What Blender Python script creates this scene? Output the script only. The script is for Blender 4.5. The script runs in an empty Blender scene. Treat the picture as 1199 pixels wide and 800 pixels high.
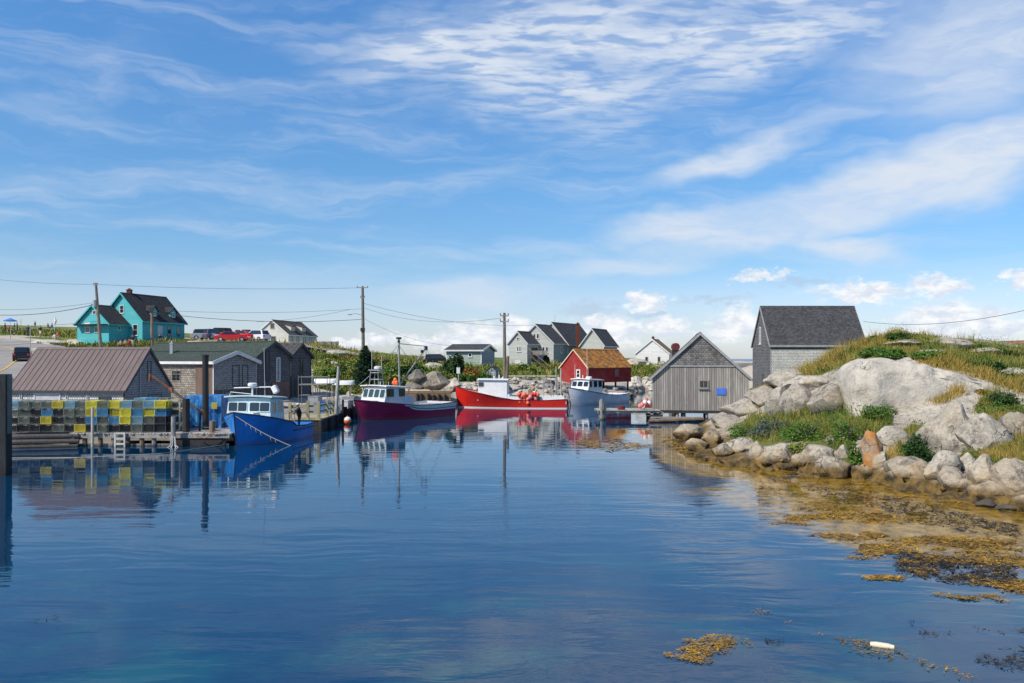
import bpy, math, random
import numpy as np
from mathutils import Vector, Matrix, noise as mn
R = math.radians
random.seed(7)
rng = np.random.default_rng(7)
scene = bpy.context.scene
COL = scene.collection

# ------------------------------------------------------------------ camera, sky, sun, exposure
F, H, HOR = 1000.0, 4.5, 420.0          # focal length in photo pixels, eye height, row of the sea horizon
cam_d = bpy.data.cameras.new('camera'); cam = bpy.data.objects.new('camera', cam_d); COL.objects.link(cam)
cam.location = (0, 0, H); cam.rotation_euler = (R(90), 0, 0)
cam_d.sensor_width = 36; cam_d.lens = 36 * F / 1199; cam_d.shift_y = 20 / 1199
cam_d.clip_end = 20000; cam_d.clip_start = .1
scene.camera = cam
SUN_EL = R(46); SAX, SAY = -.80, -.60    # horizontal direction towards the sun
sun_d = bpy.data.lights.new('sun', 'SUN'); sun = bpy.data.objects.new('sun', sun_d); COL.objects.link(sun)
sun_d.energy = 5.0; sun_d.angle = R(.5); sun_d.color = (1, .93, .82)
tosun = Vector((SAX * math.cos(SUN_EL), SAY * math.cos(SUN_EL), math.sin(SUN_EL)))
sun.rotation_euler = tosun.to_track_quat('Z', 'Y').to_euler()
scene.view_settings.view_transform = 'Standard'; scene.view_settings.look = 'None'
scene.view_settings.exposure = 0.0; scene.view_settings.gamma = 1

class NT:
    def __init__(s, tree): s.t = tree; s.t.nodes.clear()
    def n(s, typ, ins=None, **props):
        nd = s.t.nodes.new(typ)
        for k, v in props.items(): setattr(nd, k, v)
        for k, v in (ins or {}).items(): s.put(nd.inputs[k], v)
        return nd
    def put(s, sock, v):
        if isinstance(v, bpy.types.NodeSocket): s.t.links.new(v, sock)
        elif isinstance(v, bpy.types.Node): s.t.links.new(v.outputs[0], sock)
        else:
            if sock.type == 'RGBA' and len(v) == 3: v = (*v, 1)
            sock.default_value = v
    def put2(s, c): return c
    def m(s, op, a, b=0.0, c=0.0, clamp=False):
        nd = s.n('ShaderNodeMath', {0: a, 1: b, 2: c}, operation=op); nd.use_clamp = clamp
        return nd.outputs[0]
    def noise(s, vec, scale=1., detail=4., rough=.55, dist=0., out=0):
        nd = s.n('ShaderNodeTexNoise', {'Scale': scale, 'Detail': detail, 'Roughness': rough, 'Distortion': dist})
        if vec is not None: s.put(nd.inputs['Vector'], vec)
        return nd.outputs[out]
    def map(s, vec, scale=(1, 1, 1), rot=(0, 0, 0), loc=(0, 0, 0)):
        return s.n('ShaderNodeMapping', {'Vector': vec, 'Scale': scale, 'Rotation': rot, 'Location': loc}).outputs[0]
    def ramp(s, fac, stops, interp='LINEAR'):
        nd = s.n('ShaderNodeValToRGB', {0: fac}); cr = nd.color_ramp; cr.interpolation = interp
        while len(cr.elements) < len(stops): cr.elements.new(.5)
        for e, (p, c) in zip(cr.elements, stops):
            e.position = p
            if not hasattr(c, '__len__'): c = (c, c, c)
            e.color = (*c, 1)
        return nd.outputs[0]
    def mix(s, fac, a, b, mode='MIX'):
        nd = s.n('ShaderNodeMix', data_type='RGBA', blend_type=mode)
        s.put(nd.inputs[0], fac); s.put(nd.inputs[6], a); s.put(nd.inputs[7], b)
        return nd.outputs[2]
    def ss(s, x, a, b):
        nd = s.n('ShaderNodeMapRange', {0: x, 1: a, 2: b, 3: 0., 4: 1.}, interpolation_type='SMOOTHSTEP')
        return nd.outputs[0]
    def bump(s, h, strength=.5, dist=.05, normal=None):
        nd = s.n('ShaderNodeBump', {'Height': h, 'Strength': strength, 'Distance': dist})
        if normal is not None: s.put(nd.inputs['Normal'], normal)
        return nd.outputs[0]

# sky: Nishita light with high cirrus and low cumulus laid out by direction (azimuth, elevation)
w = bpy.data.worlds.new('World'); scene.world = w; w.use_nodes = True
t = NT(w.node_tree)
sky = t.n('ShaderNodeTexSky', sky_type='NISHITA', sun_disc=False, sun_elevation=SUN_EL, altitude=0, air_density=1.0, dust_density=.35, ozone_density=2.2)
sky.sun_rotation = math.atan2(SAX, SAY)
tc = t.n('ShaderNodeTexCoord').outputs['Generated']
sx = t.n('ShaderNodeSeparateXYZ', {0: tc})
X, Y, Z = sx.outputs
AZ = t.m('MULTIPLY', t.m('ARCTAN2', X, Y), 57.2958)
EL = t.m('MULTIPLY', t.m('ARCSINE', Z), 57.2958)
zc = t.m('ADD', t.m('MAXIMUM', Z, 0.), .06)
Q = t.n('ShaderNodeCombineXYZ', {0: t.m('DIVIDE', X, zc), 1: t.m('DIVIDE', Y, zc), 2: 0.}).outputs[0]
AE = t.n('ShaderNodeCombineXYZ', {0: AZ, 1: EL, 2: 0.}).outputs[0]
warpn = t.noise(t.map(AE, (.09, .22, 1)), 1., 4, .6, out=1)
wv = t.n('ShaderNodeVectorMath', {0: warpn, 1: (.5, .5, .5)}, operation='SUBTRACT').outputs[0]
wv2 = t.n('ShaderNodeVectorMath', {0: wv, 1: (10, 4.5, 0)}, operation='MULTIPLY').outputs[0]
AEW = t.n('ShaderNodeVectorMath', {0: AE, 1: wv2}, operation='ADD').outputs[0]
def pxae(px, py):
    a = math.atan((px - 599.5) / F); return math.degrees(a), math.degrees(math.atan((HOR - py) / F * math.cos(a)))
def blob(px, py, wx, wy, rot=0., vec=None, soft=(1.0, .1)):
    a, e = pxae(px, py)
    v = t.n('ShaderNodeVectorMath', {0: vec or AEW, 1: (a, e, 0)}, operation='SUBTRACT').outputs[0]
    v = t.map(v, (1, 1, 1), (0, 0, R(-rot)))
    v = t.n('ShaderNodeVectorMath', {0: v, 1: (F / wx / 57.3, F / wy / 57.3, 0)}, operation='MULTIPLY').outputs[0]
    l = t.n('ShaderNodeVectorMath', {0: v}, operation='LENGTH').outputs['Value']
    return t.ss(l, soft[0], soft[1])
def addm(*xs):
    a = xs[0]
    for b in xs[1:]: a = t.m('MAXIMUM', a, b)
    return a
# mackerel sheet, upper centre
mack = addm(blob(730, 50, 340, 95, 4, soft=(1., .35)), blob(620, 95, 190, 70, -16, soft=(1., .3)), blob(900, 20, 220, 80, 8, soft=(1., .3)), blob(500, 55, 170, 55, 8))
rip = t.noise(t.map(Q, (1, 1, 1), (0, 0, R(62))), 1., 1, .5)
ripv = t.n('ShaderNodeVectorMath', {0: t.map(Q, (7.5, 15., 1), (0, 0, R(24))), 1: t.n('ShaderNodeVectorMath', {0: t.noise(Q, 2.2, 3, .6, out=1), 1: (2.2, 2.2, 0)}, operation='MULTIPLY').outputs[0]}, operation='ADD').outputs[0]
rp = t.ss(t.noise(ripv, 1.0, 3, .55), .36, .58)
mackd = t.m('MULTIPLY', mack, t.m('MULTIPLY', t.m('ADD', t.m('MULTIPLY', rp, .60), .36), t.m('ADD', .48, t.m('MULTIPLY', t.ss(t.noise(t.map(Q, (1, 2.0, 1), (0, 0, R(24))), 2.0, 5, .62), .34, .58), .50))))
# broad bands of cirrus, right
band = addm(blob(985, 235, 330, 50, 12, soft=(1., .3)), blob(880, 172, 190, 26, 14), blob(1130, 55, 170, 95, 10), blob(1140, 190, 190, 62, 14, soft=(1., .3)), blob(1000, 285, 120, 26, -14), blob(850, 258, 190, 34, 4, soft=(1., .3)))
band2 = addm(blob(545, 215, 110, 26, 18), blob(130, 205, 190, 22, 3), blob(400, 50, 120, 14, 8), blob(100, 90, 120, 40, 28))
st = t.ss(t.noise(t.map(AEW, (.10, .42, 1), (0, 0, R(-12))), 1., 6, .62), .28, .66)
st2 = t.ss(t.noise(t.map(AEW, (.06, .5, 1), (0, 0, R(-6)), (4, 2, 0)), 1., 6, .62), .42, .78)
bandd = t.m('MULTIPLY', band, t.m('ADD', t.m('MULTIPLY', st, .50), .46))
band2d = t.m('MULTIPLY', band2, t.m('MULTIPLY', st, .42))
veil = t.m('MULTIPLY', st2, t.m('ADD', .06, t.m('MULTIPLY', t.ss(EL, 1., 9.), .36)))
low = t.m('MULTIPLY', addm(blob(720, 312, 150, 24, 0), blob(560, 345, 170, 26, 3)), t.m('ADD', t.m('MULTIPLY', st, .45), .18))
hazeb = t.m('MULTIPLY', t.ss(EL, 7., 0.), .16)
cirrus = addm(mackd, bandd, band2d, veil, low, hazeb)
# cumulus puffs near the horizon
wc = t.noise(t.map(AE, (.9, 1.5, 1)), 1., 6, .62, out=1)
wcv = t.n('ShaderNodeVectorMath', {0: t.n('ShaderNodeVectorMath', {0: wc, 1: (.5, .5, .5)}, operation='SUBTRACT').outputs[0], 1: (4.6, 2.4, 0)}, operation='MULTIPLY').outputs[0]
AEC = t.n('ShaderNodeVectorMath', {0: AE, 1: wcv}, operation='ADD').outputs[0]
puffs = [(560, 392, 40, 16), (600, 388, 34, 14), (545, 400, 50, 10), (758, 353, 26, 10), (715, 388, 38, 16), (700, 378, 20, 9), (785, 384, 24, 13), (866, 378, 26, 20), (858, 388, 40, 10),
         (890, 322, 30, 7), (1010, 342, 46, 10), (1095, 336, 30, 10), (1105, 372, 44, 15), (1150, 376, 34, 12), (1195, 330, 16, 8), (1010, 350, 30, 6), (448, 398, 26, 8), (402, 404, 30, 6), (1060, 392, 80, 8), (1215, 384, 50, 10), (500, 398, 30, 7)]
cum = addm(*[blob(a, b, c * 1.4, d * 1.45, 0, AEC, (1.0, .3)) for a, b, c, d in puffs])
# white and greyer patches mixed by noise
_a = t.noise(t.map(AE, (.8, 1.6, 1), (0, 0, 0), (3, 0, 0)), 1., 4, .6)
cumc = t.mix(t.ss(_a, .35, .65), (6.8, 7.4, 8.5), (9.6, 9.6, 9.6))
grey = t.m('MULTIPLY', addm(*[blob(a, b, c, d, 0, AEC, (1.0, .1)) for a, b, c, d in [(690, 362, 50, 14), (760, 368, 36, 8), (940, 330, 50, 8), (1120, 392, 90, 9), (840, 352, 60, 8)]]), .5)
hs = t.n('ShaderNodeHueSaturation', {'Saturation': 1.22, 'Value': 1.0, 'Color': sky.outputs[0]}).outputs[0]
tr = t.ramp(t.m('DIVIDE', EL, 60.), [(0, (.47, .52, .74)), (.067, (.51, .53, .66)), (.105, (.44, .53, .64)), (.207, (.50, .62, .70)), (.37, (.60, .73, .82)), (1, (.45, .5, .6))])
tint = t.mix(1.0, hs, t.n('ShaderNodeVectorMath', {0: tr, 'Scale': 2.0}, operation='SCALE').outputs[0], 'MULTIPLY')
c1 = t.mix(cirrus, tint, (7.0, 7.6, 8.5))
c2 = t.mix(grey, c1, (4.4, 5.4, 7.0))
c3 = t.mix(t.m('MULTIPLY', cum, .95), c2, cumc)
bg = t.n('ShaderNodeBackground', {'Color': c3, 'Strength': .105})
t.n('ShaderNodeOutputWorld', {0: bg})

# ------------------------------------------------------------------ pixels to places
def xx(px, D): return (px - 599.5) * D / F
def zz(py, D): return H - (py - HOR) * D / F
def W3(px, py, D): return Vector((xx(px, D), D, zz(py, D)))

# ------------------------------------------------------------------ mesh builder
class MB:
    def __init__(s): s.v = []; s.f = []; s.m = []
    def add(s, vs, fs, m=0):
        o = len(s.v); s.v += [tuple(v) for v in vs]; s.f += [tuple(o + i for i in f) for f in fs]; s.m += [m] * len(fs)
        return s
    def box(s, c, d, rz=0., m=0, rot=None):
        hx, hy, hz = d[0] / 2, d[1] / 2, d[2] / 2
        vs = [Vector((x, y, z)) for x in (-hx, hx) for y in (-hy, hy) for z in (-hz, hz)]
        M_ = rot.to_matrix() if rot is not None else Matrix.Rotation(rz, 3, 'Z')
        vs = [M_ @ v + Vector(c) for v in vs]
        return s.add(vs, [(0, 1, 3, 2), (4, 6, 7, 5), (0, 4, 5, 1), (2, 3, 7, 6), (0, 2, 6, 4), (1, 5, 7, 3)], m)
    def b2(s, x0, x1, y0, y1, z0, z1, m=0): return s.box(((x0 + x1) / 2, (y0 + y1) / 2, (z0 + z1) / 2), (x1 - x0, y1 - y0, z1 - z0), 0, m)
    def prism(s, poly, a0, a1, axis='x', m=0):
        # poly in the plane across `axis`: x -> (y, z), y -> (x, z), z -> (x, y)
        def P(p, a): return {'x': (a, p[0], p[1]), 'y': (p[0], a, p[1]), 'z': (p[0], p[1], a)}[axis]
        n = len(poly); vs = [P(p, a0) for p in poly] + [P(p, a1) for p in poly]
        ar = sum(poly[i][0] * poly[(i + 1) % n][1] - poly[(i + 1) % n][0] * poly[i][1] for i in range(n)) * (a1 - a0)
        if axis == 'y': ar = -ar
        fs = [tuple(range(n))[::-1], tuple(range(n, 2 * n))] + [(i, (i + 1) % n, n + (i + 1) % n, n + i) for i in range(n)]
        if ar < 0: fs = [f[::-1] for f in fs]
        return s.add(vs, fs, m)
    def tube(s, pts, r, n=6, m=0, cap=True):
        pts = [Vector(p) for p in pts]; rs = r if hasattr(r, '__len__') else [r] * len(pts)
        vs = []; u = None
        for i, p in enumerate(pts):
            d = (pts[min(i + 1, len(pts) - 1)] - pts[max(i - 1, 0)]).normalized()
            if u is None: u = d.orthogonal().normalized()
            else: u = (u - d * u.dot(d)).normalized()
            w_ = d.cross(u)
            vs += [p + (u * math.cos(2 * math.pi * k / n) + w_ * math.sin(2 * math.pi * k / n)) * rs[i] for k in range(n)]
        fs = [(i * n + k, i * n + (k + 1) % n, (i + 1) * n + (k + 1) % n, (i + 1) * n + k) for i in range(len(pts) - 1) for k in range(n)]
        if cap: fs += [tuple(range(n))[::-1], tuple((len(pts) - 1) * n + k for k in range(n))]
        return s.add(vs, fs, m)
    def ball(s, c, r, n=10, sc=(1, 1, 1), m=0):
        vs = []; fs = []; k = n // 2
        for i in range(k + 1):
            a = math.pi * i / k
            for j in range(n):
                b = 2 * math.pi * j / n
                vs.append((c[0] + r * sc[0] * math.sin(a) * math.cos(b), c[1] + r * sc[1] * math.sin(a) * math.sin(b), c[2] + r * sc[2] * math.cos(a)))
        for i in range(k):
            for j in range(n): fs.append((i * n + j, (i + 1) * n + j, (i + 1) * n + (j + 1) % n, i * n + (j + 1) % n))
        return s.add(vs, fs, m)
    def build(s, name, mats, parent=None, loc=(0, 0, 0), rz=0., smooth=False, bevel=0.):
        if not isinstance(mats, (list, tuple)): mats = [mats]
        me = bpy.data.meshes.new(name); me.from_pydata(s.v, [], s.f)
        for m in mats: me.materials.append(m)
        if len(mats) > 1: me.polygons.foreach_set('material_index', s.m)
        autouv(me)
        if smooth:
            me.polygons.foreach_set('use_smooth', [True] * len(me.polygons))
            if smooth != 'all': me.set_sharp_from_angle(angle=R(40))
        me.update()
        o = bpy.data.objects.new(name, me); COL.objects.link(o)
        o.location = loc; o.rotation_euler = (0, 0, rz)
        if parent: o.parent = parent
        if bevel:
            b = o.modifiers.new('b', 'BEVEL'); b.width = bevel; b.segments = 2; b.limit_method = 'ANGLE'
        return o
def autouv(me):
    uv = me.uv_layers.new(name='UVMap'); nl = len(me.loops)
    if not nl: return
    co = np.empty(len(me.vertices) * 3); me.vertices.foreach_get('co', co); co = co.reshape(-1, 3)
    li = np.empty(nl, int); me.loops.foreach_get('vertex_index', li)
    npol = len(me.polygons); ls = np.empty(npol, int); me.polygons.foreach_get('loop_total', ls)
    nm = np.empty(npol * 3); me.polygons.foreach_get('normal', nm); nm = nm.reshape(-1, 3)
    ln = np.repeat(nm, ls, axis=0)
    tt = np.stack([-ln[:, 1], ln[:, 0], np.zeros(nl)], 1); L_ = np.linalg.norm(tt, axis=1)
    flat = L_ < .05; tt[flat] = (1, 0, 0); L_[flat] = 1; tt /= L_[:, None]
    bb = np.cross(ln, tt); p = co[li]
    uv.data.foreach_set('uv', np.stack([(p * tt).sum(1), (p * bb).sum(1)], 1).ravel())

def tag(o, label=None, cat=None, group=None, kind=None):
    for k, v in (('label', label), ('category', cat), ('group', group), ('kind', kind)):
        if v: o[k] = v
    return o
def thing(name, label, cat, loc=(0, 0, 0), rz=0., group=None):
    o = bpy.data.objects.new(name, None); COL.objects.link(o); o.location = loc; o.rotation_euler = (0, 0, rz)
    o.empty_display_size = .2
    return tag(o, label, cat, group)
def copy_tree(o, loc=None, rz=None, label=None, group=None, parent=None, kids=None):
    c = o.copy(); COL.objects.link(c)
    if parent: c.parent = parent
    if loc is not None: c.location = loc
    if rz is not None: c.rotation_euler = (0, 0, rz)
    if label: c['label'] = label
    if group: c['group'] = group
    for ch in KIDS(o): copy_tree(ch, parent=c)
    return c
def KIDS(o): return [x for x in COL.objects if x.parent is o] if True else []

# ------------------------------------------------------------------ materials
MATS = {}
def mat(name, color=(.5, .5, .5), rough=.6, metal=0., spec=.5, fn=None, emit=None):
    if name in MATS: return MATS[name]
    m = bpy.data.materials.new(name); m.use_nodes = True; t = NT(m.node_tree)
    p = t.n('ShaderNodeBsdfPrincipled', {'Roughness': rough, 'Metallic': metal, 'Specular IOR Level': spec})
    t.put(p.inputs['Base Color'], color)
    o = t.n('ShaderNodeOutputMaterial', {0: p})
    if fn: fn(t, p)
    MATS[name] = m
    return m
def UV(t): return t.n('ShaderNodeTexCoord').outputs['UV']
def OBJ(t): return t.n('ShaderNodeTexCoord').outputs['Object']
def POS(t): return t.n('ShaderNodeNewGeometry').outputs['Position']
def scalec(c, k): return tuple(min(1, x * k) for x in c)

def painted(name, c, rough=.45, wear=.12, spec=.5):
    def fn(t, p):
        v = OBJ(t); n = t.noise(v, 3., 5, .6); n2 = t.noise(t.map(v, (9, 9, 1.2)), 1.5, 4, .65)
        f = t.m('MULTIPLY', t.ss(n2, .45, .8), wear * 2.2)
        col = t.mix(t.ss(n, .3, .75), scalec(c, 1 - wear), scalec(c, 1 + wear * .5))
        t.put(p.inputs['Base Color'], t.mix(f, col, scalec(c, .55)))
        t.put(p.inputs['Roughness'], t.ramp(n, [(.3, rough * .8), (.7, rough * 1.25)]))
    return mat(name, c, rough, spec=spec, fn=fn)
def hullpaint(name, c, rough=.35):
    def fn(t, p):
        v = OBJ(t); z = t.n('ShaderNodeSeparateXYZ', {0: v}).outputs[2]
        n = t.noise(v, 1.2, 5, .6); st = t.noise(t.map(v, (7, 7, .5)), 1.4, 5, .7); sc_ = t.noise(t.map(v, (2., 2., 14)), 1.5, 4, .7)
        col = t.mix(t.ss(n, .3, .75), scalec(c, .82), scalec(c, 1.08))
        col = t.mix(t.m('MULTIPLY', t.ss(st, .56, .74), .35), col, t.mix(.5, scalec(c, .5), (.10, .07, .05)))
        col = t.mix(t.m('MULTIPLY', t.ss(sc_, .62, .72), .30), col, (.55, .53, .5))
        col = t.mix(t.m('MULTIPLY', t.ss(t.m('ADD', z, t.m('MULTIPLY', st, .35)), .50, .22), .55), col, t.mix(.4, (.12, .11, .06), c))
        t.put(p.inputs['Base Color'], col); t.put(p.inputs['Roughness'], t.ramp(st, [(.3, rough), (.7, rough + .3)]))
        t.put(p.inputs['Normal'], t.bump(t.noise(v, 1.6, 2, .5), .25, .05))
    return mat(name, c, rough, fn=fn)
def shingle(name, c1, c2, bw=.16, rh=.14, stain=(.10, .09, .08), amt=.45, lichen=None):
    def fn(t, p):
        uv = UV(t)
        wob = t.n('ShaderNodeVectorMath', {0: uv, 1: t.n('ShaderNodeVectorMath', {0: t.noise(uv, 5., 2, .5, out=1), 1: (.03, .035, 0)}, operation='MULTIPLY').outputs[0]}, operation='ADD').outputs[0]
        b = t.n('ShaderNodeTexBrick', {'Vector': wob, 'Color1': c1, 'Color2': c2, 'Mortar': scalec(c1, .22), 'Scale': 1., 'Mortar Size': .015, 'Mortar Smooth': .3, 'Bias': 0., 'Brick Width': bw, 'Row Height': rh})
        b.offset = .5
        n = t.noise(uv, .7, 6, .65); ns = t.noise(t.map(uv, (7, 1.2, 1)), 1.6, 5, .7); nf = t.noise(uv, 16., 3, .6)
        col = t.mix(t.m('MULTIPLY', t.ss(n, .4, .75), amt), b.outputs[0], stain)
        col = t.mix(t.m('MULTIPLY', t.ss(ns, .5, .8), amt), col, scalec(c2, 1.35))
        col = t.mix(t.m('MULTIPLY', t.ss(nf, .35, .8), .4), col, scalec(c1, .5))
        if lichen: col = t.mix(t.m('MULTIPLY', t.ss(t.noise(uv, 1.6, 7, .72), .42, .55), .92), col, t.ramp(t.noise(uv, 3.5, 5, .7), [(.35, lichen[0]), (.6, lichen[1])]))
        t.put(p.inputs['Base Color'], col)
        # each row is thicker at its butt edge
        sy = t.n('ShaderNodeSeparateXYZ', {0: wob}).outputs[1]
        saw = t.m('SUBTRACT', 1.0, t.m('FRACT', t.m('DIVIDE', sy, rh)))
        col = t.mix(t.m('MULTIPLY', t.ss(t.noise(t.map(uv, (1 / bw, 1 / rh, 1)), .8, 2, .5), .66, .70), .6), t.put2(col), scalec(c1, .18)); t.put(p.inputs['Base Color'], col)
        hgt = t.m('ADD', t.m('MULTIPLY', saw, .6), t.m('SUBTRACT', t.m('MULTIPLY', nf, .35), t.m('MULTIPLY', b.outputs[1], .6)))
        t.put(p.inputs['Normal'], t.bump(hgt, .9, .035))
    return mat(name, c1, .9, spec=.2, fn=fn)
def clapboard(name, c, rh=.12, dirt=.25, dirtc=(.3, .28, .24)):
    def fn(t, p):
        uv = UV(t); sy = t.n('ShaderNodeSeparateXYZ', {0: uv}).outputs[1]
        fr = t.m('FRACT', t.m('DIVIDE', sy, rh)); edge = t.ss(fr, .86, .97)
        n = t.noise(uv, .8, 6, .65); ns = t.noise(t.map(uv, (5, .8, 1)), 1.5, 5, .7)
        brd = t.n('ShaderNodeTexBrick', {'Vector': uv, 'Color1': (1, 1, 1, 1), 'Color2': (.84, .85, .86, 1), 'Mortar': (.5, .5, .5, 1), 'Scale': 1., 'Mortar Size': .004, 'Brick Width': 2.7, 'Row Height': rh}).outputs[0]
        col = t.mix(t.m('MULTIPLY', t.ss(n, .45, .75), dirt), c, dirtc)
        col = t.mix(t.m('MULTIPLY', t.ss(ns, .5, .85), dirt), col, scalec(c, .6))
        col = t.mix(1., col, brd, 'MULTIPLY')
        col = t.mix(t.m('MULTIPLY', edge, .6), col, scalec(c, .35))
        t.put(p.inputs['Base Color'], col)
        t.put(p.inputs['Normal'], t.bump(t.m('SUBTRACT', 1., fr), .6, .03))
    return mat(name, c, .65, spec=.3, fn=fn)
def boards(name, c1, c2, bw=.16, vertical=True, gap=.012, streak=.7, ln=3.):
    def fn(t, p):
        uv = UV(t); sp = t.n('ShaderNodeSeparateXYZ', {0: uv}).outputs
        v = t.n('ShaderNodeCombineXYZ', {0: sp[1], 1: sp[0], 2: 0.}).outputs[0] if vertical else uv
        b = t.n('ShaderNodeTexBrick', {'Vector': v, 'Color1': c1, 'Color2': c2, 'Mortar': (.02, .02, .02, 1), 'Scale': 1., 'Mortar Size': gap, 'Mortar Smooth': .2, 'Bias': -.1, 'Brick Width': ln, 'Row Height': bw})
        b.offset = .37
        g = t.noise(t.map(v, (.5, 11, 1)), 1.5, 6, .68); gg = t.noise(v, .5, 5, .6); fine = t.noise(t.map(v, (2, 40, 1)), 1., 4, .6)
        col = t.mix(t.m('MULTIPLY', t.ss(g, .42, .72), streak), b.outputs[0], scalec(c1, .42))
        col = t.mix(t.m('MULTIPLY', t.ss(gg, .45, .75), .35), col, scalec(c2, 1.3)); col = t.mix(t.m('MULTIPLY', t.ss(t.noise(t.map(v, (.6, 2.2, 1), (0, 0, 0), (5, 3, 0)), 1., 5, .7), .50, .70), .55), col, scalec(c1, .38))
        col = t.mix(t.m('MULTIPLY', t.ss(fine, .5, .75), .35), col, scalec(c1, .5))
        t.put(p.inputs['Base Color'], col)
        t.put(p.inputs['Normal'], t.bump(t.m('SUBTRACT', t.m('MULTIPLY', g, .5), b.outputs[1]), .7, .03))
    return mat(name, c1, .88, spec=.2, fn=fn)
def rough_wood(name, c, dark=.45):
    def fn(t, p):
        v = OBJ(t); g = t.noise(t.map(v, (8, 8, 1.)), 2., 6, .7); n = t.noise(v, 1.3, 4, .6)
        col = t.mix(t.ss(g, .38, .7), c, scalec(c, dark)); col = t.mix(t.m('MULTIPLY', t.ss(n, .45, .7), .5), col, scalec(c, 1.4))
        wz = t.n('ShaderNodeSeparateXYZ', {0: POS(t)}).outputs[2]
        col = t.mix(t.ss(t.m('ADD', wz, t.m('MULTIPLY', n, .3)), .34, .08), col, (.025, .022, .015))
        t.put(p.inputs['Base Color'], col); t.put(p.inputs['Normal'], t.bump(g, .6, .03))
    return mat(name, c, .85, spec=.25, fn=fn)

# paints and metals
WHITE = painted('white paint', (.78, .78, .76), .5, .08)
TRIMW = painted('white trim', (.72, .72, .70), .6, .12)
GREYTRIM = painted('weathered trim', (.33, .33, .32), .8, .2)
DARKTRIM = painted('dark trim', (.05, .05, .055), .6, .1)
BLACK = painted('black paint', (.02, .02, .022), .5, .1)
RUST = painted('rusty steel', (.33, .12, .05), .8, .3)
STEEL = painted('galvanised steel', (.38, .39, .40), .4, .1)
ALU = mat('aluminium', (.65, .66, .68), .35, .8)
GLASS = mat('window glass', (.015, .02, .025), .06, spec=.9)
GLASSG = mat('green tinted glass', (.03, .06, .055), .08, spec=.8)
ORANGE = painted('orange plastic', (.85, .16, .03), .45, .1)
PINK = painted('faded pink plastic', (.85, .22, .22), .5, .1)
REDP = painted('red plastic', (.65, .03, .03), .4, .1)
ROPE = mat('pale rope', (.42, .38, .28), .9)
DROPE = mat('dark rope', (.12, .09, .06), .9)
CABLE = mat('cable', (.03, .03, .03), .7)
BRICKM = shingle('chimney brick', (.28, .09, .05), (.2, .07, .05), .2, .07, (.1, .06, .05), .3)
CONC = painted('concrete', (.42, .40, .36), .9, .15)
# claddings
SH_GREY = shingle('grey cedar shingles', (.44, .43, .42), (.28, .28, .28), .15, .14, (.12, .12, .13), .45)
SH_LIGHT = shingle('pale cedar shingles', (.82, .79, .73), (.58, .56, .51), .15, .14, (.22, .21, .2), .35)
SH_DARK = shingle('dark cedar shingles', (.23, .22, .22), (.13, .13, .135), .15, .14, (.06, .06, .065), .5)
SH_OLD = shingle('peeling cedar shingles', (.42, .38, .32), (.2, .18, .16), .2, .16, (.09, .08, .07), .75)
SH_ROOF = shingle('dark roof shingles', (.075, .075, .08), (.035, .035, .04), .3, .16, (.03, .03, .035), .5)
SH_ROOFOLD = shingle('weathered dark roof shingles', (.13, .13, .135), (.055, .055, .06), .22, .15, (.03, .03, .035), .55)
SH_ROOFBROWN = shingle('brown grey roof shingles', (.15, .125, .11), (.09, .08, .075), .3, .16, (.06, .05, .05), .5)
SH_ROOFGREEN = shingle('green grey roof shingles', (.085, .11, .09), (.055, .075, .065), .32, .15, (.05, .06, .05), .5)
SH_LICHEN = shingle('roof shingles under orange lichen', (.24, .15, .09), (.16, .10, .07), .28, .15, (.1, .07, .05), .4, lichen=((.42, .14, .025), (.60, .26, .04)))
SH_MOSS = shingle('mossy brown roof shingles', (.16, .13, .09), (.1, .09, .07), .28, .15, (.08, .08, .04), .5, lichen=((.22, .17, .07), (.3, .22, .1)))
SH_RED = shingle('red painted shingles', (.46, .045, .042), (.34, .03, .032), .15, .14, (.36, .13, .11), .5)
CL_TEAL = clapboard('turquoise clapboard', (.085, .47, .49), .14, .34, (.25, .55, .5))
CL_WHITE = clapboard('old white clapboard', (.66, .64, .58), .14, .35, (.42, .38, .30))
CL_WHITE2 = clapboard('clean white clapboard', (.74, .74, .72), .16, .1)
CL_GREEN = clapboard('grey green clapboard', (.36, .42, .36), .2, .15)
CL_GREYG = clapboard('pale grey green clapboard', (.46, .47, .43), .2, .15)
CL_SLATE = clapboard('slate clapboard', (.25, .31, .33), .2, .15)
BD_GREY = boards('grey vertical boards', (.42, .39, .35), (.21, .19, .17), .17, ln=9., streak=.95)
BD_DARK = boards('dark vertical boards', (.16, .15, .145), (.10, .095, .09), .17)
BD_DECK = boards('bleached deck planks', (.52, .49, .43), (.38, .36, .32), .17, True, .014, .45)
BD_YEL = boards('yellowed deck planks', (.48, .43, .28), (.38, .33, .2), .17, True, .014, .35)
BD_TAN = boards('tan quay planks', (.34, .22, .12), (.22, .15, .09), .22, False, .012, .5)
WOODG = rough_wood('grey weathered timber', (.34, .32, .29))
WOODD = rough_wood('dark tarred timber', (.045, .04, .038), .6)
WOODT = rough_wood('brown timber', (.22, .16, .10))
WOODY = rough_wood('yellow painted timber', (.34, .31, .17), .7)
POLEM = rough_wood('utility pole timber', (.20, .17, .14), .6)
def _metalroof(t, p):
    uv = UV(t); n = t.noise(t.map(uv, (3, .5, 1)), 1.5, 5, .6)
    t.put(p.inputs['Base Color'], t.mix(t.ss(n, .3, .75), (.118, .086, .082), (.170, .125, .118)))
METALROOF = mat('mauve brown sheet metal', (.28, .2, .2), .5, .15, fn=_metalroof)
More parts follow.
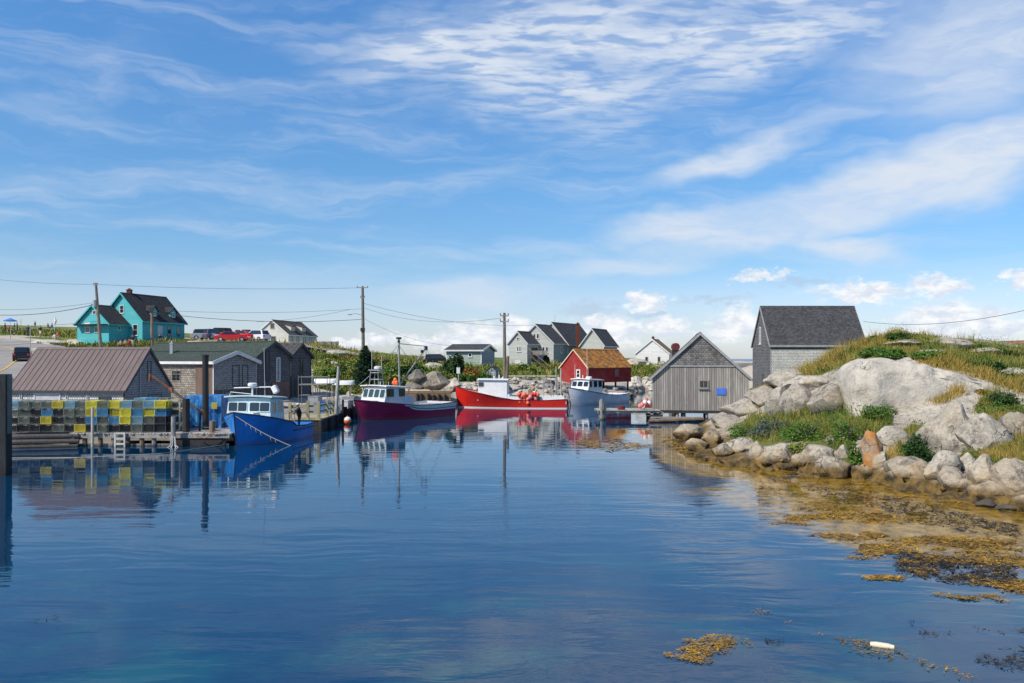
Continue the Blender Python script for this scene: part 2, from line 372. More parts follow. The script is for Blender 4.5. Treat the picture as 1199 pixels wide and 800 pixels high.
def _asph(t, p):
    v = POS(t); n = t.noise(v, .25, 6, .6); f = t.noise(v, 12, 3, .6)
    c = t.mix(t.ss(n, .35, .7), (.24, .22, .20), (.33, .31, .28)); c = t.mix(t.m('MULTIPLY', t.ss(f, .5, .8), .3), c, (.12, .12, .12))
    t.put(p.inputs['Base Color'], c)
ASPH = mat('worn pale asphalt', (.25, .24, .22), .9, fn=_asph)
YLINE = painted('yellow road line', (.65, .42, .06), .8, .2)

def granite_nodes(t, v, wz=True, warm=.0):
    big = t.noise(v, .45, 6, .6); med = t.noise(v, 2.2, 7, .68); fine = t.noise(v, 22., 3, .7); spk = t.noise(v, 60., 2, .6)
    c = t.mix(t.ss(big, .3, .72), (.31, .30, .28), (.50, .485, .45))
    c = t.mix(t.m('MULTIPLY', t.ss(med, .5, .75), .5), c, (.52, .51, .48))
    c = t.mix(t.m('MULTIPLY', t.ss(med, .49, .32), .65), c, (.19, .185, .175))
    c = t.mix(t.m('MULTIPLY', t.ss(fine, .55, .72), .6), c, (.13, .13, .13))
    c = t.mix(t.m('MULTIPLY', t.ss(spk, .6, .7), .35), c, (.72, .70, .66))
    lich = t.m('MULTIPLY', t.ss(t.noise(t.map(v, (1, 1, 1), (0, 0, 0), (9, 4, 2)), 1.7, 8, .75), .52, .62), .8)  # dark lichen, spread wider to stand in for the rock's shading
    c = t.mix(lich, c, (.085, .085, .085))
    strk = t.noise(t.map(v, (1.6, 1.6, .35), (.25, 0, .3)), 1.4, 6, .7)
    c = t.mix(t.m('MULTIPLY', t.ss(strk, .52, .68), .55), c, (.15, .145, .14))
    c = t.mix(t.m('MULTIPLY', t.ss(t.noise(v, .6, 5, .65), .52, .66), .45), c, (.40, .34, .26))
    pit = t.noise(t.map(v, (1, 1, 1), (0, 0, 0), (3, 8, 1)), 7., 4, .7)
    c = t.mix(t.m('MULTIPLY', t.ss(pit, .54, .66), .55), c, (.16, .155, .15)); c = t.mix(t.m('MULTIPLY', t.ss(pit, .46, .34), .45), c, (.60, .58, .54))
    c = t.mix(1., c, t.ramp(t.n('ShaderNodeObjectInfo').outputs['Random'], [(0, (.78, .70, .58)), (.35, (1.05, .97, .84)), (.7, (1.06, 1., .88)), (1, (.9, .82, .72))]), 'MULTIPLY')
    # joints
    vj = t.n('ShaderNodeVectorMath', {0: v, 1: t.n('ShaderNodeVectorMath', {0: t.noise(v, .8, 3, .6, out=1), 1: (1.1, 1.1, 1.1)}, operation='MULTIPLY').outputs[0]}, operation='ADD').outputs[0]
    vo = t.n('ShaderNodeTexVoronoi', {'Vector': t.map(vj, (.30, .30, .20), (.3, .5, .4))}, feature='DISTANCE_TO_EDGE').outputs[0]
    jt = t.m('MULTIPLY', t.ss(vo, .02, .004), t.ss(t.noise(v, .33, 3, .6), .56, .64))
    c = t.mix(t.m('MULTIPLY', jt, .6), c, (.10, .09, .08))
    h = t.m('ADD', t.m('MULTIPLY', med, 1.), t.m('SUBTRACT', t.m('MULTIPLY', fine, .12), t.m('MULTIPLY', jt, .8)))
    if wz:
        z = t.n('ShaderNodeSeparateXYZ', {0: POS(t)}).outputs[2]
        zn = t.m('ADD', z, t.m('MULTIPLY', t.m('SUBTRACT', t.noise(v, 1.3, 5, .65), .5), 1.6))
        c = t.mix(t.m('MULTIPLY', t.ss(zn, 1.0, .35), t.ss(t.noise(v, 1.1, 4, .6), .36, .56)), c, t.ramp(med, [(.35, (.36, .24, .12)), (.62, (.44, .36, .25))]))
        zn2 = t.m('ADD', z, t.m('MULTIPLY', t.m('SUBTRACT', t.noise(v, 3., 4, .65), .5), .35))
        c = t.mix(t.ss(zn2, .58, .26), c, t.ramp(med, [(.4, (.05, .037, .02)), (.62, (.19, .12, .035))]))
    return c, h
def _gran(t, p):
    c, h = granite_nodes(t, POS(t)); t.put(p.inputs['Base Color'], c); t.put(p.inputs['Normal'], t.bump(h, 1., .16))
GRANITE = mat('granite', (.4, .4, .38), .85, spec=.3, fn=_gran)
def _gran2(t, p):
    c, h = granite_nodes(t, POS(t), False); t.put(p.inputs['Base Color'], t.mix(.42, c, (.68, .63, .54))); t.put(p.inputs['Normal'], t.bump(h, 1., .12))
GRANITEL = mat('pale granite', (.4, .4, .38), .85, spec=.3, fn=_gran2)
def _gran3(t, p):
    c, h = granite_nodes(t, POS(t), True)
    n = t.noise(POS(t), 1.6, 6, .7)
    t.put(p.inputs['Base Color'], t.mix(t.ss(n, .38, .6), c, (.42, .17, .03))); t.put(p.inputs['Normal'], t.bump(h, .9, .1))
GRANITEO = mat('granite under orange lichen', (.4, .4, .38), .85, spec=.3, fn=_gran3)
def _gran4(t, p):
    c, h = granite_nodes(t, POS(t), True)
    t.put(p.inputs['Base Color'], t.mix(.65, c, (.07, .07, .07))); t.put(p.inputs['Normal'], t.bump(h, .9, .1))
GRANITED = mat('dark granite', (.1, .1, .1), .85, spec=.3, fn=_gran4)

def leafmat(name, stops, rough=.7, spec=.15):
    def fn(t, p):
        g = t.n('ShaderNodeNewGeometry'); r = g.outputs['Random Per Island']
        n = t.noise(g.outputs['Position'], .9, 3, .6)
        f = t.m('ADD', t.m('MULTIPLY', r, .6), t.m('MULTIPLY', t.ss(n, .3, .7), .4))
        t.put(p.inputs['Base Color'], t.ramp(f, stops))
    return mat(name, stops[0][1], rough, spec=spec, fn=fn)
LEAF_G = leafmat('green leaves', [(0, (.035, .085, .014)), (.5, (.075, .16, .025)), (1, (.15, .24, .05))])
LEAF_D = leafmat('dark leaves', [(0, (.012, .04, .012)), (.5, (.03, .075, .018)), (1, (.06, .12, .03))])
LEAF_Y = leafmat('yellow green leaves', [(0, (.10, .15, .025)), (.5, (.18, .22, .04)), (1, (.30, .28, .07))])
LEAF_R = leafmat('russet leaves', [(0, (.10, .08, .02)), (.5, (.26, .14, .03)), (1, (.36, .22, .06))])
NEEDLE = leafmat('spruce needles', [(0, (.008, .025, .012)), (.6, (.018, .045, .022)), (1, (.035, .075, .035))])
GRASSM = leafmat('grass blades', [(0, (.07, .12, .02)), (.45, (.15, .19, .035)), (.75, (.28, .24, .06)), (1, (.45, .33, .12))])
GRASSY = leafmat('dry grass blades', [(0, (.16, .15, .03)), (.45, (.33, .24, .06)), (.8, (.46, .30, .07)), (1, (.55, .42, .18))])
WEEDM = leafmat('rockweed', [(0, (.05, .03, .006)), (.45, (.26, .145, .014)), (.8, (.44, .25, .022)), (1, (.55, .36, .05))], .5, .2)
WEEDD = leafmat('dark rockweed', [(0, (.012, .010, .008)), (.7, (.05, .035, .012)), (1, (.20, .11, .02))], .5, .2)
BARK = rough_wood('bark', (.13, .10, .08))
FLOWER = leafmat('violet and green weeds', [(0, (.05, .09, .05)), (.6, (.08, .12, .08)), (.85, (.12, .12, .20)), (1, (.16, .15, .30))])
# ------------------------------------------------------------------ land
BASIN = np.array([(-160, -60), (-160, 49), (-22, 49.4), (-18.5, 50.5), (-17.6, 56), (-16.5, 66), (-13.0, 73), (-10.9, 77.3), (-5.7, 77.4), (-5.9, 82.5), (-3, 84.5), (5, 86.5), (8, 91),
                  (12, 92.5), (14.6, 101), (17, 118), (21.5, 121), (24.5, 110), (22.5, 90), (20.5, 76), (17.3, 68), (13.6, 60), (11.2, 54), (9.7, 48), (8.4, 38), (9.9, 35.2),
                  (11.4, 34.2), (12.9, 32.2), (13.8, 29.2), (14.5, 26.8), (15.2, 25.4), (16.5, 20), (19, 10), (30, -60)], float)
def poly_sd(x, y, P):
    """distance to polygon P, negative inside"""
    d = np.full(x.shape, 1e9); ins = np.zeros(x.shape, bool); n = len(P)
    for i in range(n):
        ax, ay = P[i]; bx, by = P[(i + 1) % n]
        vx, vy = bx - ax, by - ay
        tt = np.clip(((x - ax) * vx + (y - ay) * vy) / (vx * vx + vy * vy), 0, 1)
        d = np.minimum(d, np.hypot(x - ax - tt * vx, y - ay - tt * vy))
        c = ((ay > y) != (by > y)) & (x < (bx - ax) * (y - ay) / (by - ay + 1e-12) + ax)
        ins ^= c
    return np.where(ins, -d, d)
CT = [  # px, py, D
    (0, 447, 70), (0, 439, 82), (0, 425, 98), (0, 410, 112), (30, 408, 115), (0, 397, 125), (0, 390, 140), (20, 385, 175), (55, 386, 175), (90, 392, 150), (-120, 430, 90), (-120, 395, 130), (-120, 384, 190),
    (60, 420, 105), (100, 406, 114), (127, 405, 117), (167, 399, 120), (214, 399, 128), (150, 400, 119), (190, 398, 124), (150, 425, 90), (200, 440, 75), (230, 403, 122), (270, 403, 122), (320, 403, 125), (270, 398, 150),
    (337, 404, 168), (376, 405, 183), (300, 403, 168), (300, 425, 95), (390, 406, 150), (420, 414, 145), (430, 416, 180), (460, 420, 155), (500, 421.5, 160), (460, 419.8, 200), (400, 411, 200), (540, 419, 180), (600, 419, 190), (700, 419, 190), (330, 401, 230), (100, 385, 230), (20, 383, 230),
    (380, 440, 95), (400, 452, 85), (430, 440, 90), (395, 425, 120), (430, 423, 125), (427, 457, 80), (480, 440, 92), (470, 430, 115), (510, 428, 120), (522, 431, 112), (564, 431, 110), (580, 431, 118),
    (475, 451, 83), (520, 447, 88), (550, 438, 100), (540, 443, 92), (600, 429, 128), (617, 429, 128), (648, 426, 131), (665, 425, 137), (707, 424, 132), (722, 424, 140), (600, 441, 98), (650, 441, 98), (620, 436, 108), (600, 445, 91), (645, 447, 91),
    (656, 449, 99), (688, 452, 95), (739, 455, 101), (744, 427, 141), (783, 428, 140), (760, 436, 130), (790, 440, 125), (760, 428, 150), (770, 421, 170), (745, 446, 121), (770, 424, 200),
    (830, 427, 115), (868, 429, 115), (868, 432, 100), (860, 424, 160), (875, 455, 86),
    # right-hand outcrop
    (885, 456, 78), (902, 455, 78), (960, 430, 78), (1013, 420, 80), (845, 487, 58), (880, 469, 59), (905, 451, 60), (940, 434, 57), (985, 416, 52), (1020, 400, 49), (1050, 391, 47), (1090, 399, 47), (1130, 404, 48), (1199, 413, 50), (1280, 420, 50),
    (1050, 398, 60), (1199, 416, 70), (1000, 424, 66), (1100, 410, 85), (1400, 420, 60), (1400, 420, 90),
    (960, 424, 50), (1000, 421, 44), (1060, 421, 42.5), (1130, 428, 41), (1199, 445, 40), (1280, 455, 38),
    (940, 470, 45), (970, 476, 42), (920, 482, 45), (880, 500, 45), (1000, 480, 40), (1040, 500, 37), (1100, 500, 36), (1140, 470, 37), (1180, 490, 34), (1199, 500, 32), (1130, 520, 33), (1180, 530, 30), (1270, 540, 28), (1270, 600, 24),
    (950, 520, 38), (990, 528, 35.5), (1060, 525, 34), (1110, 545, 31), (900, 520, 40), (860, 505, 48), (1000, 505, 37.5), (1400, 520, 28), (1400, 680, 18)]
pts = [(xx(a, d), d, zz(b, d)) for a, b, d in CT]
pts += [(-30, 51, .8), (-60, 52, .9), (-22, 56, .9), (-24, 62, 1.0), (-18.5, 62, .9), (-18.5, 72, 1.1), (-15, 76, 1.2), (-30, 72, 1.9), (-10, 79, 1.7), (-7.5, 79.5, 1.6), (-100, 60, 1.5), (-130, 100, 4), (-120, 260, 11), (0, 270, 4), (60, 200, 3.5), (60, 270, 3), (90, 130, 3),
        (6.3, 91, .4), (13, 94, .5), (15.5, 101, .5), (18, 120, .5), (22, 122, .5), (25, 100, 1.6), (23.5, 90, .6), (21.5, 77, .5), (18.6, 68, .4), (14.6, 60, .35), (12.2, 54, .3), (11, 48, .35), (9.6, 39, .3), (10.4, 36.2, .3), (12, 35.2, .35), (13.6, 33, .35), (14.7, 30, .4), (15.4, 27.4, .4), (16, 26, .4), (17.5, 21, .5), (21, 10, .8), (40, 10, 2.5), (60, 12, 3), (90, 20, 4), (45, 30, 4.6)]
pts = np.array(pts, float)
def tps_fit(P, lam=.6):
    n = len(P); d = np.hypot(P[:, None, 0] - P[None, :, 0], P[:, None, 1] - P[None, :, 1]) / 50
    K = np.where(d > 0, d * d * np.log(d + 1e-12), 0) + np.eye(n) * lam * .01
    Q_ = np.c_[np.ones(n), P[:, 0] / 50, P[:, 1] / 50]
    A = np.block([[K, Q_], [Q_.T, np.zeros((3, 3))]])
    return np.linalg.solve(A, np.r_[P[:, 2], np.zeros(3)])
TW = tps_fit(pts)
def tps(x, y):
    out = TW[-3] + TW[-2] * x / 50 + TW[-1] * y / 50
    for i in range(len(pts)):
        d2 = ((x - pts[i, 0]) ** 2 + (y - pts[i, 1]) ** 2) / 2500
        out = out + TW[i] * .5 * d2 * np.log(d2 + 1e-12)
    return out
def vnoise(x, y, s, seed=0):
    """smooth value noise"""
    x = x / s + seed * 17.3; y = y / s + seed * 9.1
    xi = np.floor(x).astype(int); yi = np.floor(y).astype(int); fx = x - xi; fy = y - yi
    fx = fx * fx * (3 - 2 * fx); fy = fy * fy * (3 - 2 * fy)
    def hsh(a, b):
        v = np.sin(a * 127.1 + b * 311.7 + seed * 74.7) * 43758.5453
        return v - np.floor(v)
    return (hsh(xi, yi) * (1 - fx) + hsh(xi + 1, yi) * fx) * (1 - fy) + (hsh(xi, yi + 1) * (1 - fx) + hsh(xi + 1, yi + 1) * fx) * fy
def fbm(x, y, s, o=4, seed=0):
    return sum(vnoise(x, y, s / 2 ** k, seed + k) * .5 ** k for k in range(o)) / sum(.5 ** k for k in range(o))
def hraw(x, y):
    h = tps(x, y); sd = poly_sd(x, y, BASIN)
    right = np.clip((x - 8) / 2, 0, 1) * np.clip((90 - y) / 6, 0, 1)
    h = h + (fbm(x, y, 9, 4, 3) - .5) * (.5 + .5 * right) + (fbm(x, y, 2.2, 3, 5) - .5) * .35 * np.clip(.25 + right, 0, 1)
    far = np.clip((y - 245) / 40, 0, 1); h = h * (1 - far) - 3 * far
    lim = np.where(sd > 0, .12 + sd * .9, -.25 + sd * .7)
    return np.clip(np.where(sd > 0, np.clip(h, .15 + 0 * h, lim), np.minimum(lim, -.2)), -2.5, 40)
class HF:
    def __init__(s, xs, ys):
        s.xs, s.ys = xs, ys; s.X, s.Y = np.meshgrid(xs, ys); s.Z = hraw(s.X, s.Y)
    def at(s, x, y):
        x = np.asarray(x, float); y = np.asarray(y, float)
        i = np.clip(np.searchsorted(s.xs, x) - 1, 0, len(s.xs) - 2); j = np.clip(np.searchsorted(s.ys, y) - 1, 0, len(s.ys) - 2)
        fx = np.clip((x - s.xs[i]) / (s.xs[i + 1] - s.xs[i]), 0, 1); fy = np.clip((y - s.ys[j]) / (s.ys[j + 1] - s.ys[j]), 0, 1)
        Z = s.Z
        return (Z[j, i] * (1 - fx) + Z[j, i + 1] * fx) * (1 - fy) + (Z[j + 1, i] * (1 - fx) + Z[j + 1, i + 1] * fx) * fy
HV = HF(np.arange(-150, 100.1, .9), np.concatenate([np.arange(45, 130, .8), np.arange(130, 292, 1.6)]))
HO = HF(np.arange(7, 80.1, .33), np.arange(8, 90.1, .33))
def hz(x, y):
    x = np.asarray(x, float); y = np.asarray(y, float)
    return np.where((x > 7) & (y < 90), HO.at(x, y), HV.at(x, y))
def cast(px, py, d0=20., d1=230.):
    """where the sight lines through photo points (px, py) meet the land; nan where they miss"""
    px = np.asarray(px, float); py = np.asarray(py, float)
    res = np.full(px.shape, np.nan); D = d0
    while D < d1:
        x = (px - 599.5) * D / F; z = H - (py - HOR) * D / F
        hit = np.isnan(res) & (z < hz(x, np.full_like(x, D))) & (z > -.1); res[hit] = D
        D *= 1.006
    return (px - 599.5) * res / F, res, H - (py - HOR) * res / F
def in_poly(px, py, P): return poly_sd(np.asarray(px, float), np.asarray(py, float), np.array(P, float)) < 0

# vegetated patches of the right outcrop and of the village side, outlined where the photo shows them
VEG_O = [[(978, 424), (1000, 404), (1050, 384), (1100, 396), (1199, 405), (1260, 410), (1260, 480), (1199, 462), (1150, 440), (1100, 428), (1060, 418), (1005, 420)],
         [(855, 503), (880, 488), (905, 482), (950, 480), (985, 476), (1010, 470), (1040, 488), (1045, 505), (1000, 512), (1000, 545), (968, 520), (930, 516), (890, 520)],
         [(1052, 512), (1070, 500), (1098, 508), (1100, 535), (1075, 542), (1050, 535)],
         [(1125, 535), (1150, 510), (1170, 480), (1199, 475), (1260, 480), (1260, 550), (1199, 545), (1150, 545)],
         [(890, 452), (925, 428), (985, 412), (1000, 424), (960, 440), (905, 462), (880, 486)],
         [(1140, 480), (1160, 462), (1199, 470), (1199, 490), (1150, 492)]]
def projx(x, y): return 599.5 + F * x / y
def projy(z, y): return HOR + F * (H - z) / y
def land_mesh(name, hf, mats, keep=None, veg=None, lab=None):
    ny, nx = hf.Z.shape
    idx = np.arange(ny * nx).reshape(ny, nx)
    q = np.stack([idx[:-1, :-1], idx[:-1, 1:], idx[1:, 1:], idx[1:, :-1]], -1).reshape(-1, 4)
    if keep is not None:
        cx = (hf.X[:-1, :-1] + hf.X[1:, 1:]) / 2; cy = (hf.Y[:-1, :-1] + hf.Y[1:, 1:]) / 2
        zc_ = np.maximum(np.maximum(hf.Z[:-1, :-1], hf.Z[1:, 1:]), np.maximum(hf.Z[1:, :-1], hf.Z[:-1, 1:]))
        q = q[(keep(cx, cy) & (zc_ > -1.2)).ravel()]
    used = np.unique(q); remap = -np.ones(ny * nx, int); remap[used] = np.arange(len(used)); q = remap[q]
    co = np.stack([hf.X.ravel(), hf.Y.ravel(), hf.Z.ravel()], 1)[used]
    me = bpy.data.meshes.new(name); me.from_pydata(co.tolist(), [], q.tolist())
    me.materials.append(mats); me.polygons.foreach_set('use_smooth', [True] * len(me.polygons))
    a = me.attributes.new('grass', 'FLOAT', 'POINT'); a.data.foreach_set('value', veg(co[:, 0], co[:, 1], co[:, 2]).astype(np.float32))
    o = bpy.data.objects.new(name, me); COL.objects.link(o); tag(o, kind='structure')
    return o
def veg_out(x, y, z):
    px, py = projx(x, y), projy(z, y); g = np.zeros(x.shape)
    n = (fbm(x, y, 1.5, 3, 11) - .5)
    for P in VEG_O: g = np.maximum(g, np.clip(.5 - poly_sd(px, py, np.array(P, float)) / 9 + n * 1.6, 0, 1))
    side = np.clip((px - 1225) / 20, 0, 1) * (fbm(x, y, 4, 4, 8) > .42) * np.clip((z - .9) / .5, 0, 1); g = np.maximum(g, side)
    back = (y > 49) & (x > 22); g = np.where(back, np.maximum(g, (fbm(x, y, 5, 4, 2) > .45) * 1.), g)
    return g
VEG_V = [[(362, 410), (375, 403), (430, 406), (470, 412), (520, 416), (530, 446), (470, 446), (440, 462), (400, 462), (372, 455)],
         [(515, 426), (600, 428), (660, 428), (660, 442), (600, 444), (515, 446)], [(735, 430), (790, 428), (800, 452), (740, 447)], [(530, 412), (745, 412), (745, 430), (530, 430)],
         [(0, 384), (90, 388), (90, 396), (0, 392)], [(60, 398), (140, 404), (140, 412), (60, 409)], [(215, 402), (330, 402), (370, 408), (370, 420), (215, 412)], [(130, 396), (220, 398), (220, 408), (130, 410)]]
def veg_vil(x, y, z):
    px, py = projx(x, y), projy(z, y); g = np.zeros(x.shape); n = fbm(x, y, 6, 4, 21) - .5
    for P in VEG_V: g = np.maximum(g, np.clip(.6 - poly_sd(px, py, np.array(P, float)) / 5 + n * 2.4, 0, 1))
    out = np.clip((-25 - px) / 20, 0, 1) + np.clip((y - 165) / 20, 0, 1); g = np.maximum(g, np.clip(out, 0, 1) * (fbm(x, y, 14, 4, 9) > .44))
    return g
def _land(t, p):
    v = POS(t); a = t.n('ShaderNodeAttribute', attribute_name='grass').outputs['Fac']
    c, h = granite_nodes(t, v, True)
    n = t.noise(v, .35, 6, .65); f = t.noise(v, 5., 5, .7)
    g = t.ramp(t.m('ADD', t.m('MULTIPLY', n, .6), t.m('MULTIPLY', f, .4)), [(.3, (.045, .075, .015)), (.5, (.11, .14, .03)), (.65, (.24, .20, .06)), (.8, (.34, .26, .10))])
    m_ = t.ss(t.m('ADD', a, t.m('MULTIPLY', t.m('SUBTRACT', f, .5), .7)), .35, .6)
    t.put(p.inputs['Base Color'], t.mix(m_, c, g))
    t.put(p.inputs['Normal'], t.bump(t.m('ADD', h, t.m('MULTIPLY', f, t.m('MULTIPLY', m_, 1.))), .9, .12))
LAND = mat('granite and turf ground', (.4, .4, .38), .9, spec=.2, fn=_land)
def _vland(t, p):
    v = POS(t); a = t.n('ShaderNodeAttribute', attribute_name='grass').outputs['Fac']
    c, h = granite_nodes(t, v, True)
    c = t.mix(.5, c, (.58, .51, .42))
    n = t.noise(v, .16, 6, .65); f = t.noise(v, 2.2, 5, .7)
    g = t.ramp(t.m('ADD', t.m('MULTIPLY', n, .65), t.m('MULTIPLY', f, .35)), [(.3, (.05, .09, .018)), (.5, (.12, .17, .03)), (.62, (.28, .22, .05)), (.8, (.36, .27, .10))])
    m_ = t.ss(t.m('ADD', a, t.m('MULTIPLY', t.m('SUBTRACT', f, .5), .7)), .35, .6)
    t.put(p.inputs['Base Color'], t.mix(m_, c, g)); t.put(p.inputs['Normal'], t.bump(f, .8, .2))
VLAND = mat('village ground', (.4, .4, .38), .9, spec=.2, fn=_vland)
land_mesh('terrain', HV, VLAND, lambda x, y: ~((x > 8.2) & (y < 88.8)), veg_vil)
land_mesh('rocky_headland', HO, LAND, lambda x, y: (x > 7) & (y < 90.5), veg_out)

# water: one sheet out to the horizon
def _water(t, p):
    v = POS(t); s = t.n('ShaderNodeSeparateXYZ', {0: v}).outputs
    def addm(*xs):
        a = xs[0]
        for b in xs[1:]: a = t.m('MAXIMUM', a, b)
        return a
    dist = s[1]
    wv = t.n('ShaderNodeVectorMath', {0: v, 1: t.n('ShaderNodeVectorMath', {0: t.noise(v, .25, 2, .5, out=1), 1: (1.5, 1.5, 0)}, operation='MULTIPLY').outputs[0]}, operation='ADD').outputs[0]
    big = t.noise(t.map(wv, (.16, .8, 1)), 1.0, 2, .5)
    mid = t.noise(t.map(wv, (.8, 2.6, 1), (0, 0, R(8))), 1.0, 3, .5)
    fine = t.noise(t.map(wv, (4., 9., 1), (0, 0, R(-14))), 1.0, 3, .55)
    patch = t.ss(t.noise(t.map(v, (.05, .09, 1)), 1., 3, .55), .50, .62)
    en = t.m('SUBTRACT', t.noise(v, .3, 5, .62), .5)
    def ell(cx, cy, rx, ry):
        dx = t.m('DIVIDE', t.m('SUBTRACT', s[0], cx), rx); dy = t.m('DIVIDE', t.m('SUBTRACT', s[1], cy), ry)
        e = t.m('SUBTRACT', 1., t.m('ADD', t.m('MULTIPLY', dx, dx), t.m('MULTIPLY', dy, dy)))
        return t.ss(t.m('ADD', e, t.m('MULTIPLY', en, 2.2)), .05, .5)
    brz = addm(ell(.3, 25.5, 2.6, 5.5), ell(4.8, 31, 2.2, 6))
    h = t.m('ADD', t.m('MULTIPLY', big, 1.1), t.m('MULTIPLY', mid, .30))
    h = t.m('ADD', h, t.m('MULTIPLY', fine, t.m('ADD', .010, t.m('MULTIPLY', t.m('MAXIMUM', brz, t.m('MULTIPLY', patch, .12)), .30))))
    far = t.ss(dist, 130., 300.); h = t.m('MULTIPLY', h, t.m('SUBTRACT', 1., t.m('MULTIPLY', t.ss(dist, 16., 42.), .62)))
    t.put(p.inputs['Normal'], t.bump(h, 1.0, .021))
    wn = t.noise(t.map(v, (1.1, .8, 1)), 1., 7, .72)
    wd = t.m('MULTIPLY', addm(ell(13.5, 26., 8., 9.), ell(9.3, 38., 3.2, 9.), ell(9.0, 50., 4.2, 6.5), ell(20., 22., 8., 6.)), t.ss(wn, .30, .44))
    wc = t.ramp(t.noise(t.map(v, (2., 1.4, 1)), 1.3, 6, .7), [(.36, (.05, .033, .008)), (.5, (.25, .14, .010)), (.66, (.43, .26, .02))])
    sub = t.mix(t.m('MULTIPLY', t.ss(t.noise(v, .30, 4, .6), .45, .72), t.ss(dist, 24., 12.)), (.001, .032, .082), (.004, .074, .098))
    sub = t.mix(far, sub, (.02, .10, .22))
    t.put(p.inputs['Base Color'], t.mix(t.m('MULTIPLY', wd, .92), sub, wc))
    t.put(p.inputs['Roughness'], t.m('ADD', .02, t.m('MULTIPLY', far, .25)))
WATER = mat('harbour water', (.005, .04, .1), .02, spec=.5, fn=_water)
WATER.node_tree.nodes['Principled BSDF'].inputs['IOR'].default_value = 1.42
b = MB(); b.add([(-6000, -300, 0), (6000, -300, 0), (6000, 9000, 0), (-6000, 9000, 0)], [(0, 1, 2, 3)])
tag(b.build('water', WATER), kind='structure')
b = MB(); b.add([(-6000, -300, -4), (6000, -300, -4), (6000, 9000, -4), (-6000, 9000, -4)], [(0, 1, 2, 3)])
tag(b.build('sea_bed', mat('sea bed', (.05, .045, .03), .9)), kind='structure')

# road up the left bank
def drape(pl, wid, name, m, lift, sub=24):
    P = [Vector((a, b_, 0)) for a, b_ in pl]; q = []
    for i in range(len(P) - 1):
        for k in range(sub):
            p0, p1, p2, p3 = P[max(i - 1, 0)], P[i], P[i + 1], P[min(i + 2, len(P) - 1)]; u = k / sub
            q.append(.5 * ((2 * p1) + (p2 - p0) * u + (2 * p0 - 5 * p1 + 4 * p2 - p3) * u * u + (3 * p1 - p0 - 3 * p2 + p3) * u ** 3))
    q.append(P[-1]); vs = []; nc = 7 if wid > 1 else 2
    for i, a in enumerate(q):
        d = (q[min(i + 1, len(q) - 1)] - q[max(i - 1, 0)]).normalized(); nrm = Vector((d.y, -d.x, 0))
        for k in range(nc):
            p_ = a + nrm * wid * (k / (nc - 1) - .5)
            vs.append((p_.x, p_.y, roadz(p_.x, p_.y) + lift))
    fs = [(i * nc + k, i * nc + k + 1, (i + 1) * nc + k + 1, (i + 1) * nc + k) for i in range(len(q) - 1) for k in range(nc - 1)]
    o = MB().add(vs, fs).build(name, m, smooth=True); return o
def roadz(x, y):
    xs = np.array([x + a for a in (-1.8, 0, 1.8) for _ in (0, 1, 2)]); ys = np.array([y + b_ for _ in (0, 1, 2) for b_ in (-1.8, 0, 1.8)])
    return float(hz(xs, ys).max())
RD = [(-38, 60), (-43, 68), (-49, 82), (-55.5, 95), (-61, 106), (-70, 115), (-84, 121)]
tag(drape(RD, 11, 'road', ASPH, .06), kind='structure')
tag(drape(RD, .22, 'road_line', YLINE, .09), kind='structure')
tag(drape([(-46, 124), (-40, 127), (-33, 129), (-24, 132)], 8, 'parking_strip', ASPH, .05), kind='structure')

# ------------------------------------------------------------------ rocks
def rock_mesh(name, seed, sc=(1, 1, 1), sub=4, cuts=22, amp=.10, boxy=.0):
    import bmesh
    r = random.Random(seed); bm = bmesh.new(); bmesh.ops.create_icosphere(bm, subdivisions=sub, radius=1)
    pl = []
    for _ in range(cuts):
        d = Vector((r.uniform(-1, 1), r.uniform(-1, 1), r.uniform(-.6, 1))).normalized(); pl.append((d, r.uniform(.60, .88)))
    off = Vector((r.uniform(0, 50), r.uniform(0, 50), r.uniform(0, 50)))
    for v in bm.verts:
        p = v.co.copy()
        if boxy:
            m_ = max(abs(p.x), abs(p.y), abs(p.z)); p = p.lerp(p / m_ * .85, boxy)
        for d, k in pl:
            e = p.dot(d) - k
            if e > 0: p -= d * e * .97
        n_ = mn.fractal(p * 1.3 + off, 1., 2., 4) * amp + mn.fractal(p * 5 + off, 1., 2., 3) * amp * .45
        p += v.co.normalized() * n_
        v.co = Vector((p.x * sc[0], p.y * sc[1], p.z * sc[2]))
    me = bpy.data.meshes.new(name); bm.to_mesh(me); bm.free(); me.polygons.foreach_set('use_smooth', [True] * len(me.polygons)); me.set_sharp_from_angle(angle=R(32))
    return me
RM = [rock_mesh('rock', 100 + i, sub=4 if i < 6 else 3, boxy=.25 * (i % 3)) for i in range(9)]
RMC = {}
def rock(name, x, y, z, sx_, sy_, sz_, label, cat, group=None, m=GRANITE, i=0, rz=0., tilt=(0, 0)):
    k = (i % len(RM), m.name)
    if k not in RMC:
        me = RM[k[0]].copy(); me.materials.append(m); RMC[k] = me
    o = bpy.data.objects.new(name, RMC[k]); COL.objects.link(o)
    o.location = (x, y, z); o.scale = (sx_, sy_, sz_); o.rotation_euler = (tilt[0], tilt[1], rz)
    return tag(o, label, cat, group)
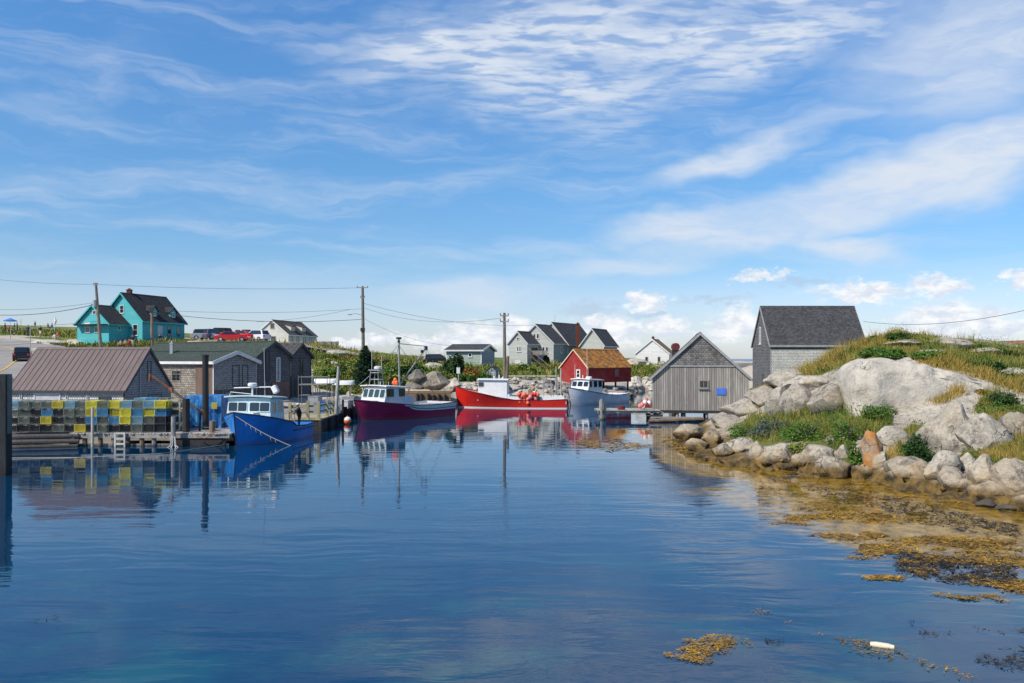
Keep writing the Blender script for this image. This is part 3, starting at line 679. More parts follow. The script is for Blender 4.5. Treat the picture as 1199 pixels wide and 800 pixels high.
def prock(px, py, wp, hp, label=None, m=GRANITE, i=0, name='boulder', cat='boulder', group=None, depth=.8, D=None, rz=None, sink=.25, tilt=(0, 0)):
    """rock whose outline in the photo is wp x hp pixels, centred at px, py"""
    if D is None:
        _, d, _ = cast([px], [py + hp * .5], 20, 140); D = float(d[0])
        if not D == D: D = H * F / (py + hp / 2 - HOR)
        D = min(D, H * F / (py + hp / 2 - HOR) if py + hp / 2 > HOR + 5 else 1e9)
    s = D / F; hw = wp * s / 2 / .86; hh = hp * s / 2 / .82
    c = W3(px, py, D + hw * depth * .7)
    return rock(name, c.x, c.y, c.z - hh * sink * .5, hw, hw * depth, hh * (1 + sink * .5), label, cat, group, m, i, rz if rz is not None else random.uniform(-.5, .5), tilt)
SR = [ # px, py, w, h, kind, label
    (807, 505, 36, 22, 'O', 'orange stained boulder at the tip of the rocky point, beside the shed dock'),
    (816, 522, 30, 15, 'G', 'low tan rock at the waterline below the orange stained tip boulder'),
    (834, 512, 22, 16, 'G', 'small pale rock just right of the orange stained tip boulder'),
    (845, 528, 26, 15, 'G', 'flat tan slab lying in the rockweed under the point'),
    (868, 520, 36, 20, 'G', 'squarish grey boulder left of the long grey waterline boulder'),
    (860, 540, 40, 10, 'O', 'thin tan ledge awash below the squarish grey boulder'),
    (888, 528, 22, 22, 'G', 'narrow grey rock wedged between two larger grey boulders'),
    (913, 534, 44, 28, 'G', 'long flat topped grey boulder at the foot of the leafy bank'),
    (940, 541, 16, 16, 'O', 'small brown rock right of the flat topped grey boulder'),
    (957, 533, 44, 32, 'L', 'rounded nearly white boulder behind the orange waterline boulder'),
    (975, 548, 44, 24, 'O', 'rounded boulder with orange lichen sitting in the water in front of the white one'),
    (973, 516, 13, 11, 'G', 'small round grey stone perched above the white boulder'),
    (985, 532, 18, 18, 'G', 'grey rock touching the right side of the white boulder'),
    (1029, 558, 15, 13, 'O', 'small round tan stone at the water left of the striped shore slab'),
    (1062, 548, 56, 27, 'G', 'wide layered grey and tan rock at the waterline below the round bush'),
    (1047, 556, 20, 14, 'O', 'tan stone leaning on the left end of the wide layered rock'),
    (1032, 541, 18, 22, 'G', 'upright tan rock beside the dark cleft'),
    (1092, 553, 24, 22, 'G', 'grey rock filling the gap right of the wide layered rock'),
    (1107, 542, 34, 38, 'G', 'tall pointed grey boulder right of the round bush'),
    (1115, 562, 34, 28, 'O', 'rounded tan boulder at the water below the tall pointed one'),
    (1131, 569, 18, 15, 'O', 'small orange stone between tan boulder and sloping ledge'),
    (1149, 552, 32, 34, 'G', 'brown grey boulder with vertical cracks under the dry grass'),
    (1132, 541, 20, 26, 'G', 'narrow grey boulder left of the vertically cracked one'),
    (1184, 556, 46, 38, 'G', 'large grey block above the sloping ledge by the picture edge'),
    (1168, 577, 76, 26, 'O', 'sloping tan ledge running down into the water'),
    (1196, 590, 24, 20, 'O', 'tan rock below the right end of the sloping ledge'),
    (1155, 590, 26, 9, 'D', 'dark wet stone awash in front of the sloping ledge'),
    (1180, 594, 24, 9, 'D', 'dark wet stone awash right of the other dark one'),
    (1021, 531, 27, 46, 'O2', 'upright rock face stained bright orange beside the green bush'),
    (1046, 512, 42, 24, 'G', 'squared grey slab under the giant boulder, left of the round bush'),
    (1110, 506, 60, 58, 'G', 'big fractured grey boulder leaning right of the giant boulder'),
    (1150, 505, 58, 50, 'G', 'grey split boulder below the dry grass slope'),
    (1188, 500, 40, 34, 'G', 'pale block half under turf at the picture edge'),
    (936, 466, 46, 38, 'L', 'grey slab with a vertical crack left of the two humped slabs'),
    (912, 470, 30, 34, 'L', 'smooth slab end next to the narrow grassy cleft'),
    (972, 470, 52, 38, 'L', 'humped pale slab just left of the giant boulder'),
    (950, 448, 62, 22, 'L', 'long whaleback slab under the grassy strip'),
    (985, 462, 38, 28, 'L', 'pale slab in the corner behind the giant boulder'),
    (925, 444, 56, 22, 'L', 'low whaleback slab in front of the dark roofed shed'),
    (870, 478, 48, 20, 'L', 'smooth pale slope slab right of the boarded shed'),
    (895, 462, 44, 26, 'L', 'pale slab rising towards the dark roofed shed'),
    (850, 492, 38, 14, 'L', 'low pale slab beside the stilts of the boarded shed'),
    (1110, 402, 60, 14, 'L', 'weathered grey bedrock hump on the skyline'),
    (1150, 412, 50, 9, 'L', 'grey bedrock rib right of the skyline hump'),
    (1060, 402, 50, 8, 'L', 'strip of pale bedrock just under the crest of the knoll'),
    (1085, 412, 44, 6, 'L', 'thin pale bedrock strip above the giant boulder'),
    (1185, 436, 44, 10, 'L', 'low tan bedrock rib in the dry grass'),
]
MK = {'G': GRANITE, 'O': GRANITE, 'L': GRANITE, 'D': GRANITED, 'O2': GRANITEO}
for i, (a, b_, c, d, k, lb) in enumerate(SR):
    if lb.startswith('rounded boulder with orange'): k = 'O'
    prock(a, b_, c, d, lb, MK[k], i, name='shore_boulder' if b_ > 500 else 'bedrock_slab', cat='boulder' if b_ > 500 else 'rock slab', depth=1.0 if k != 'L' else 1.2, rz=random.uniform(-.3, .3))
# the giant boulder
def giant():
    import bmesh
    prof = [(1003, 500), (1001, 470), (1002, 445), (1006, 430), (1018, 423), (1040, 420.5), (1062, 421), (1080, 426), (1098, 431), (1118, 436), (1140, 443), (1165, 452), (1172, 466), (1150, 480), (1128, 492), (1105, 505), (1060, 500), (1030, 503)]
    D = 38.5; s = D / F
    P = np.array([((a - 599.5) * s, H - (b_ - HOR) * s) for a, b_ in prof]); c = P.mean(0)
    bm = bmesh.new(); bmesh.ops.create_icosphere(bm, subdivisions=5, radius=1)
    n = len(P); ang = np.arctan2(P[:, 1] - c[1], P[:, 0] - c[0]); rad = np.hypot(P[:, 0] - c[0], P[:, 1] - c[1]); o_ = np.argsort(ang); ang, rad = ang[o_], rad[o_]
    for v in bm.verts:
        a = math.atan2(v.co.z, v.co.x); rr = float(np.interp(a, np.r_[ang - 2 * math.pi, ang, ang + 2 * math.pi], np.r_[rad, rad, rad]))
        ro = math.hypot(v.co.x, v.co.z); f = ro ** .28 if ro > 0 else 0     # flat front, rounded rim
        x = math.cos(a) * rr * f; z = math.sin(a) * rr * f
        yy = (abs(v.co.y) ** .8) * (1 if v.co.y > 0 else -1) * (2.6 if v.co.y > 0 else .95)
        yy += (z > 0) * z * .30 - .25 * (x + 1.5) * .25
        p = Vector((x, yy, z))
        p.y += mn.fractal(p * .55 + Vector((3, 1, 7)), 1., 2., 4) * .42; p.z += mn.fractal(p * 1.1 + Vector((9, 2, 1)), 1., 2., 3) * .10
        q = p.copy(); # the two diagonal joints across the face
        for (x0, z0, x1, z1) in ((-.2, -1.7, .75, .9), (2.6, .35, 2.2, 1.0)):
            dx, dz = x1 - x0, z1 - z0; L_ = math.hypot(dx, dz); dd = abs((q.x - x0) * dz - (q.z - z0) * dx) / L_; u = ((q.x - x0) * dx + (q.z - z0) * dz) / L_ / L_
            if 0 < u < 1 and q.y < .4: p.y += .16 * math.exp(-(dd / .09) ** 2)
            if 0 < u < 1.3 and q.y < .4 and ((q.x - x0) * dz - (q.z - z0) * dx) > 0: p.y += .07
        v.co = p
    me = bpy.data.meshes.new('giant_boulder'); bm.to_mesh(me); bm.free(); me.polygons.foreach_set('use_smooth', [True] * len(me.polygons)); me.materials.append(GRANITEL)
    o = bpy.data.objects.new('giant_boulder', me); COL.objects.link(o); o.location = (c[0], D + .6, c[1])
    tag(o, 'giant smooth pale granite boulder dominating the grassy headland', 'boulder')
giant()
# small stones along the waterline of the headland
for k in range(70):
    i = random.uniform(22, 29.4); j = int(i); u = i - j
    p = BASIN[j] * (1 - u) + BASIN[j + 1] * u; off = random.uniform(-.5, .5); s = random.uniform(.12, .34)
    x, y = p[0] + off, p[1] + off * .6
    rock('shore_stone', x, y, max(float(hz(x, y)), -.1) + s * .2, s * 1.2, s, s * .75, 'small loose granite stone along the waterline of the headland', 'stone', 'loose stones along the headland waterline', GRANITE, k, random.uniform(0, 6))
# ------------------------------------------------------------------ plants
def raw_mesh(name, co, nper, m, parent=None, loc=(0, 0, 0)):
    """co: (N*nper, 3) corner points of N separate faces"""
    N = len(co) // nper; me = bpy.data.meshes.new(name)
    me.vertices.add(len(co)); me.vertices.foreach_set('co', np.asarray(co, np.float32).ravel())
    me.loops.add(len(co)); me.loops.foreach_set('vertex_index', np.arange(len(co)))
    me.polygons.add(N); me.polygons.foreach_set('loop_start', np.arange(N) * nper); me.polygons.foreach_set('loop_total', np.full(N, nper))
    me.materials.append(m); me.update(calc_edges=True)
    o = bpy.data.objects.new(name, me); COL.objects.link(o); o.location = loc
    if parent: o.parent = parent
    return o
def leaf_quads(C, size, up=.3, asp=.55):
    n = len(C); a = rng.normal(size=(n, 3)); a[:, 2] *= .7; a /= np.linalg.norm(a, axis=1)[:, None]
    nn = rng.normal(size=(n, 3)); nn[:, 2] += up * 3; b_ = np.cross(a, nn); b_ /= np.linalg.norm(b_, axis=1)[:, None] + 1e-9
    s = (size * rng.uniform(.6, 1.4, n))[:, None] if np.isscalar(size) else size[:, None]
    return np.stack([C - a * s, C + b_ * s * asp, C + a * s, C - b_ * s * asp], 1).reshape(-1, 3)
def crown_pts(r, n, lumps=9, fill=.35):
    """points in an uneven cluster of lobes filling an ellipsoid of radii r (base at z=0)"""
    L_ = []
    cs = rng.normal(size=(lumps, 3)); cs /= np.linalg.norm(cs, axis=1)[:, None]; cs *= rng.uniform(.35, .72, (lumps, 1)); cs[:, 2] = np.abs(cs[:, 2]) * .9
    rs = rng.uniform(.28, .5, lumps); k = rng.choice(lumps, n, p=rs ** 2 / (rs ** 2).sum())
    d = rng.normal(size=(n, 3)); d /= np.linalg.norm(d, axis=1)[:, None]
    p = cs[k] + d * (rs[k] * rng.uniform(fill, 1.08, n) ** .5)[:, None]
    p[:, 2] = np.where(p[:, 2] < 0, -p[:, 2] * .4, p[:, 2])
    return p * np.array(r)
BUSHC = {}
def bush(x, y, z, r, label, m=LEAF_G, n=900, leaf=.08, group=None, name='bush', cat='bush', key=None, rz=0.):
    if key is not None and key in BUSHC:
        src, r0 = BUSHC[key]; c = copy_tree(src, (x, y, z), rz, label, group); c.scale = (r[0] / r0[0], r[1] / r0[1], r[2] / r0[2]); return c
    t_ = thing(name, label, cat, (x, y, z), rz, group)
    raw_mesh('foliage', leaf_quads(crown_pts(r, n), leaf), 4, m, t_)
    b = MB()
    for k in range(5):
        a = k * 1.26; b.tube([(0, 0, -.2), (.25 * r[0] * math.cos(a), .25 * r[1] * math.sin(a), r[2] * .4), (.5 * r[0] * math.cos(a), .5 * r[1] * math.sin(a), r[2] * .75)], [.05 * r[2], .03 * r[2], .012 * r[2]], 5)
    b.build('stem', BARK, t_)
    if key is not None: BUSHC[key] = (t_, r)
    return t_
def pbush(px, py, wp, hp, label, D=None, **kw):
    """px,py: middle of the foot of the bush in the photo"""
    if D is None:
        _, d, _ = cast([px], [py]); D = float(d[0]) if d[0] == d[0] else 90.
    s = D / F; c = W3(px, py, D)
    return bush(c.x, c.y, float(hz(c.x, c.y)) - .05, (wp * s / 2, wp * s / 2 * .8, hp * s), label, **kw)

# leafy bank and bushes of the headland
BO = [(1075, 541, 50, 42, 'round dark green bush growing between the giant boulder and the shore rocks', LEAF_D, 2600, .055),
      (1028, 492, 50, 22, 'bright green leafy bush against the lower left edge of the giant boulder', LEAF_G, 1800, .05),
      (990, 520, 50, 32, 'tall bright green weeds just left of the orange stained rock face', LEAF_G, 2000, .05),
      (1002, 545, 26, 28, 'small green bush hanging down behind the orange waterline boulder', LEAF_G, 900, .05),
      (905, 508, 70, 22, 'bluish flowering weeds on the bank above the flat topped boulder', FLOWER, 2200, .05),
      (870, 512, 46, 20, 'green weeds at the left end of the leafy bank', LEAF_G, 1300, .05),
      (945, 514, 60, 26, 'mixed green weeds in the middle of the leafy bank', LEAF_G, 2000, .05),
      (940, 528, 44, 14, 'yellow green weeds drooping over the flat topped boulder', LEAF_Y, 1200, .05),
      (1170, 475, 50, 20, 'low dark juniper bush on the rock by the picture edge', LEAF_D, 1500, .05),
      (1150, 462, 24, 8, 'small russet shrub right of the giant boulder', LEAF_R, 500, .05),
      (1120, 540, 24, 10, 'russet weeds spilling between the tall pointed boulder and dry grass', LEAF_R, 500, .05),
      (1160, 432, 46, 10, 'dark green scrub on the slope above the giant boulder', LEAF_D, 1300, .07),
      (1090, 420, 60, 12, 'green scrub band just above the giant boulder', LEAF_G, 1700, .07),
      (1040, 420, 50, 14, 'green scrub on the slope between bedrock hump and giant boulder', LEAF_G, 1500, .07),
      (1020, 416, 40, 10, 'dull green scrub left of the slope scrub', LEAF_G, 1100, .07),
      (1055, 396, 50, 9, 'low dark green shrub crowning the knoll', LEAF_D, 1200, .07),
      (1025, 400, 30, 7, 'low shrub on the left shoulder of the knoll', LEAF_G, 700, .07),
      (1175, 414, 50, 7, 'dark shrub line on the skyline by the picture edge', LEAF_D, 1300, .07),
      (1140, 408, 30, 6, 'dark shrub on the skyline behind the bedrock hump', LEAF_D, 700, .07)]
for a, b_, c, d, lb, m_, n_, lf in BO: pbush(a, b_, c, d, lb, m=m_, n=n_, leaf=lf)

def blades(polys, n, hgt, wid, name, m, label=None, dmax=140., clump=.9, thin=.5):
    """grass blades standing on the land inside outlines of the photo"""
    out = []
    areas = []
    for P in polys:
        q = np.array(P, float); areas.append((np.ptp(q[:, 0]) * np.ptp(q[:, 1])))
    for P, A in zip(polys, areas):
        q = np.array(P, float); k = int(n * A / sum(areas) * 1.7)
        px = rng.uniform(q[:, 0].min(), q[:, 0].max(), k); py = rng.uniform(q[:, 1].min(), q[:, 1].max(), k)
        ok = in_poly(px, py, P); x, y, z = cast(px[ok], py[ok], 22., dmax)
        g = ~np.isnan(y); out.append(np.stack([x[g], y[g]], 1))
    p = np.concatenate(out); keep = fbm(p[:, 0], p[:, 1], 1.1, 3, 31) > thin - .15; p = p[keep]
    p = p + rng.normal(size=p.shape) * .12
    z = hz(p[:, 0], p[:, 1]); n_ = len(p); base = np.c_[p, z - .03]
    az = rng.uniform(0, 2 * np.pi, n_); sc = np.clip(p[:, 1] / 40, .8, 2.2)
    hg = hgt * rng.uniform(.35, 1.5, n_) * (0.25 + 2.6 * fbm(p[:, 0], p[:, 1], 1.0, 3, 41) ** 2 * 1.2) * np.sqrt(sc)
    wd = wid * rng.uniform(.6, 1.3, n_) * sc
    side = np.c_[np.cos(az), np.sin(az), np.zeros(n_)]
    lean = rng.normal(size=(n_, 3)) * .35; lean[:, 2] = 1
    tri = np.stack([base - side * wd[:, None], base + side * wd[:, None], base + lean * hg[:, None]], 1).reshape(-1, 3)
    o = raw_mesh(name, tri, 3, m); tag(o, label, 'grass', kind='stuff'); return o
blades(VEG_O, 52000, .24, .016, 'grass', GRASSM, 'green and straw coloured grass over the headland turf')
DRY = [[(1070, 424), (1110, 420), (1160, 440), (1199, 448), (1199, 464), (1150, 446), (1100, 434)], [(890, 452), (925, 430), (985, 412), (998, 422), (955, 440), (900, 462)], [(988, 405), (1050, 388), (1090, 395), (1060, 402), (1000, 414)],
       [(1140, 505), (1165, 480), (1199, 482), (1199, 540), (1150, 538)], [(978, 455), (1005, 440), (1003, 470), (985, 475)], [(1085, 468), (1130, 452), (1128, 462), (1100, 476)], [(1040, 520), (1060, 515), (1050, 545), (1035, 545)]]
tall = blades(VEG_O, 5000, .60, .007, 'tall_grass', GRASSY, 'tall thin dead stems standing above the headland grass', thin=.5)
blades(DRY, 26000, .30, .016, 'dry_grass', GRASSY, 'tawny dry grass in the seams of the headland rock', thin=.42)

# village side: hill scrub
HB = [(385, 446, 40, 17, LEAF_G), (402, 440, 44, 14, LEAF_D), (378, 430, 30, 11, LEAF_Y), (412, 430, 40, 11, LEAF_Y), (455, 444, 46, 19, LEAF_G), (478, 442, 40, 16, LEAF_D), (445, 430, 40, 12, LEAF_D), (470, 432, 44, 12, LEAF_Y), (495, 440, 34, 12, LEAF_G),
      (508, 438, 30, 7, LEAF_Y), (490, 432, 36, 7, LEAF_G), (460, 452, 44, 14, LEAF_Y), (525, 441, 26, 7, LEAF_G), (518, 446, 24, 7, LEAF_Y), (372, 452, 20, 12, LEAF_G), (385, 420, 30, 7, LEAF_Y), (408, 422, 30, 7, LEAF_R), (440, 424, 40, 7, LEAF_R)]
HBL = ['scrub clump at the foot of the green hill right of the grey gables', 'dark scrub clump left of the spruce', 'yellowish scrub under the rock ledge on the hill', 'scrub clump between hill crest and spruce top', 'scrub clump right of the spruce', 'dark scrub clump behind the mast of the maroon boat', 'dark scrub clump just behind the spruce top', 'scrub clump on the crest behind the maroon boat mast', 'scrub clump left of the blocky shore boulders', 'yellow green scrub above the blocky shore boulders', 'scrub patch below the pale ledge near the dark car', 'low scrub in front of the spruce, behind the cabin', 'scrub left of the clipped dark bush', 'yellow green scrub at the top of the stone bank', 'scrub touching the right hand grey gable', 'thin yellow scrub high on the hill', 'russet scrub on the hill crest left of the tall pole', 'russet scrub on the hill crest right of the tall pole']
for i, ((a, b_, c, d, m_), lb) in enumerate(zip(HB, HBL)): pbush(a, b_, c, d, lb, m=m_, n=2600, leaf=.15, key=('hb', i % 3, m_.name), group=None, name='scrub', rz=i * 1.3)
for a, b_, c, d, m_, lb in [(533, 443, 34, 36, LEAF_D, 'rounded dark bush standing in front of the green grey bungalow'), (553, 444, 30, 18, LEAF_R, 'russet and green bush below the bungalow corner'), (553, 430, 8, 5, LEAF_D, 'tiny dark shrub above the russet bush'), (545, 447, 26, 12, LEAF_G, 'low green bush behind the white signboard post'), (566, 446, 20, 10, LEAF_G, 'low green bush left of the little grey hut'),
                      (616, 437, 26, 12, LEAF_D, 'long dark green bush on the lawn under the gable with twin windows'), (640, 430, 12, 16, LEAF_D, 'tall dark shrub by the entrance porch of the big grey house'), (634, 440, 10, 6, LEAF_D, 'small shrub at the foot of the wooden steps'), (626, 424, 12, 12, LEAF_G, 'climbing shrub below the balcony of the big grey house'), (690, 410, 12, 9, LEAF_D, 'small dark tree between brick chimney and right hand gable'), (648, 443, 8, 5, LEAF_G, 'small green shrub at the right end of the lawn')]:
    pbush(a, b_, c, d, lb, m=m_, n=4500 if c > 25 else 2200, leaf=.15 if c > 10 else .09)
blades([VEG_V[0], VEG_V[1], VEG_V[2]], 20000, .28, .05, 'meadow_grass', GRASSM, 'green meadow grass on the hill and lawns', dmax=200., thin=.3)
blades([[(0, 384), (95, 388), (95, 397), (0, 392)], [(60, 399), (140, 405), (140, 412), (60, 409)], [(130, 396), (220, 399), (220, 408), (130, 410)]], 5000, .22, .06, 'crest_grass', GRASSM, 'green grass on the crest around the turquoise house', dmax=220., thin=.35)
blades([[(215, 400), (330, 402), (370, 404), (420, 411), (440, 418), (370, 412), (215, 408)]], 5000, .25, .06, 'roadside_grass', GRASSY, 'yellowish grass along the hilltop', dmax=220., thin=.3)

def undergrowth(polys, n, name, m, label, leaf, seed, thin, hgt=.22, dmax=120.):
    out = []; areas = [np.ptp(np.array(P)[:, 0]) * np.ptp(np.array(P)[:, 1]) for P in polys]
    for P, A in zip(polys, areas):
        q = np.array(P, float); k = int(n * A / sum(areas) * 2.2); px = rng.uniform(q[:, 0].min(), q[:, 0].max(), k); py = rng.uniform(q[:, 1].min(), q[:, 1].max(), k)
        ok = in_poly(px, py, P); x, y, z = cast(px[ok], py[ok], 22., dmax); g = ~np.isnan(y); out.append(np.stack([x[g], y[g]], 1))
    p = np.concatenate(out); f = fbm(p[:, 0], p[:, 1], 1.0, 4, seed); p = p[f > thin]; f = f[f > thin]
    z = hz(p[:, 0], p[:, 1]) + rng.uniform(0, 1, len(p)) * hgt * (.3 + 6 * (f - thin))
    tag(raw_mesh(name, leaf_quads(np.c_[p, z], leaf), 4, m), label, 'undergrowth', kind='stuff')
undergrowth(VEG_O, 42000, 'undergrowth', LEAF_G, 'mixed green weeds growing through the headland grass', .038, 61, .52, .35)
undergrowth(VEG_O, 26000, 'low_undergrowth', LEAF_D, 'dark low crowberry and juniper cover on the headland', .04, 67, .55, .22)
undergrowth(VEG_O, 16000, 'russet_undergrowth', LEAF_R, 'russet weeds scattered through the headland grass', .032, 73, .56, .3)
undergrowth([VEG_V[0], VEG_V[1], VEG_V[2]], 26000, 'hill_undergrowth', LEAF_Y, 'leafy ground cover on the green hill and lawns', .12, 77, .47, .5, 200.)
undergrowth([VEG_V[0], VEG_V[1], VEG_V[2]], 12000, 'hill_dark_undergrowth', LEAF_D, 'dark ground cover patches on the green hill', .12, 79, .54, .4, 200.)
def spruce(px, py, hp, D, label):
    s = D / F; c = W3(px, py, D); h = hp * s; t_ = thing('spruce_tree', label, 'tree', (c.x, c.y, float(hz(c.x, c.y)) - .1))
    MB().tube([(0, 0, 0), (.03, 0, h * .5), (0, 0, h)], [.12, .07, .015], 7).build('trunk', BARK, t_)
    P = []
    for k in range(150):
        z = h * (.06 + .93 * (k / 150) ** .95); r = (1 - z / h) ** .8 * h * .42 * random.uniform(.6, 1.25) + .05; a = k * 2.4
        m_ = int(30 + 110 * r); u = rng.uniform(.1, 1, m_); sp = rng.normal(size=(m_, 3)) * np.array([.10, .10, .05]) * (.4 + r * .5)
        x = np.cos(a) * r * u; y = np.sin(a) * r * u; zz_ = z - u * r * .28 + u * u * r * .12
        P.append(np.stack([x, y, zz_], 1) + sp)
    P = np.concatenate(P); raw_mesh('crown', leaf_quads(P, .085, .1, .34), 4, NEEDLE, t_)
spruce(428, 458, 54, 80, 'dark green spruce on the bank behind the bow of the maroon boat')
spruce(433, 456, 36, 84, 'smaller spruce half hidden behind the tall dark spruce')

# ------------------------------------------------------------------ floating rockweed
def wpt(px, py): D = H * F / (py - HOR); return xx(px, D), D
def weed(polys, n, size, name, m, label, thin=.5, sc=(.9, .35), seed=51, soft=.1, esz=12.):
    out = []
    ar = [np.ptp(np.array(P)[:, 0]) * np.ptp(np.array(P)[:, 1]) for P in polys]
    for P, A in zip(polys, ar):
        q = np.array(P, float); k = int(n * A / sum(ar) * 2.2)
        px = rng.uniform(q[:, 0].min(), q[:, 0].max(), k); py = rng.uniform(q[:, 1].min(), q[:, 1].max(), k)
        sd = -poly_sd(px, py, q); D = H * F / (py - HOR); x = xx(px, D)
        w_ = fbm(x / sc[0], D / sc[1] * .5, 1., 6, seed); edge = np.clip(sd / esz, 0, 1)
        ok = (w_ + rng.uniform(-soft, soft, k) - (1 - edge) * .26 > thin) & (sd > 0); out.append(np.stack([x[ok], D[ok]], 1))
    p = np.concatenate(out); n_ = len(p); C = np.c_[p, rng.uniform(.003, .035, n_)]
    az = rng.uniform(0, 2 * np.pi, n_); s = size * np.clip(rng.lognormal(-.15, .6, n_), .3, 3.2)
    a = np.c_[np.cos(az), np.sin(az), rng.normal(size=n_) * .10] * s[:, None]; b_ = np.c_[-np.sin(az), np.cos(az), rng.normal(size=n_) * .12] * s[:, None] * rng.uniform(.10, .38, n_)[:, None]
    q = np.stack([C - a, C + b_ - a * .2, C + a, C - b_ + a * .3], 1).reshape(-1, 3); q[:, 2] = np.maximum(q[:, 2], .002)
    o = raw_mesh(name, q, 4, m); tag(o, label, 'seaweed', kind='stuff')
weed([[(850, 540), (935, 550), (1000, 560), (1075, 574), (1140, 588), (1199, 600), (1240, 640), (1120, 640), (1030, 642), (950, 620), (880, 582)],
      [(880, 575), (960, 588), (1040, 608), (1120, 612), (1260, 630), (1260, 712), (1120, 702), (1030, 686), (960, 658), (905, 622)]], 80000, .046, 'rockweed_mat', WEEDM, 'golden brown rockweed mat floating off the headland rocks', .468, (1.3, .42), soft=.07, esz=45.)
weed([[(1040, 640), (1199, 650), (1199, 700), (1120, 694), (1040, 676)], [(870, 552), (1000, 570), (1199, 606), (1199, 640), (1000, 600)]], 15000, .05, 'dark_rockweed_mat', WEEDD, 'dark wet rockweed on the outer edge of the golden mat', .50, (1.2, .8), 71)
weed([[(672, 517), (720, 514), (775, 516), (775, 528), (720, 530), (690, 527)], [(765, 505), (800, 510), (840, 545), (880, 549), (860, 556), (800, 540), (770, 522)]], 9000, .10, 'rockweed_shoal', WEEDM, 'golden rockweed shoal in the water off the shed dock', .46, (2.2, 3.0), 81)
weed([[(120, 523), (210, 521), (262, 517), (262, 523), (200, 530), (140, 534)], [(30, 534), (120, 528), (100, 536), (40, 541)]], 2600, .09, 'rockweed_fringe', WEEDM, 'golden rockweed fringe below the trap wharf', .46, (2.2, 2.0), 91)
weed([[(772, 768), (790, 752), (830, 744), (868, 744), (893, 752), (870, 762), (860, 775), (820, 778)]], 3400, .024, 'rockweed_patch', WEEDM, 'round patch of olive rockweed floating in the near water', .44, (.5, .3), 95, esz=26.)
weed([[(858, 710), (890, 712), (935, 728), (990, 744), (1030, 752), (1080, 768), (1199, 800), (1199, 815), (1130, 800), (1060, 778), (1010, 768), (960, 750), (900, 728), (862, 716)]], 7800, .022, 'rockweed_trail', WEEDM, 'long trail of olive rockweed drifting past the white log', .43, (.5, .3), 97, esz=16.)
weed([[(1045, 720), (1075, 722), (1070, 735), (1040, 732)], [(1075, 738), (1115, 738), (1120, 746), (1080, 748)], [(1150, 735), (1199, 735), (1199, 745), (1155, 742)], [(1130, 760), (1215, 752), (1215, 790), (1150, 788)], [(1130, 728), (1215, 730), (1215, 750), (1140, 745)], [(895, 748), (918, 748), (918, 756), (898, 755)], [(36, 724), (68, 722), (70, 730), (40, 731)], [(0, 793), (20, 793), (18, 806), (0, 806)], [(360, 783), (388, 780), (386, 786), (364, 788)], [(720, 783), (760, 790), (740, 796)]], 2600, .022, 'drifting_weed_scraps', WEEDD, 'dark scraps of weed scattered over the near water', .44, (.4, .25), 99, esz=14.)
# specks of flotsam
lg = thing('floating_log', 'short pale driftwood log floating in the weed trail', 'log', (*wpt(1033, 758), .02), R(-26))
MB().tube([(-.17, 0, 0), (-.1, 0, .006), (.08, .004, .004), (.17, 0, -.004)], [.040, .047, .046, .038], 10).build('log_wood', painted('bleached driftwood', (.75, .66, .48), .8, .2), lg, smooth=True)
MB().tube([(.165, 0, -.004), (.178, 0, -.004)], [.037, .030], 10).build('cut_end', painted('brown log end', (.35, .16, .06), .9, .2), lg)
# ------------------------------------------------------------------ buildings
def facepanel(parent, name, o, r, n, w_, h, pane=GLASS, frame=TRIMW, fw=.07, proud=.05, mun=(0, 0), sill=True, door=False, handle=True, cap=False):
    """a window or door on a wall: o centre on the wall face, r unit vector to the right, n outward normal"""
    o, r, n = Vector(o), Vector(r).normalized(), Vector(n).normalized(); u = n.cross(r).normalized()
    if u.z < 0: u = -u
    rot = Matrix((r, n, u)).transposed().to_quaternion()
    f = MB()
    def bar(cx, cz, w2, h2, pr=proud, m=0): f.box(o + r * cx + u * cz + n * (pr / 2 - .01), (w2, pr + .02, h2), m=m, rot=rot)
    bar(-w_ / 2, 0, fw, h + fw); bar(w_ / 2, 0, fw, h + fw); bar(0, h / 2, w_ - fw - .004, fw); bar(0, -h / 2, w_ - fw - .004, fw)
    for i in range(mun[0]): bar(-w_ / 2 + w_ * (i + 1) / (mun[0] + 1), 0, fw * .45, h - fw - .004, proud * .7)
    for i in range(mun[1]): bar(0, -h / 2 + h * (i + 1) / (mun[1] + 1), w_ - fw - .004, fw * .45, proud * .62)
    fr = f.build('door' if door else name, frame, parent)
    MB().box(o + n * .008, (w_ - fw + .01, .02, h - fw + .01), rot=rot).build('door_panel' if door else 'pane', pane, fr)
    if sill and not door: MB().box(o - u * (h / 2 + fw * .9) + n * (proud * .8), (w_ + .16, proud * 1.6 + .03, fw * .7), rot=rot).build('sill', frame, fr)
    if door and handle: MB().ball(o + r * w_ * .36 + n * .06, .04, 8).build('handle', STEEL, fr)
    return fr
def place(pxL, pxC, pxR, D, th):
    th = R(th); c, s = math.cos(th), math.sin(th); xc = xx(pxC, D); kL, kR = (pxL - 599.5) / F, (pxR - 599.5) / F
    tu = (xc - kL * D) / (c + kL * s); tv = (kR * D - xc) / (s - kR * c)
    return Vector((xc, D, 0)), Vector((-c, s, 0)), Vector((s, c, 0)), tu, tv
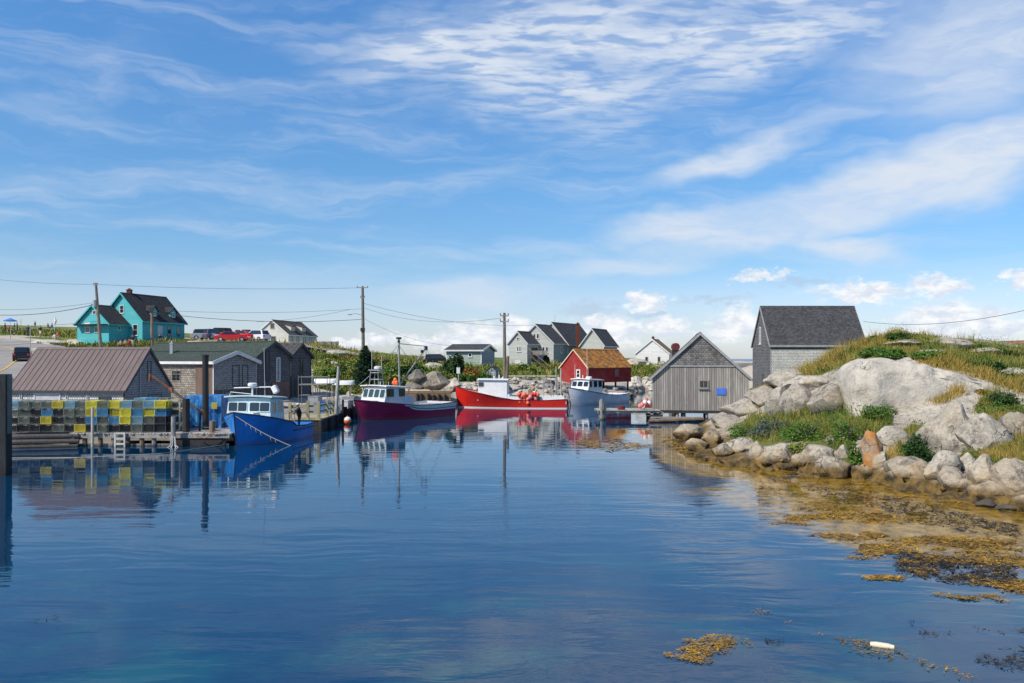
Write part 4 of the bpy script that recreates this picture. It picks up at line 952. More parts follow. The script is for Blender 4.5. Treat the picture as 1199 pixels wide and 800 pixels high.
def shell(parent, org, C, u, v, tu, tv, mode, zb, ze, zr, wallm, roofm, trim=TRIMW, over=.3, gable_over=None, wallm2=None, z2=None, thick=.12, corner=.12, ribs=0., rake=True, under=0., ridgecap=True):
    """walls + roof + trim of one gabled block; returns sides for openings. mode 'eave': ridge parallel to the left wall; 'gable': left wall is a gable"""
    if mode == 'eave': L_, Wd, ax, pr = tu, tv, -u, v
    else: L_, Wd, ax, pr = tv, tu, v, u
    ctr = C + u * tu / 2 + v * tv / 2
    # local frame: x along ridge, y such that -y is the outward side seen in front
    rz = math.atan2(ax.y, ax.x); yv = Vector((-ax.y, ax.x, 0))
    rel = Vector((ctr.x - org.x, ctr.y - org.y, zb - org.z)); he, hr = ze - zb, zr - zb
    kw = dict(parent=parent, loc=rel, rz=rz)
    hx, hy = L_ / 2, Wd / 2; go = over if gable_over is None else gable_over
    b = MB()
    if z2: # two claddings: upper from z2
        h2 = z2 - zb
        b.prism([(-hy, -under), (hy, -under), (hy, h2), (-hy, h2)], -hx, hx, 'x', 1)
        b.prism([(-hy - .02, h2), (hy + .02, h2), (hy + .02, he), (0, hr), (-hy - .02, he)], -hx - .02, hx + .02, 'x', 0)
        b.build('wall', [wallm, wallm2], **kw)
    else:
        b.prism([(-hy, -under), (hy, -under), (hy, he), (0, hr), (-hy, he)], -hx, hx, 'x'); b.build('wall', wallm, **kw)
    sl = (hr - he) / hy; e = .006
    yo, zo = hy + over, he - sl * over
    b = MB(); b.prism([(-yo, zo + e), (0, hr + e), (yo, zo + e), (yo, zo + thick), (0, hr + thick), (-yo, zo + thick)], -hx - go, hx + go, 'x')
    if ribs:
        k = int((L_ + 2 * go) / ribs)
        for i in range(k + 1):
            x = -hx - go + i * (L_ + 2 * go) / k
            for sg in (-1, 1):
                p0 = Vector((x, sg * (yo - .003), zo + thick)); p1 = Vector((x, 0, hr + thick)); b.tube([p0, p1], .035, 4)
    if ridgecap: b.prism([(-.16, hr + thick - .16 * sl + .03), (0, hr + thick + .035), (.16, hr + thick - .16 * sl + .03), (0, hr + thick - .03)], -hx - go, hx + go, 'x')
    b.build('roof', roofm, **kw)
    if trim:
        b = MB(); cw = corner; o2 = .012 + (.02 if z2 else 0)
        for sx_ in (-1, 1):
            for sy_ in (-1, 1): b.box((sx_ * (hx - cw / 2 + o2), sy_ * (hy - cw / 2 + o2), (he - under) / 2 - .02), (cw, cw, he + under - .05))
        if rake:
            for sx_ in (-1, 1):
                for sy_ in (-1, 1):
                    x0 = sx_ * (hx + go - .02); x1 = sx_ * (hx + go + .03); d = .20
                    b.prism([(sy_ * (yo + .01), zo - d * .6), (sy_ * (yo + .01), zo + thick + .01), (0, hr + thick + .012), (0, hr - d * .7)], min(x0, x1), max(x0, x1), 'x')
        for sy_ in (-1, 1): b.b2(-hx - go + .03, hx + go - .03, sy_ * (yo + .012) - .02, sy_ * (yo + .012) + .02, zo - .09, zo + thick - .02)
        b.build('trim', trim, **kw)
    sides = {'F': (Vector((0, -hy, 0)), Vector((1, 0, 0)), Vector((0, -1, 0)), L_), 'B': (Vector((0, hy, 0)), Vector((-1, 0, 0)), Vector((0, 1, 0)), L_),
             'R': (Vector((hx, 0, 0)), Vector((0, 1, 0)), Vector((1, 0, 0)), Wd), 'L': (Vector((-hx, 0, 0)), Vector((0, -1, 0)), Vector((-1, 0, 0)), Wd)}
    rm = Matrix.Rotation(rz, 3, 'Z')
    def opening(side, f, z, w_, h, **k):
        o, r, n, wd = sides[side]; p = o + r * (f - .5) * wd + Vector((0, 0, z)) + n * (.02 if z2 else 0)
        return facepanel(parent, 'window', rm @ p + rel, rm @ r, rm @ n, w_, h, **k)
    def loc(x, y, z): return rm @ Vector((x, y, z)) + rel
    return dict(op=opening, loc=loc, rz=rz, rel=rel, hx=hx, hy=hy, he=he, hr=hr, L=L_, W=Wd, sl=sl, kw=kw, sides=sides)
def house(name, label, cat, pl, mode, zb, ze, zr, wallm, roofm, group=None, **k):
    C, u, v, tu, tv = pl; c = C + u * tu / 2 + v * tv / 2; org = Vector((c.x, c.y, zb)); t_ = thing(name, label, cat, org, 0., group)
    return t_, shell(t_, org, C, u, v, tu, tv, mode, zb, ze, zr, wallm, roofm, **k)
def chimney(parent, p, w_, h, m=BRICKM, cap=True):
    b = MB().box((p[0], p[1], p[2] + h / 2), (w_, w_, h)); b.box((p[0], p[1], p[2] + h + .04), (w_ * 1.2, w_ * 1.2, .09)); b.box((p[0], p[1], p[2] + h + .16), (w_ * .45, w_ * .45, .18)); b.build('chimney', m, parent)

# big brown metal roofed shed behind the traps
t_, s = house('metal_roofed_shed', 'long grey shingled fish shed with ribbed mauve brown metal roof behind the traps', 'shed', place(11.5, 146, 200, 50, 5.7), 'eave', .7, zz(456.5, 50), 5.12, SH_LIGHT, METALROOF, trim=DARKTRIM, over=.12, gable_over=.1, ribs=.34, thick=.06, corner=.1, under=.5)
gw = MB().prism([(-s['hy'] + .02, 0), (s['hy'] - .02, 0), (s['hy'] - .02, s['he']), (0, s['hr'] - .03), (-s['hy'] + .02, s['he'])], s['hx'] + .002, s['hx'] + .022, 'x'); gw.build('gable_cladding', SH_GREY, **s['kw'])  # darker shingles than the front wall, painting this gable's shade
s['op']('R', .5, 3.05, .42, 1.15, mun=(0, 1), frame=DARKTRIM, sill=False)
s['op']('R', .62, .8, 1.6, 1.5, door=True, pane=BD_DARK, frame=DARKTRIM)
s['op']('F', .33, 1.1, 1.6, 1.3, door=True, pane=painted('whitewashed boards', (.62, .6, .58), .8, .25), frame=TRIMW, handle=False)
s['op']('F', .83, 1.25, .7, .6, frame=DARKTRIM)
for f in (.10, .5, .68): s['op']('F', f, 1.55, .1, .35, frame=TRIMW, sill=False, fw=.03)
MB().tube([s['loc'](s['hx'] + .06, -1.1, .2), s['loc'](s['hx'] + .06, -1.1, 3.4)], .05).build('drain_pipe', STEEL, t_)

# the green roofed pair and the gable beyond
t_, s = house('green_roofed_shed', 'low peeling shingled shed with green roof and small front gable beside the blue boat', 'shed', place(150, 250, 300, 60, 30), 'eave', .9, 4.28, 4.95, SH_OLD, SH_ROOFGREEN, trim=TRIMW, over=.25, corner=.1, under=1.)
gw = MB().prism([(-s['hy'] + .02, 2.25 - .9 + .05), (s['hy'] - .02, 1.4), (s['hy'] - .02, s['he']), (0, s['hr'] - .03), (-s['hy'] + .02, s['he'])], s['hx'] + .002, s['hx'] + .03, 'x'); gw.build('gable_cladding', SH_GREY, **s['kw'])
MB().b2(s['hx'] + .002, s['hx'] + .02, -s['hy'] + .02, s['hy'] - .02, -.3, 1.38).build('lower_boards', BD_DARK, **s['kw'])
s['op']('R', .5, 2.35, .62, 1.5, door=True, pane=SH_GREY, frame=DARKTRIM, handle=False); s['op']('R', .72, 2.35, .5, 1.5, door=True, pane=BD_DARK, frame=DARKTRIM, handle=False)
s['op']('R', .35, .75, .5, .75, door=True, pane=painted('grey hatch', (.42, .44, .45), .6), frame=GREYTRIM, handle=False); s['op']('R', .55, .6, .6, 1.2, door=True, pane=BLACK, frame=DARKTRIM, handle=False)
s['op']('F', .585, 2.35, .9, .75, mun=(1, 2), frame=SH_OLD, sill=False)
MB().b2(s['hx'] * .62, s['hx'] * .98, -s['hy'] - .05, -s['hy'] - .01, -.3, 3.3).build('plank_patch', boards('brown bare planks', (.24, .16, .12), (.18, .13, .10), .14, ln=5.), **s['kw'])
MB().b2(-s['hx'], s['hx'], -s['hy'] - .06, -s['hy'] - .01, -.3, .62).build('lower_boards', BD_GREY, **s['kw'])
cl = s['loc'](-1.6, -.5, 0); chimney(t_, (cl.x, cl.y, s['hr'] - .3), .22, .95, STEEL)
t_, s = house('tall_gabled_shed', 'dark grey shingled shed with long green roof behind the blue boat cabin', 'shed', place(165, 301, 340, 68, 30), 'eave', 1., zz(417, 68), 5.82, SH_DARK, SH_ROOFGREEN, trim=DARKTRIM, over=.2, under=1.)
s['op']('R', .62, 2.6, .35, 1.9, mun=(0, 1), frame=TRIMW, sill=False, fw=.09, pane=SH_GREY); s['op']('R', .3, 2.9, .4, 2.4, door=True, pane=BD_DARK, frame=DARKTRIM, handle=False)
MB().b2(s['hx'] + .003, s['hx'] + .04, -.3, 1.7, -.5, 1.6).build('plank_patch', boards('reddish bare planks', (.28, .17, .13), (.22, .14, .11), .14, ln=4.), **s['kw'])
MB().b2(s['hx'] + .003, s['hx'] + .03, -1.7, -.32, -.5, 1.1).build('lower_boards', BD_DARK, **s['kw'])
t_, s = house('narrow_gabled_shed', 'narrow dark shingled shed at the right end of the gabled row', 'shed', place(318, 341, 364.5, 73.5, 30), 'eave', 1., zz(417, 73.5), 5.75, SH_DARK, SH_ROOFOLD, trim=DARKTRIM, over=.2, under=1.)
s['op']('R', .5, 2.6, .3, 1.9, mun=(0, 1), frame=DARKTRIM, sill=False); s['op']('R', .3, 1.0, .6, 1.4, door=True, pane=BLACK, frame=DARKTRIM, handle=False)

# turquoise house
C, u, v, tu, tv = place(119, 166.8, 214.5, 120, 16.6); tv = 9.0
zb = 7.0; org = Vector((C.x, C.y, zb)); t_ = thing('turquoise_house', 'turquoise clapboard house with dark dormered roof and lower front wing on the hill', 'house', org)
s = shell(t_, org, C, u, v, tu, tv, 'gable', zb, zz(374, 120), 13.75, CL_TEAL, SH_ROOF, trim=painted('turquoise trim', (.05, .42, .44), .6), over=.35, under=1.2)
s['op']('L', .5, 4.5, .62, 1.1, mun=(0, 1)); s['op']('L', .83, 1.55, .75, 1.5, mun=(0, 1)); s['op']('L', .92, -.2, .35, .5, sill=False)
for f in (.62, .85): s['op']('F', f, 1.55, .7, 1.3, mun=(0, 1), frame=painted('dull turquoise trim', (.05, .30, .32), .6))
s['op']('F', .40, 1.15, .9, 2.1, door=True, pane=painted('white door', (.6, .62, .62), .6)); s['op']('F', .2, 1.6, .5, 1.0)
for q in (.33, .78):  # dormers on the right hand slope (local -y)
    x = -s['hx'] + s['L'] * q; y0 = -s['hy'] + .45; zd = s['he'] + .45 * s['sl']
    d = MB(); d.prism([(x - .62, zd - .1), (x + .62, zd - .1), (x + .62, zd + .95), (x, zd + 1.5), (x - .62, zd + .95)], y0, y0 + 1.9, 'y'); dm = d.build('dormer', CL_TEAL, **s['kw'])
    r = MB(); r.prism([(x - .85, zd + .78), (x, zd + 1.54), (x + .85, zd + .78), (x + .85, zd + .88), (x, zd + 1.66), (x - .85, zd + .88)], y0 - .18, y0 + 2.1, 'y'); r.build('dormer_roof', SH_ROOF, dm)
    facepanel(dm, 'dormer_window', (x, y0, zd + .5), (1, 0, 0), (0, -1, 0), .5, .7, mun=(0, 1))
p = s['loc'](-s['hx'] + 1.9, .35, s['hr'] - .4); chimney(t_, p, .6, 1.0)
# front wing
C2 = Vector((-55.2, 116.95, 0)); w2 = 5.36
s = shell(t_, org, C2, u, v, w2, 4.3, 'gable', 6.3, zz(378, 117), 11.85, CL_TEAL, SH_ROOF, trim=painted('turquoise trim', (.05, .42, .44), .6), over=.3, under=1.)
s['op']('L', .34, 2.2, .75, .75); s['op']('L', .62, 2.2, .65, .75); s['op']('L', .55, 4.55, .55, .5, sill=False); s['op']('F', .45, 2.45, .45, .55)
MB().b2(-s['hx'] - .9, -s['hx'] - .02, -s['hy'] + .1, s['hy'] - .1, 2.85, 2.93).build('awning', SH_ROOF, **s['kw'])
MB().box(s['loc'](-s['hx'] - .35, .6, 3.05), (.9, .06, .3), s['rz'] + R(90)).build('hanging_board', WHITE, t_)

# white cottage on the hill
t_, s = house('white_hill_cottage', 'weathered white cottage with two roof dormers on the hill left of the tall pole', 'house', (lambda q: (q[0], q[1], q[2], q[3], 13.))(place(299, 337.5, 376, 168, 12)), 'gable', 6.6, zz(391.7, 168), 12.1, CL_WHITE, SH_ROOFBROWN, trim=TRIMW, over=.2, under=1.5)
s['op']('L', .52, 4.4, .8, 1.0, mun=(0, 1), frame=GREYTRIM); s['op']('L', .55, 1.6, 1., 1.4, frame=GREYTRIM); s['op']('L', .2, 1.6, .8, 1.2, frame=GREYTRIM)
for f in (.12, .32, .55, .78): s['op']('F', f, 1.6, .9, 1.5, frame=painted('green shutter', (.1, .16, .12), .6))
for q in (.3, .68):
    x = -s['hx'] + s['L'] * q; y0 = -s['hy'] + .9; zd = s['he'] + .9 * s['sl']
    dm = MB().prism([(y0, zd - .1), (y0, zd + .95), (y0 + 2.3, zd + 1.6), (y0 + 2.6, zd + .9)], x - .9, x + .9, 'x').build('dormer', CL_WHITE, **s['kw'])
    MB().prism([(y0 - .15, zd + .93), (y0 - .15, zd + 1.03), (y0 + 2.4, zd + 1.74), (y0 + 2.4, zd + 1.62)], x - 1., x + 1., 'x').build('dormer_roof', SH_ROOFBROWN, dm)
    facepanel(dm, 'dormer_window', (x, y0, zd + .45), (1, 0, 0), (0, -1, 0), .9, .6)
c = W3(383, 402, 170); fz = thing('deck_fence', 'grey board fence beside the white hill cottage', 'fence', (c.x, c.y, 6.6))
b = MB(); b.box((0, 0, .75), (4.6, .08, 1.1)); b.build('boards', BD_GREY, fz)
for k in range(4): MB().box((-2.2 + k * 1.45, -.1, .6), (.12, .12, 1.6)).build('post', WOODG, fz)

# green grey bungalow
t_, s = house('green_bungalow', 'pale green single storey bungalow with grey roof behind the dark bush', 'house', place(522.5, 563.8, 579, 110, 10), 'eave', 3.2, zz(410.2, 110), 6.3, CL_GREEN, SH_ROOFOLD, trim=TRIMW, over=.3, under=1.)
MB().b2(-s['hx'] + .1, s['hx'] - .1, -s['hy'] - .02, -s['hy'] + .05, s['he'] - .42, s['he'] - .06).build('frieze', CL_SLATE, **s['kw'])
for f in (.32, .68): s['op']('F', f, 1.75, .42, .42)
MB().box(s['loc'](s['hx'] + .01, 0, 1.15), (.06, s['W'] - .3, 2.2), s['rz']).build('side_shade_panel', CL_SLATE, t_)  # darker slate sheet paints the shade on this gable end

# big grey house
GTR = painted('pale grey trim', (.50, .51, .50), .7, .1)
org = Vector((xx(617.2, 128), 128, 3.3)); t_ = thing('grey_compound_house', 'large grey house of three stepped gables with brick chimney above the lawn', 'house', org)
pl = place(595.6, 617.2, 630.6, 128, 25); s = shell(t_, org, *pl, 'gable', 3.2, zz(401.5, 128), 8.55, CL_GREYG, SH_ROOFOLD, trim=GTR, over=.22, under=1.)
s['op']('L', .5, 2.75, .28, .8); s['op']('L', .62, 2.75, .28, .8); s['op']('L', .5, 4.3, .4, .4, sill=False); s['op']('L', .5, .55, .8, .9, door=True, pane=CL_WHITE2, handle=False)
MB().box(s['loc'](s['L'] / 2 - 1.6, -s['hy'] - .015, 1.9), (2.2, .05, 2.2), s['rz']).build('porch_shade_panel', BLACK, t_)  # black sheet on the wall, painted shade of the porch interior
pl = place(607, 648, 668, 131, 25); s2 = shell(t_, org, *pl, 'gable', 3.2, zz(401.5, 131), 9.75, CL_GREYG, SH_ROOFOLD, trim=GTR, over=.22, under=1.)
for f in (.72, .82): s2['op']('L', f, 2.65, .38, .9)
for f in (.46, .56): s2['op']('L', f, 4.75, .35, .75, fw=.06)
s2['op']('F', .45, 2.7, .9, 1.0)
MB().box(s2['loc'](0, -s2['hy'] - .012, s2['he'] / 2 - .4), (s2['L'] - .3, .04, s2['he'] + .6), s2['rz']).build('side_shade_panel', CL_SLATE, t_)  # shade of the right-hand wall painted as a darker slate sheet
pl = list(place(628, 665, 676, 136, 30)); pl[4] = 10.; s3 = shell(t_, org, *pl, 'gable', 3.2, zz(402.5, 136), 10.25, CL_GREYG, SH_ROOFOLD, trim=GTR, over=.22, under=1.)
MB().box(s3['loc'](0, -s3['hy'] - .012, s3['he'] / 2 - .4), (s3['L'] - .3, .04, s3['he'] + .6), s3['rz']).build('side_shade_panel', CL_SLATE, t_)  # again a darker sheet carrying the wall's shade in its colour
c = W3(676.5, 404, 135.5); chimney(t_, (c.x - org.x, c.y - org.y, 0), .55, zz(379.5, 135.5) - org.z)
MB().tube([s3['loc'](-4, 0, s3['hr'] - .1), s3['loc'](-4, 0, s3['hr'] + 1.3)], .03).build('aerial', STEEL, t_)
b = MB(); c = W3(632, 413, 126) - org; b.box((c.x, c.y, c.z), (2.3, .06, .6)); b.box((c.x, c.y + .8, c.z - .35), (2.3, 1.6, .08)); b.build('balcony', BD_GREY, t_)
# steps up to the porch
b = MB(); p0 = W3(645, 437, 116); p1 = W3(618, 414, 126)
for k in range(14):
    q = p0.lerp(p1, k / 13); b.box(q - org, (.5, 1.0, .06))
b.tube([p0 - org, p1 - org], .06, 4); b.tube([p0 - org + Vector((0, 0, .8)), p1 - org + Vector((0, 0, .8))], .05, 4); b.build('stairs', WOODT, t_)
t_, s = house('grey_gabled_cottage', 'grey gabled cottage just right of the brick chimney', 'house', place(680, 707, 722.5, 132, 25), 'gable', 3.2, zz(403.6, 132), 9.1, CL_GREYG, SH_ROOFOLD, trim=GTR, over=.25, under=1.)
s['op']('L', .78, 2.3, .5, .7); s['op']('L', .5, 2.3, .4, .6)
MB().box(s['loc'](0, -s['hy'] - .012, s['he'] / 2 - .4), (s['L'] - .3, .04, s['he'] + .6), s['rz']).build('side_shade_panel', CL_SLATE, t_)  # cottage's shaded right wall, its shade put into a darker sheet

# red shed
t_, s = house('red_fish_shed', 'red shingled shed on stilts with orange lichened roof', 'shed', place(656, 688.5, 739, 95, 45), 'gable', zz(448.5, 95), zz(430.5, 95), zz(409.6, 97), SH_RED, SH_LICHEN, trim=None, over=.12, thick=.09)
b = MB(); hx, hy = s['hx'], s['hy']
for sy_ in (-1, 1): b.prism([(sy_ * (hy + .12), s['he'] - .19), (sy_ * (hy + .12), s['he'] + .0), (0, s['hr'] + .08), (0, s['hr'] - .06)], -hx - .15, -hx - .11, 'x'); b.box((-hx + .04, sy_ * (hy - .04), s['he'] / 2), (.08, .1, s['he']))
b.build('trim', painted('cream trim', (.7, .55, .38), .7), **s['kw'])
s['op']('L', .66, 1.0, .48, .85, fw=.12, mun=(0, 1)); s['op']('F', .65, 1.1, .75, .8, frame=painted('dull red', (.28, .06, .05), .7), fw=.1, pane=painted('faded pane', (.22, .12, .11), .6))
for i, (a, b_) in enumerate([(x, y) for x in (-hx + .3, -hx / 3, hx / 3, hx - .3) for y in (-hy + .25, 0, hy - .25)]):
    p = s['loc'](a, b_, 0); MB().tube([(p.x, p.y, 0), (p.x, p.y, -2.6)], .11, 7).build('stilt', WOODD, t_)

# white gable house behind the boarded shed
t_, s = house('white_gable_house', 'white gabled house with mossy brown roof between red shed and boarded shed', 'house', place(744.4, 783.4, 790, 140, 20), 'gable', 3.4, zz(413.7, 140), 7.65, CL_WHITE2, SH_MOSS, over=.15, under=1.2, trim=TRIMW)
s['op']('L', .33, 1.0, .45, .7, frame=GREYTRIM); s['op']('L', .70, 1.0, .38, .75, frame=GREYTRIM)
p = s['loc'](-s['hx'] + .7, 0, s['hr'] - .2); chimney(t_, p, .38, .55)
c = W3(791, 404, 138); t_ = thing('round_tank', 'round dark red tank standing behind the white gable house', 'tank', (c.x, c.y, 3.6)); b = MB(); b.tube([(0, -.6, c.z - 3.9), (0, .8, c.z - 3.9)], .6, 20); b.build('drum', painted('oxide red', (.12, .015, .02), .6), t_, smooth=True)
b = MB()
for q in (-.4, .6): b.box((0, q, (c.z - 4.35) / 2), (.9, .15, c.z - 4.35))
b.build('cradle', WOODD, t_)

# the boarded shed on stilts
D0 = 63.4; zb = zz(481, 64.); C, u, v, tu, _tv = place(764, 877, 900, D0, 9.5)
t_, s = house('boarded_shed', 'weathered grey boarded shed with shingled gable standing on stilts', 'shed', (C, u, v, tu, 5.4), 'gable', zb, zz(441.5, 64.), zz(390.5, 64.), BD_GREY, SH_ROOFOLD, trim=GREYTRIM, over=.22, gable_over=.16, thick=.10, corner=.08)
hg = zz(428.2, 64.) - zb; hy = s['hy']; yy = (s['hr'] - hg) / s['sl']
MB().prism([(-yy + .12, hg), (yy - .12, hg), (0, s['hr'] - .1)], -s['hx'] - .03, -s['hx'] - .004, 'x').build('gable_shingles', shingle('gable shingles', (.24, .23, .22), (.09, .085, .08), .24, .15, (.40, .39, .37), .5), **s['kw'])
MB().b2(-s['hx'] - .06, -s['hx'] - .005, -yy, yy, hg - .09, hg + .03).build('belly_board', GREYTRIM, **s['kw'])
s['op']('L', (824.5 - 764) / 113, zz(450, 64.) - zb, .62, .55, mun=(1, 0), frame=painted('bare frame', (.28, .26, .23), .85, .2), fw=.08, proud=.07)
MB().box((-s['hx'] - .03, -((845 - 764) / 113 - .5) * s['W'], zz(458.4, 64.) - zb), (.04, .72, .5)).build('blue_board', painted('blue board', (.06, .16, .62), .6, .15), **s['kw'], bevel=.01)
for f, d in [(q, e) for q in (.05, .26, .33, .57, .87) for e in (.2, 3.2)]:
    p = s['loc'](-s['hx'] + d, -(f - .5) * s['W'], 0); MB().tube([(p.x, p.y, -.005), (p.x, p.y, -2.2)], .11 if f in (.26, .57) else .14, 7).build('stilt', WOODG if f in (.26, .57) and d < 1 else WOODD, t_)
MB().b2(-s['hx'] + .02, s['hx'] - .02, -hy + .05, hy - .05, -.2, -.004).build('floor_beam', WOODD, **s['kw'])
# its dock
dk = thing('shed_dock', 'small plank dock reaching left from the boarded shed', 'dock', (xx(735, 63.5), 63.6, 0)); o = dk.location
b = MB()
for k in range(22):
    b.box((-2.2 + k * .21, .5, .68 + random.uniform(-.008, .008)), (.19, 2.6 + random.uniform(-.1, .1), .06))
b.build('deck', BD_DECK, dk)
b = MB(); b.b2(-2.3, 2.4, -.7, -.52, .48, .645); b.b2(-2.3, 2.4, 1.5, 1.66, .48, .645); b.build('beam', WOODG, dk)
for (px, y0, y1, dd, r_) in [(703.5, 467, 495, -.9, .10), (707.5, 472, 497, -.6, .13), (709.5, 476, 495, .8, .10), (706, 470, 492, 1.6, .09)]:
    MB().tube([(xx(px, 63) - o.x, dd, -1), (xx(px, 63) - o.x + .03, dd, zz(y0, 63))], r_, 8).build('pile', WOODG, dk)
b = MB()
for k in range(5):
    for q in (0, 1):
        if k % 2: b.box((xx(769, 63) - o.x, .2 + q * 1.6 - .5, -.3 + k * .19), (.98, .2, .17))
        else: b.box((xx(769, 63) - o.x - .38 + q * .76, .3, -.3 + k * .19), (.2, 2.0, .17))
b.build('crib', WOODG, dk)
fl = thing('fallen_timber', 'old timber lying in the shallows beside the dock crib', 'timber', (xx(800, 60), 60, .1)); MB().tube([(-2.4, 0, 0), (1.6, .8, .1)], .13, 7).build('timber', WOODT, fl)
fl = thing('fallen_timber', 'thin plank awash under the boarded shed, behind the old timber', 'timber', (xx(790, 62.5), 62, .22)); MB().box((0, 0, 0), (3.6, .25, .1)).build('plank', WOODG, fl)

# dark roofed shed on the headland
C = Vector((xx(902, 78), 78, 0)); t_, s = house('dark_roofed_shed', 'tall pale shingled shed with steep dark roof behind the headland rocks', 'shed', (C, Vector((0, 1, 0)), Vector((1, 0, 0)), 5.7, 8.7), 'gable', 1.2, zz(403.5, 78), zz(360, 80.8), SH_LIGHT, SH_ROOFOLD, trim=GREYTRIM, over=.12, gable_over=.12, corner=.1, under=1.)
MB().prism([(-s['hy'] + .03, -1), (s['hy'] - .03, -1), (s['hy'] - .03, s['he']), (0, s['hr'] - .04), (-s['hy'] + .03, s['he'])], -s['hx'] - .02, -s['hx'] - .003, 'x').build('gable_cladding', SH_DARK, **s['kw'])
MB().b2(-s['hx'] + .08, s['hx'] - .08, -s['hy'] - .04, -s['hy'] - .003, s['he'] - .42, s['he'] - .12).build('frieze', DARKTRIM, **s['kw'])
s['op']('L', .45, s['he'] + .9, .45, 1.5, mun=(0, 1), frame=TRIMW, fw=.1)
s['op']('L', .62, 1.3, .5, 1.0, frame=DARKTRIM)

# roof at the far right edge, small hut, stone wall
t_, s = house('brown_roofed_house', 'reddish brown roof just visible beyond the headland at the picture edge', 'house', (Vector((xx(1200, 95) + 5, 95, 0)), Vector((-1, 0, 0)), Vector((0, 1, 0)), 7.5, 7.), 'gable', 3.2, 4.7, zz(400, 97), CL_WHITE, painted('reddish brown roofing', (.3, .13, .08), .8), over=.3, under=1.)
t_, s = house('grey_hut', 'tiny grey hut with pointed roof behind the red boat cabin', 'hut', place(570, 580.5, 585.5, 92, 20), 'gable', 1.9, zz(434, 92), zz(429.3, 92.5), CL_SLATE, SH_ROOFOLD, over=.1, thick=.05, trim=None, under=.5)
s['op']('L', .6, .75, .3, .6, frame=CL_WHITE2, pane=CL_SLATE, fw=.05, sill=False)
# far stone wall
wl = MB(); c = W3(869, 436, 104); wl.box((c.x + .6, c.y, 3.2), (4.4, .6, 1.5)); tag(wl.build('stone_wall', shingle('coursed rubble', (.34, .34, .33), (.22, .22, .22), .4, .22, (.15, .15, .15), .4)), 'low grey stone wall between the boarded shed and dark roofed shed', 'wall')
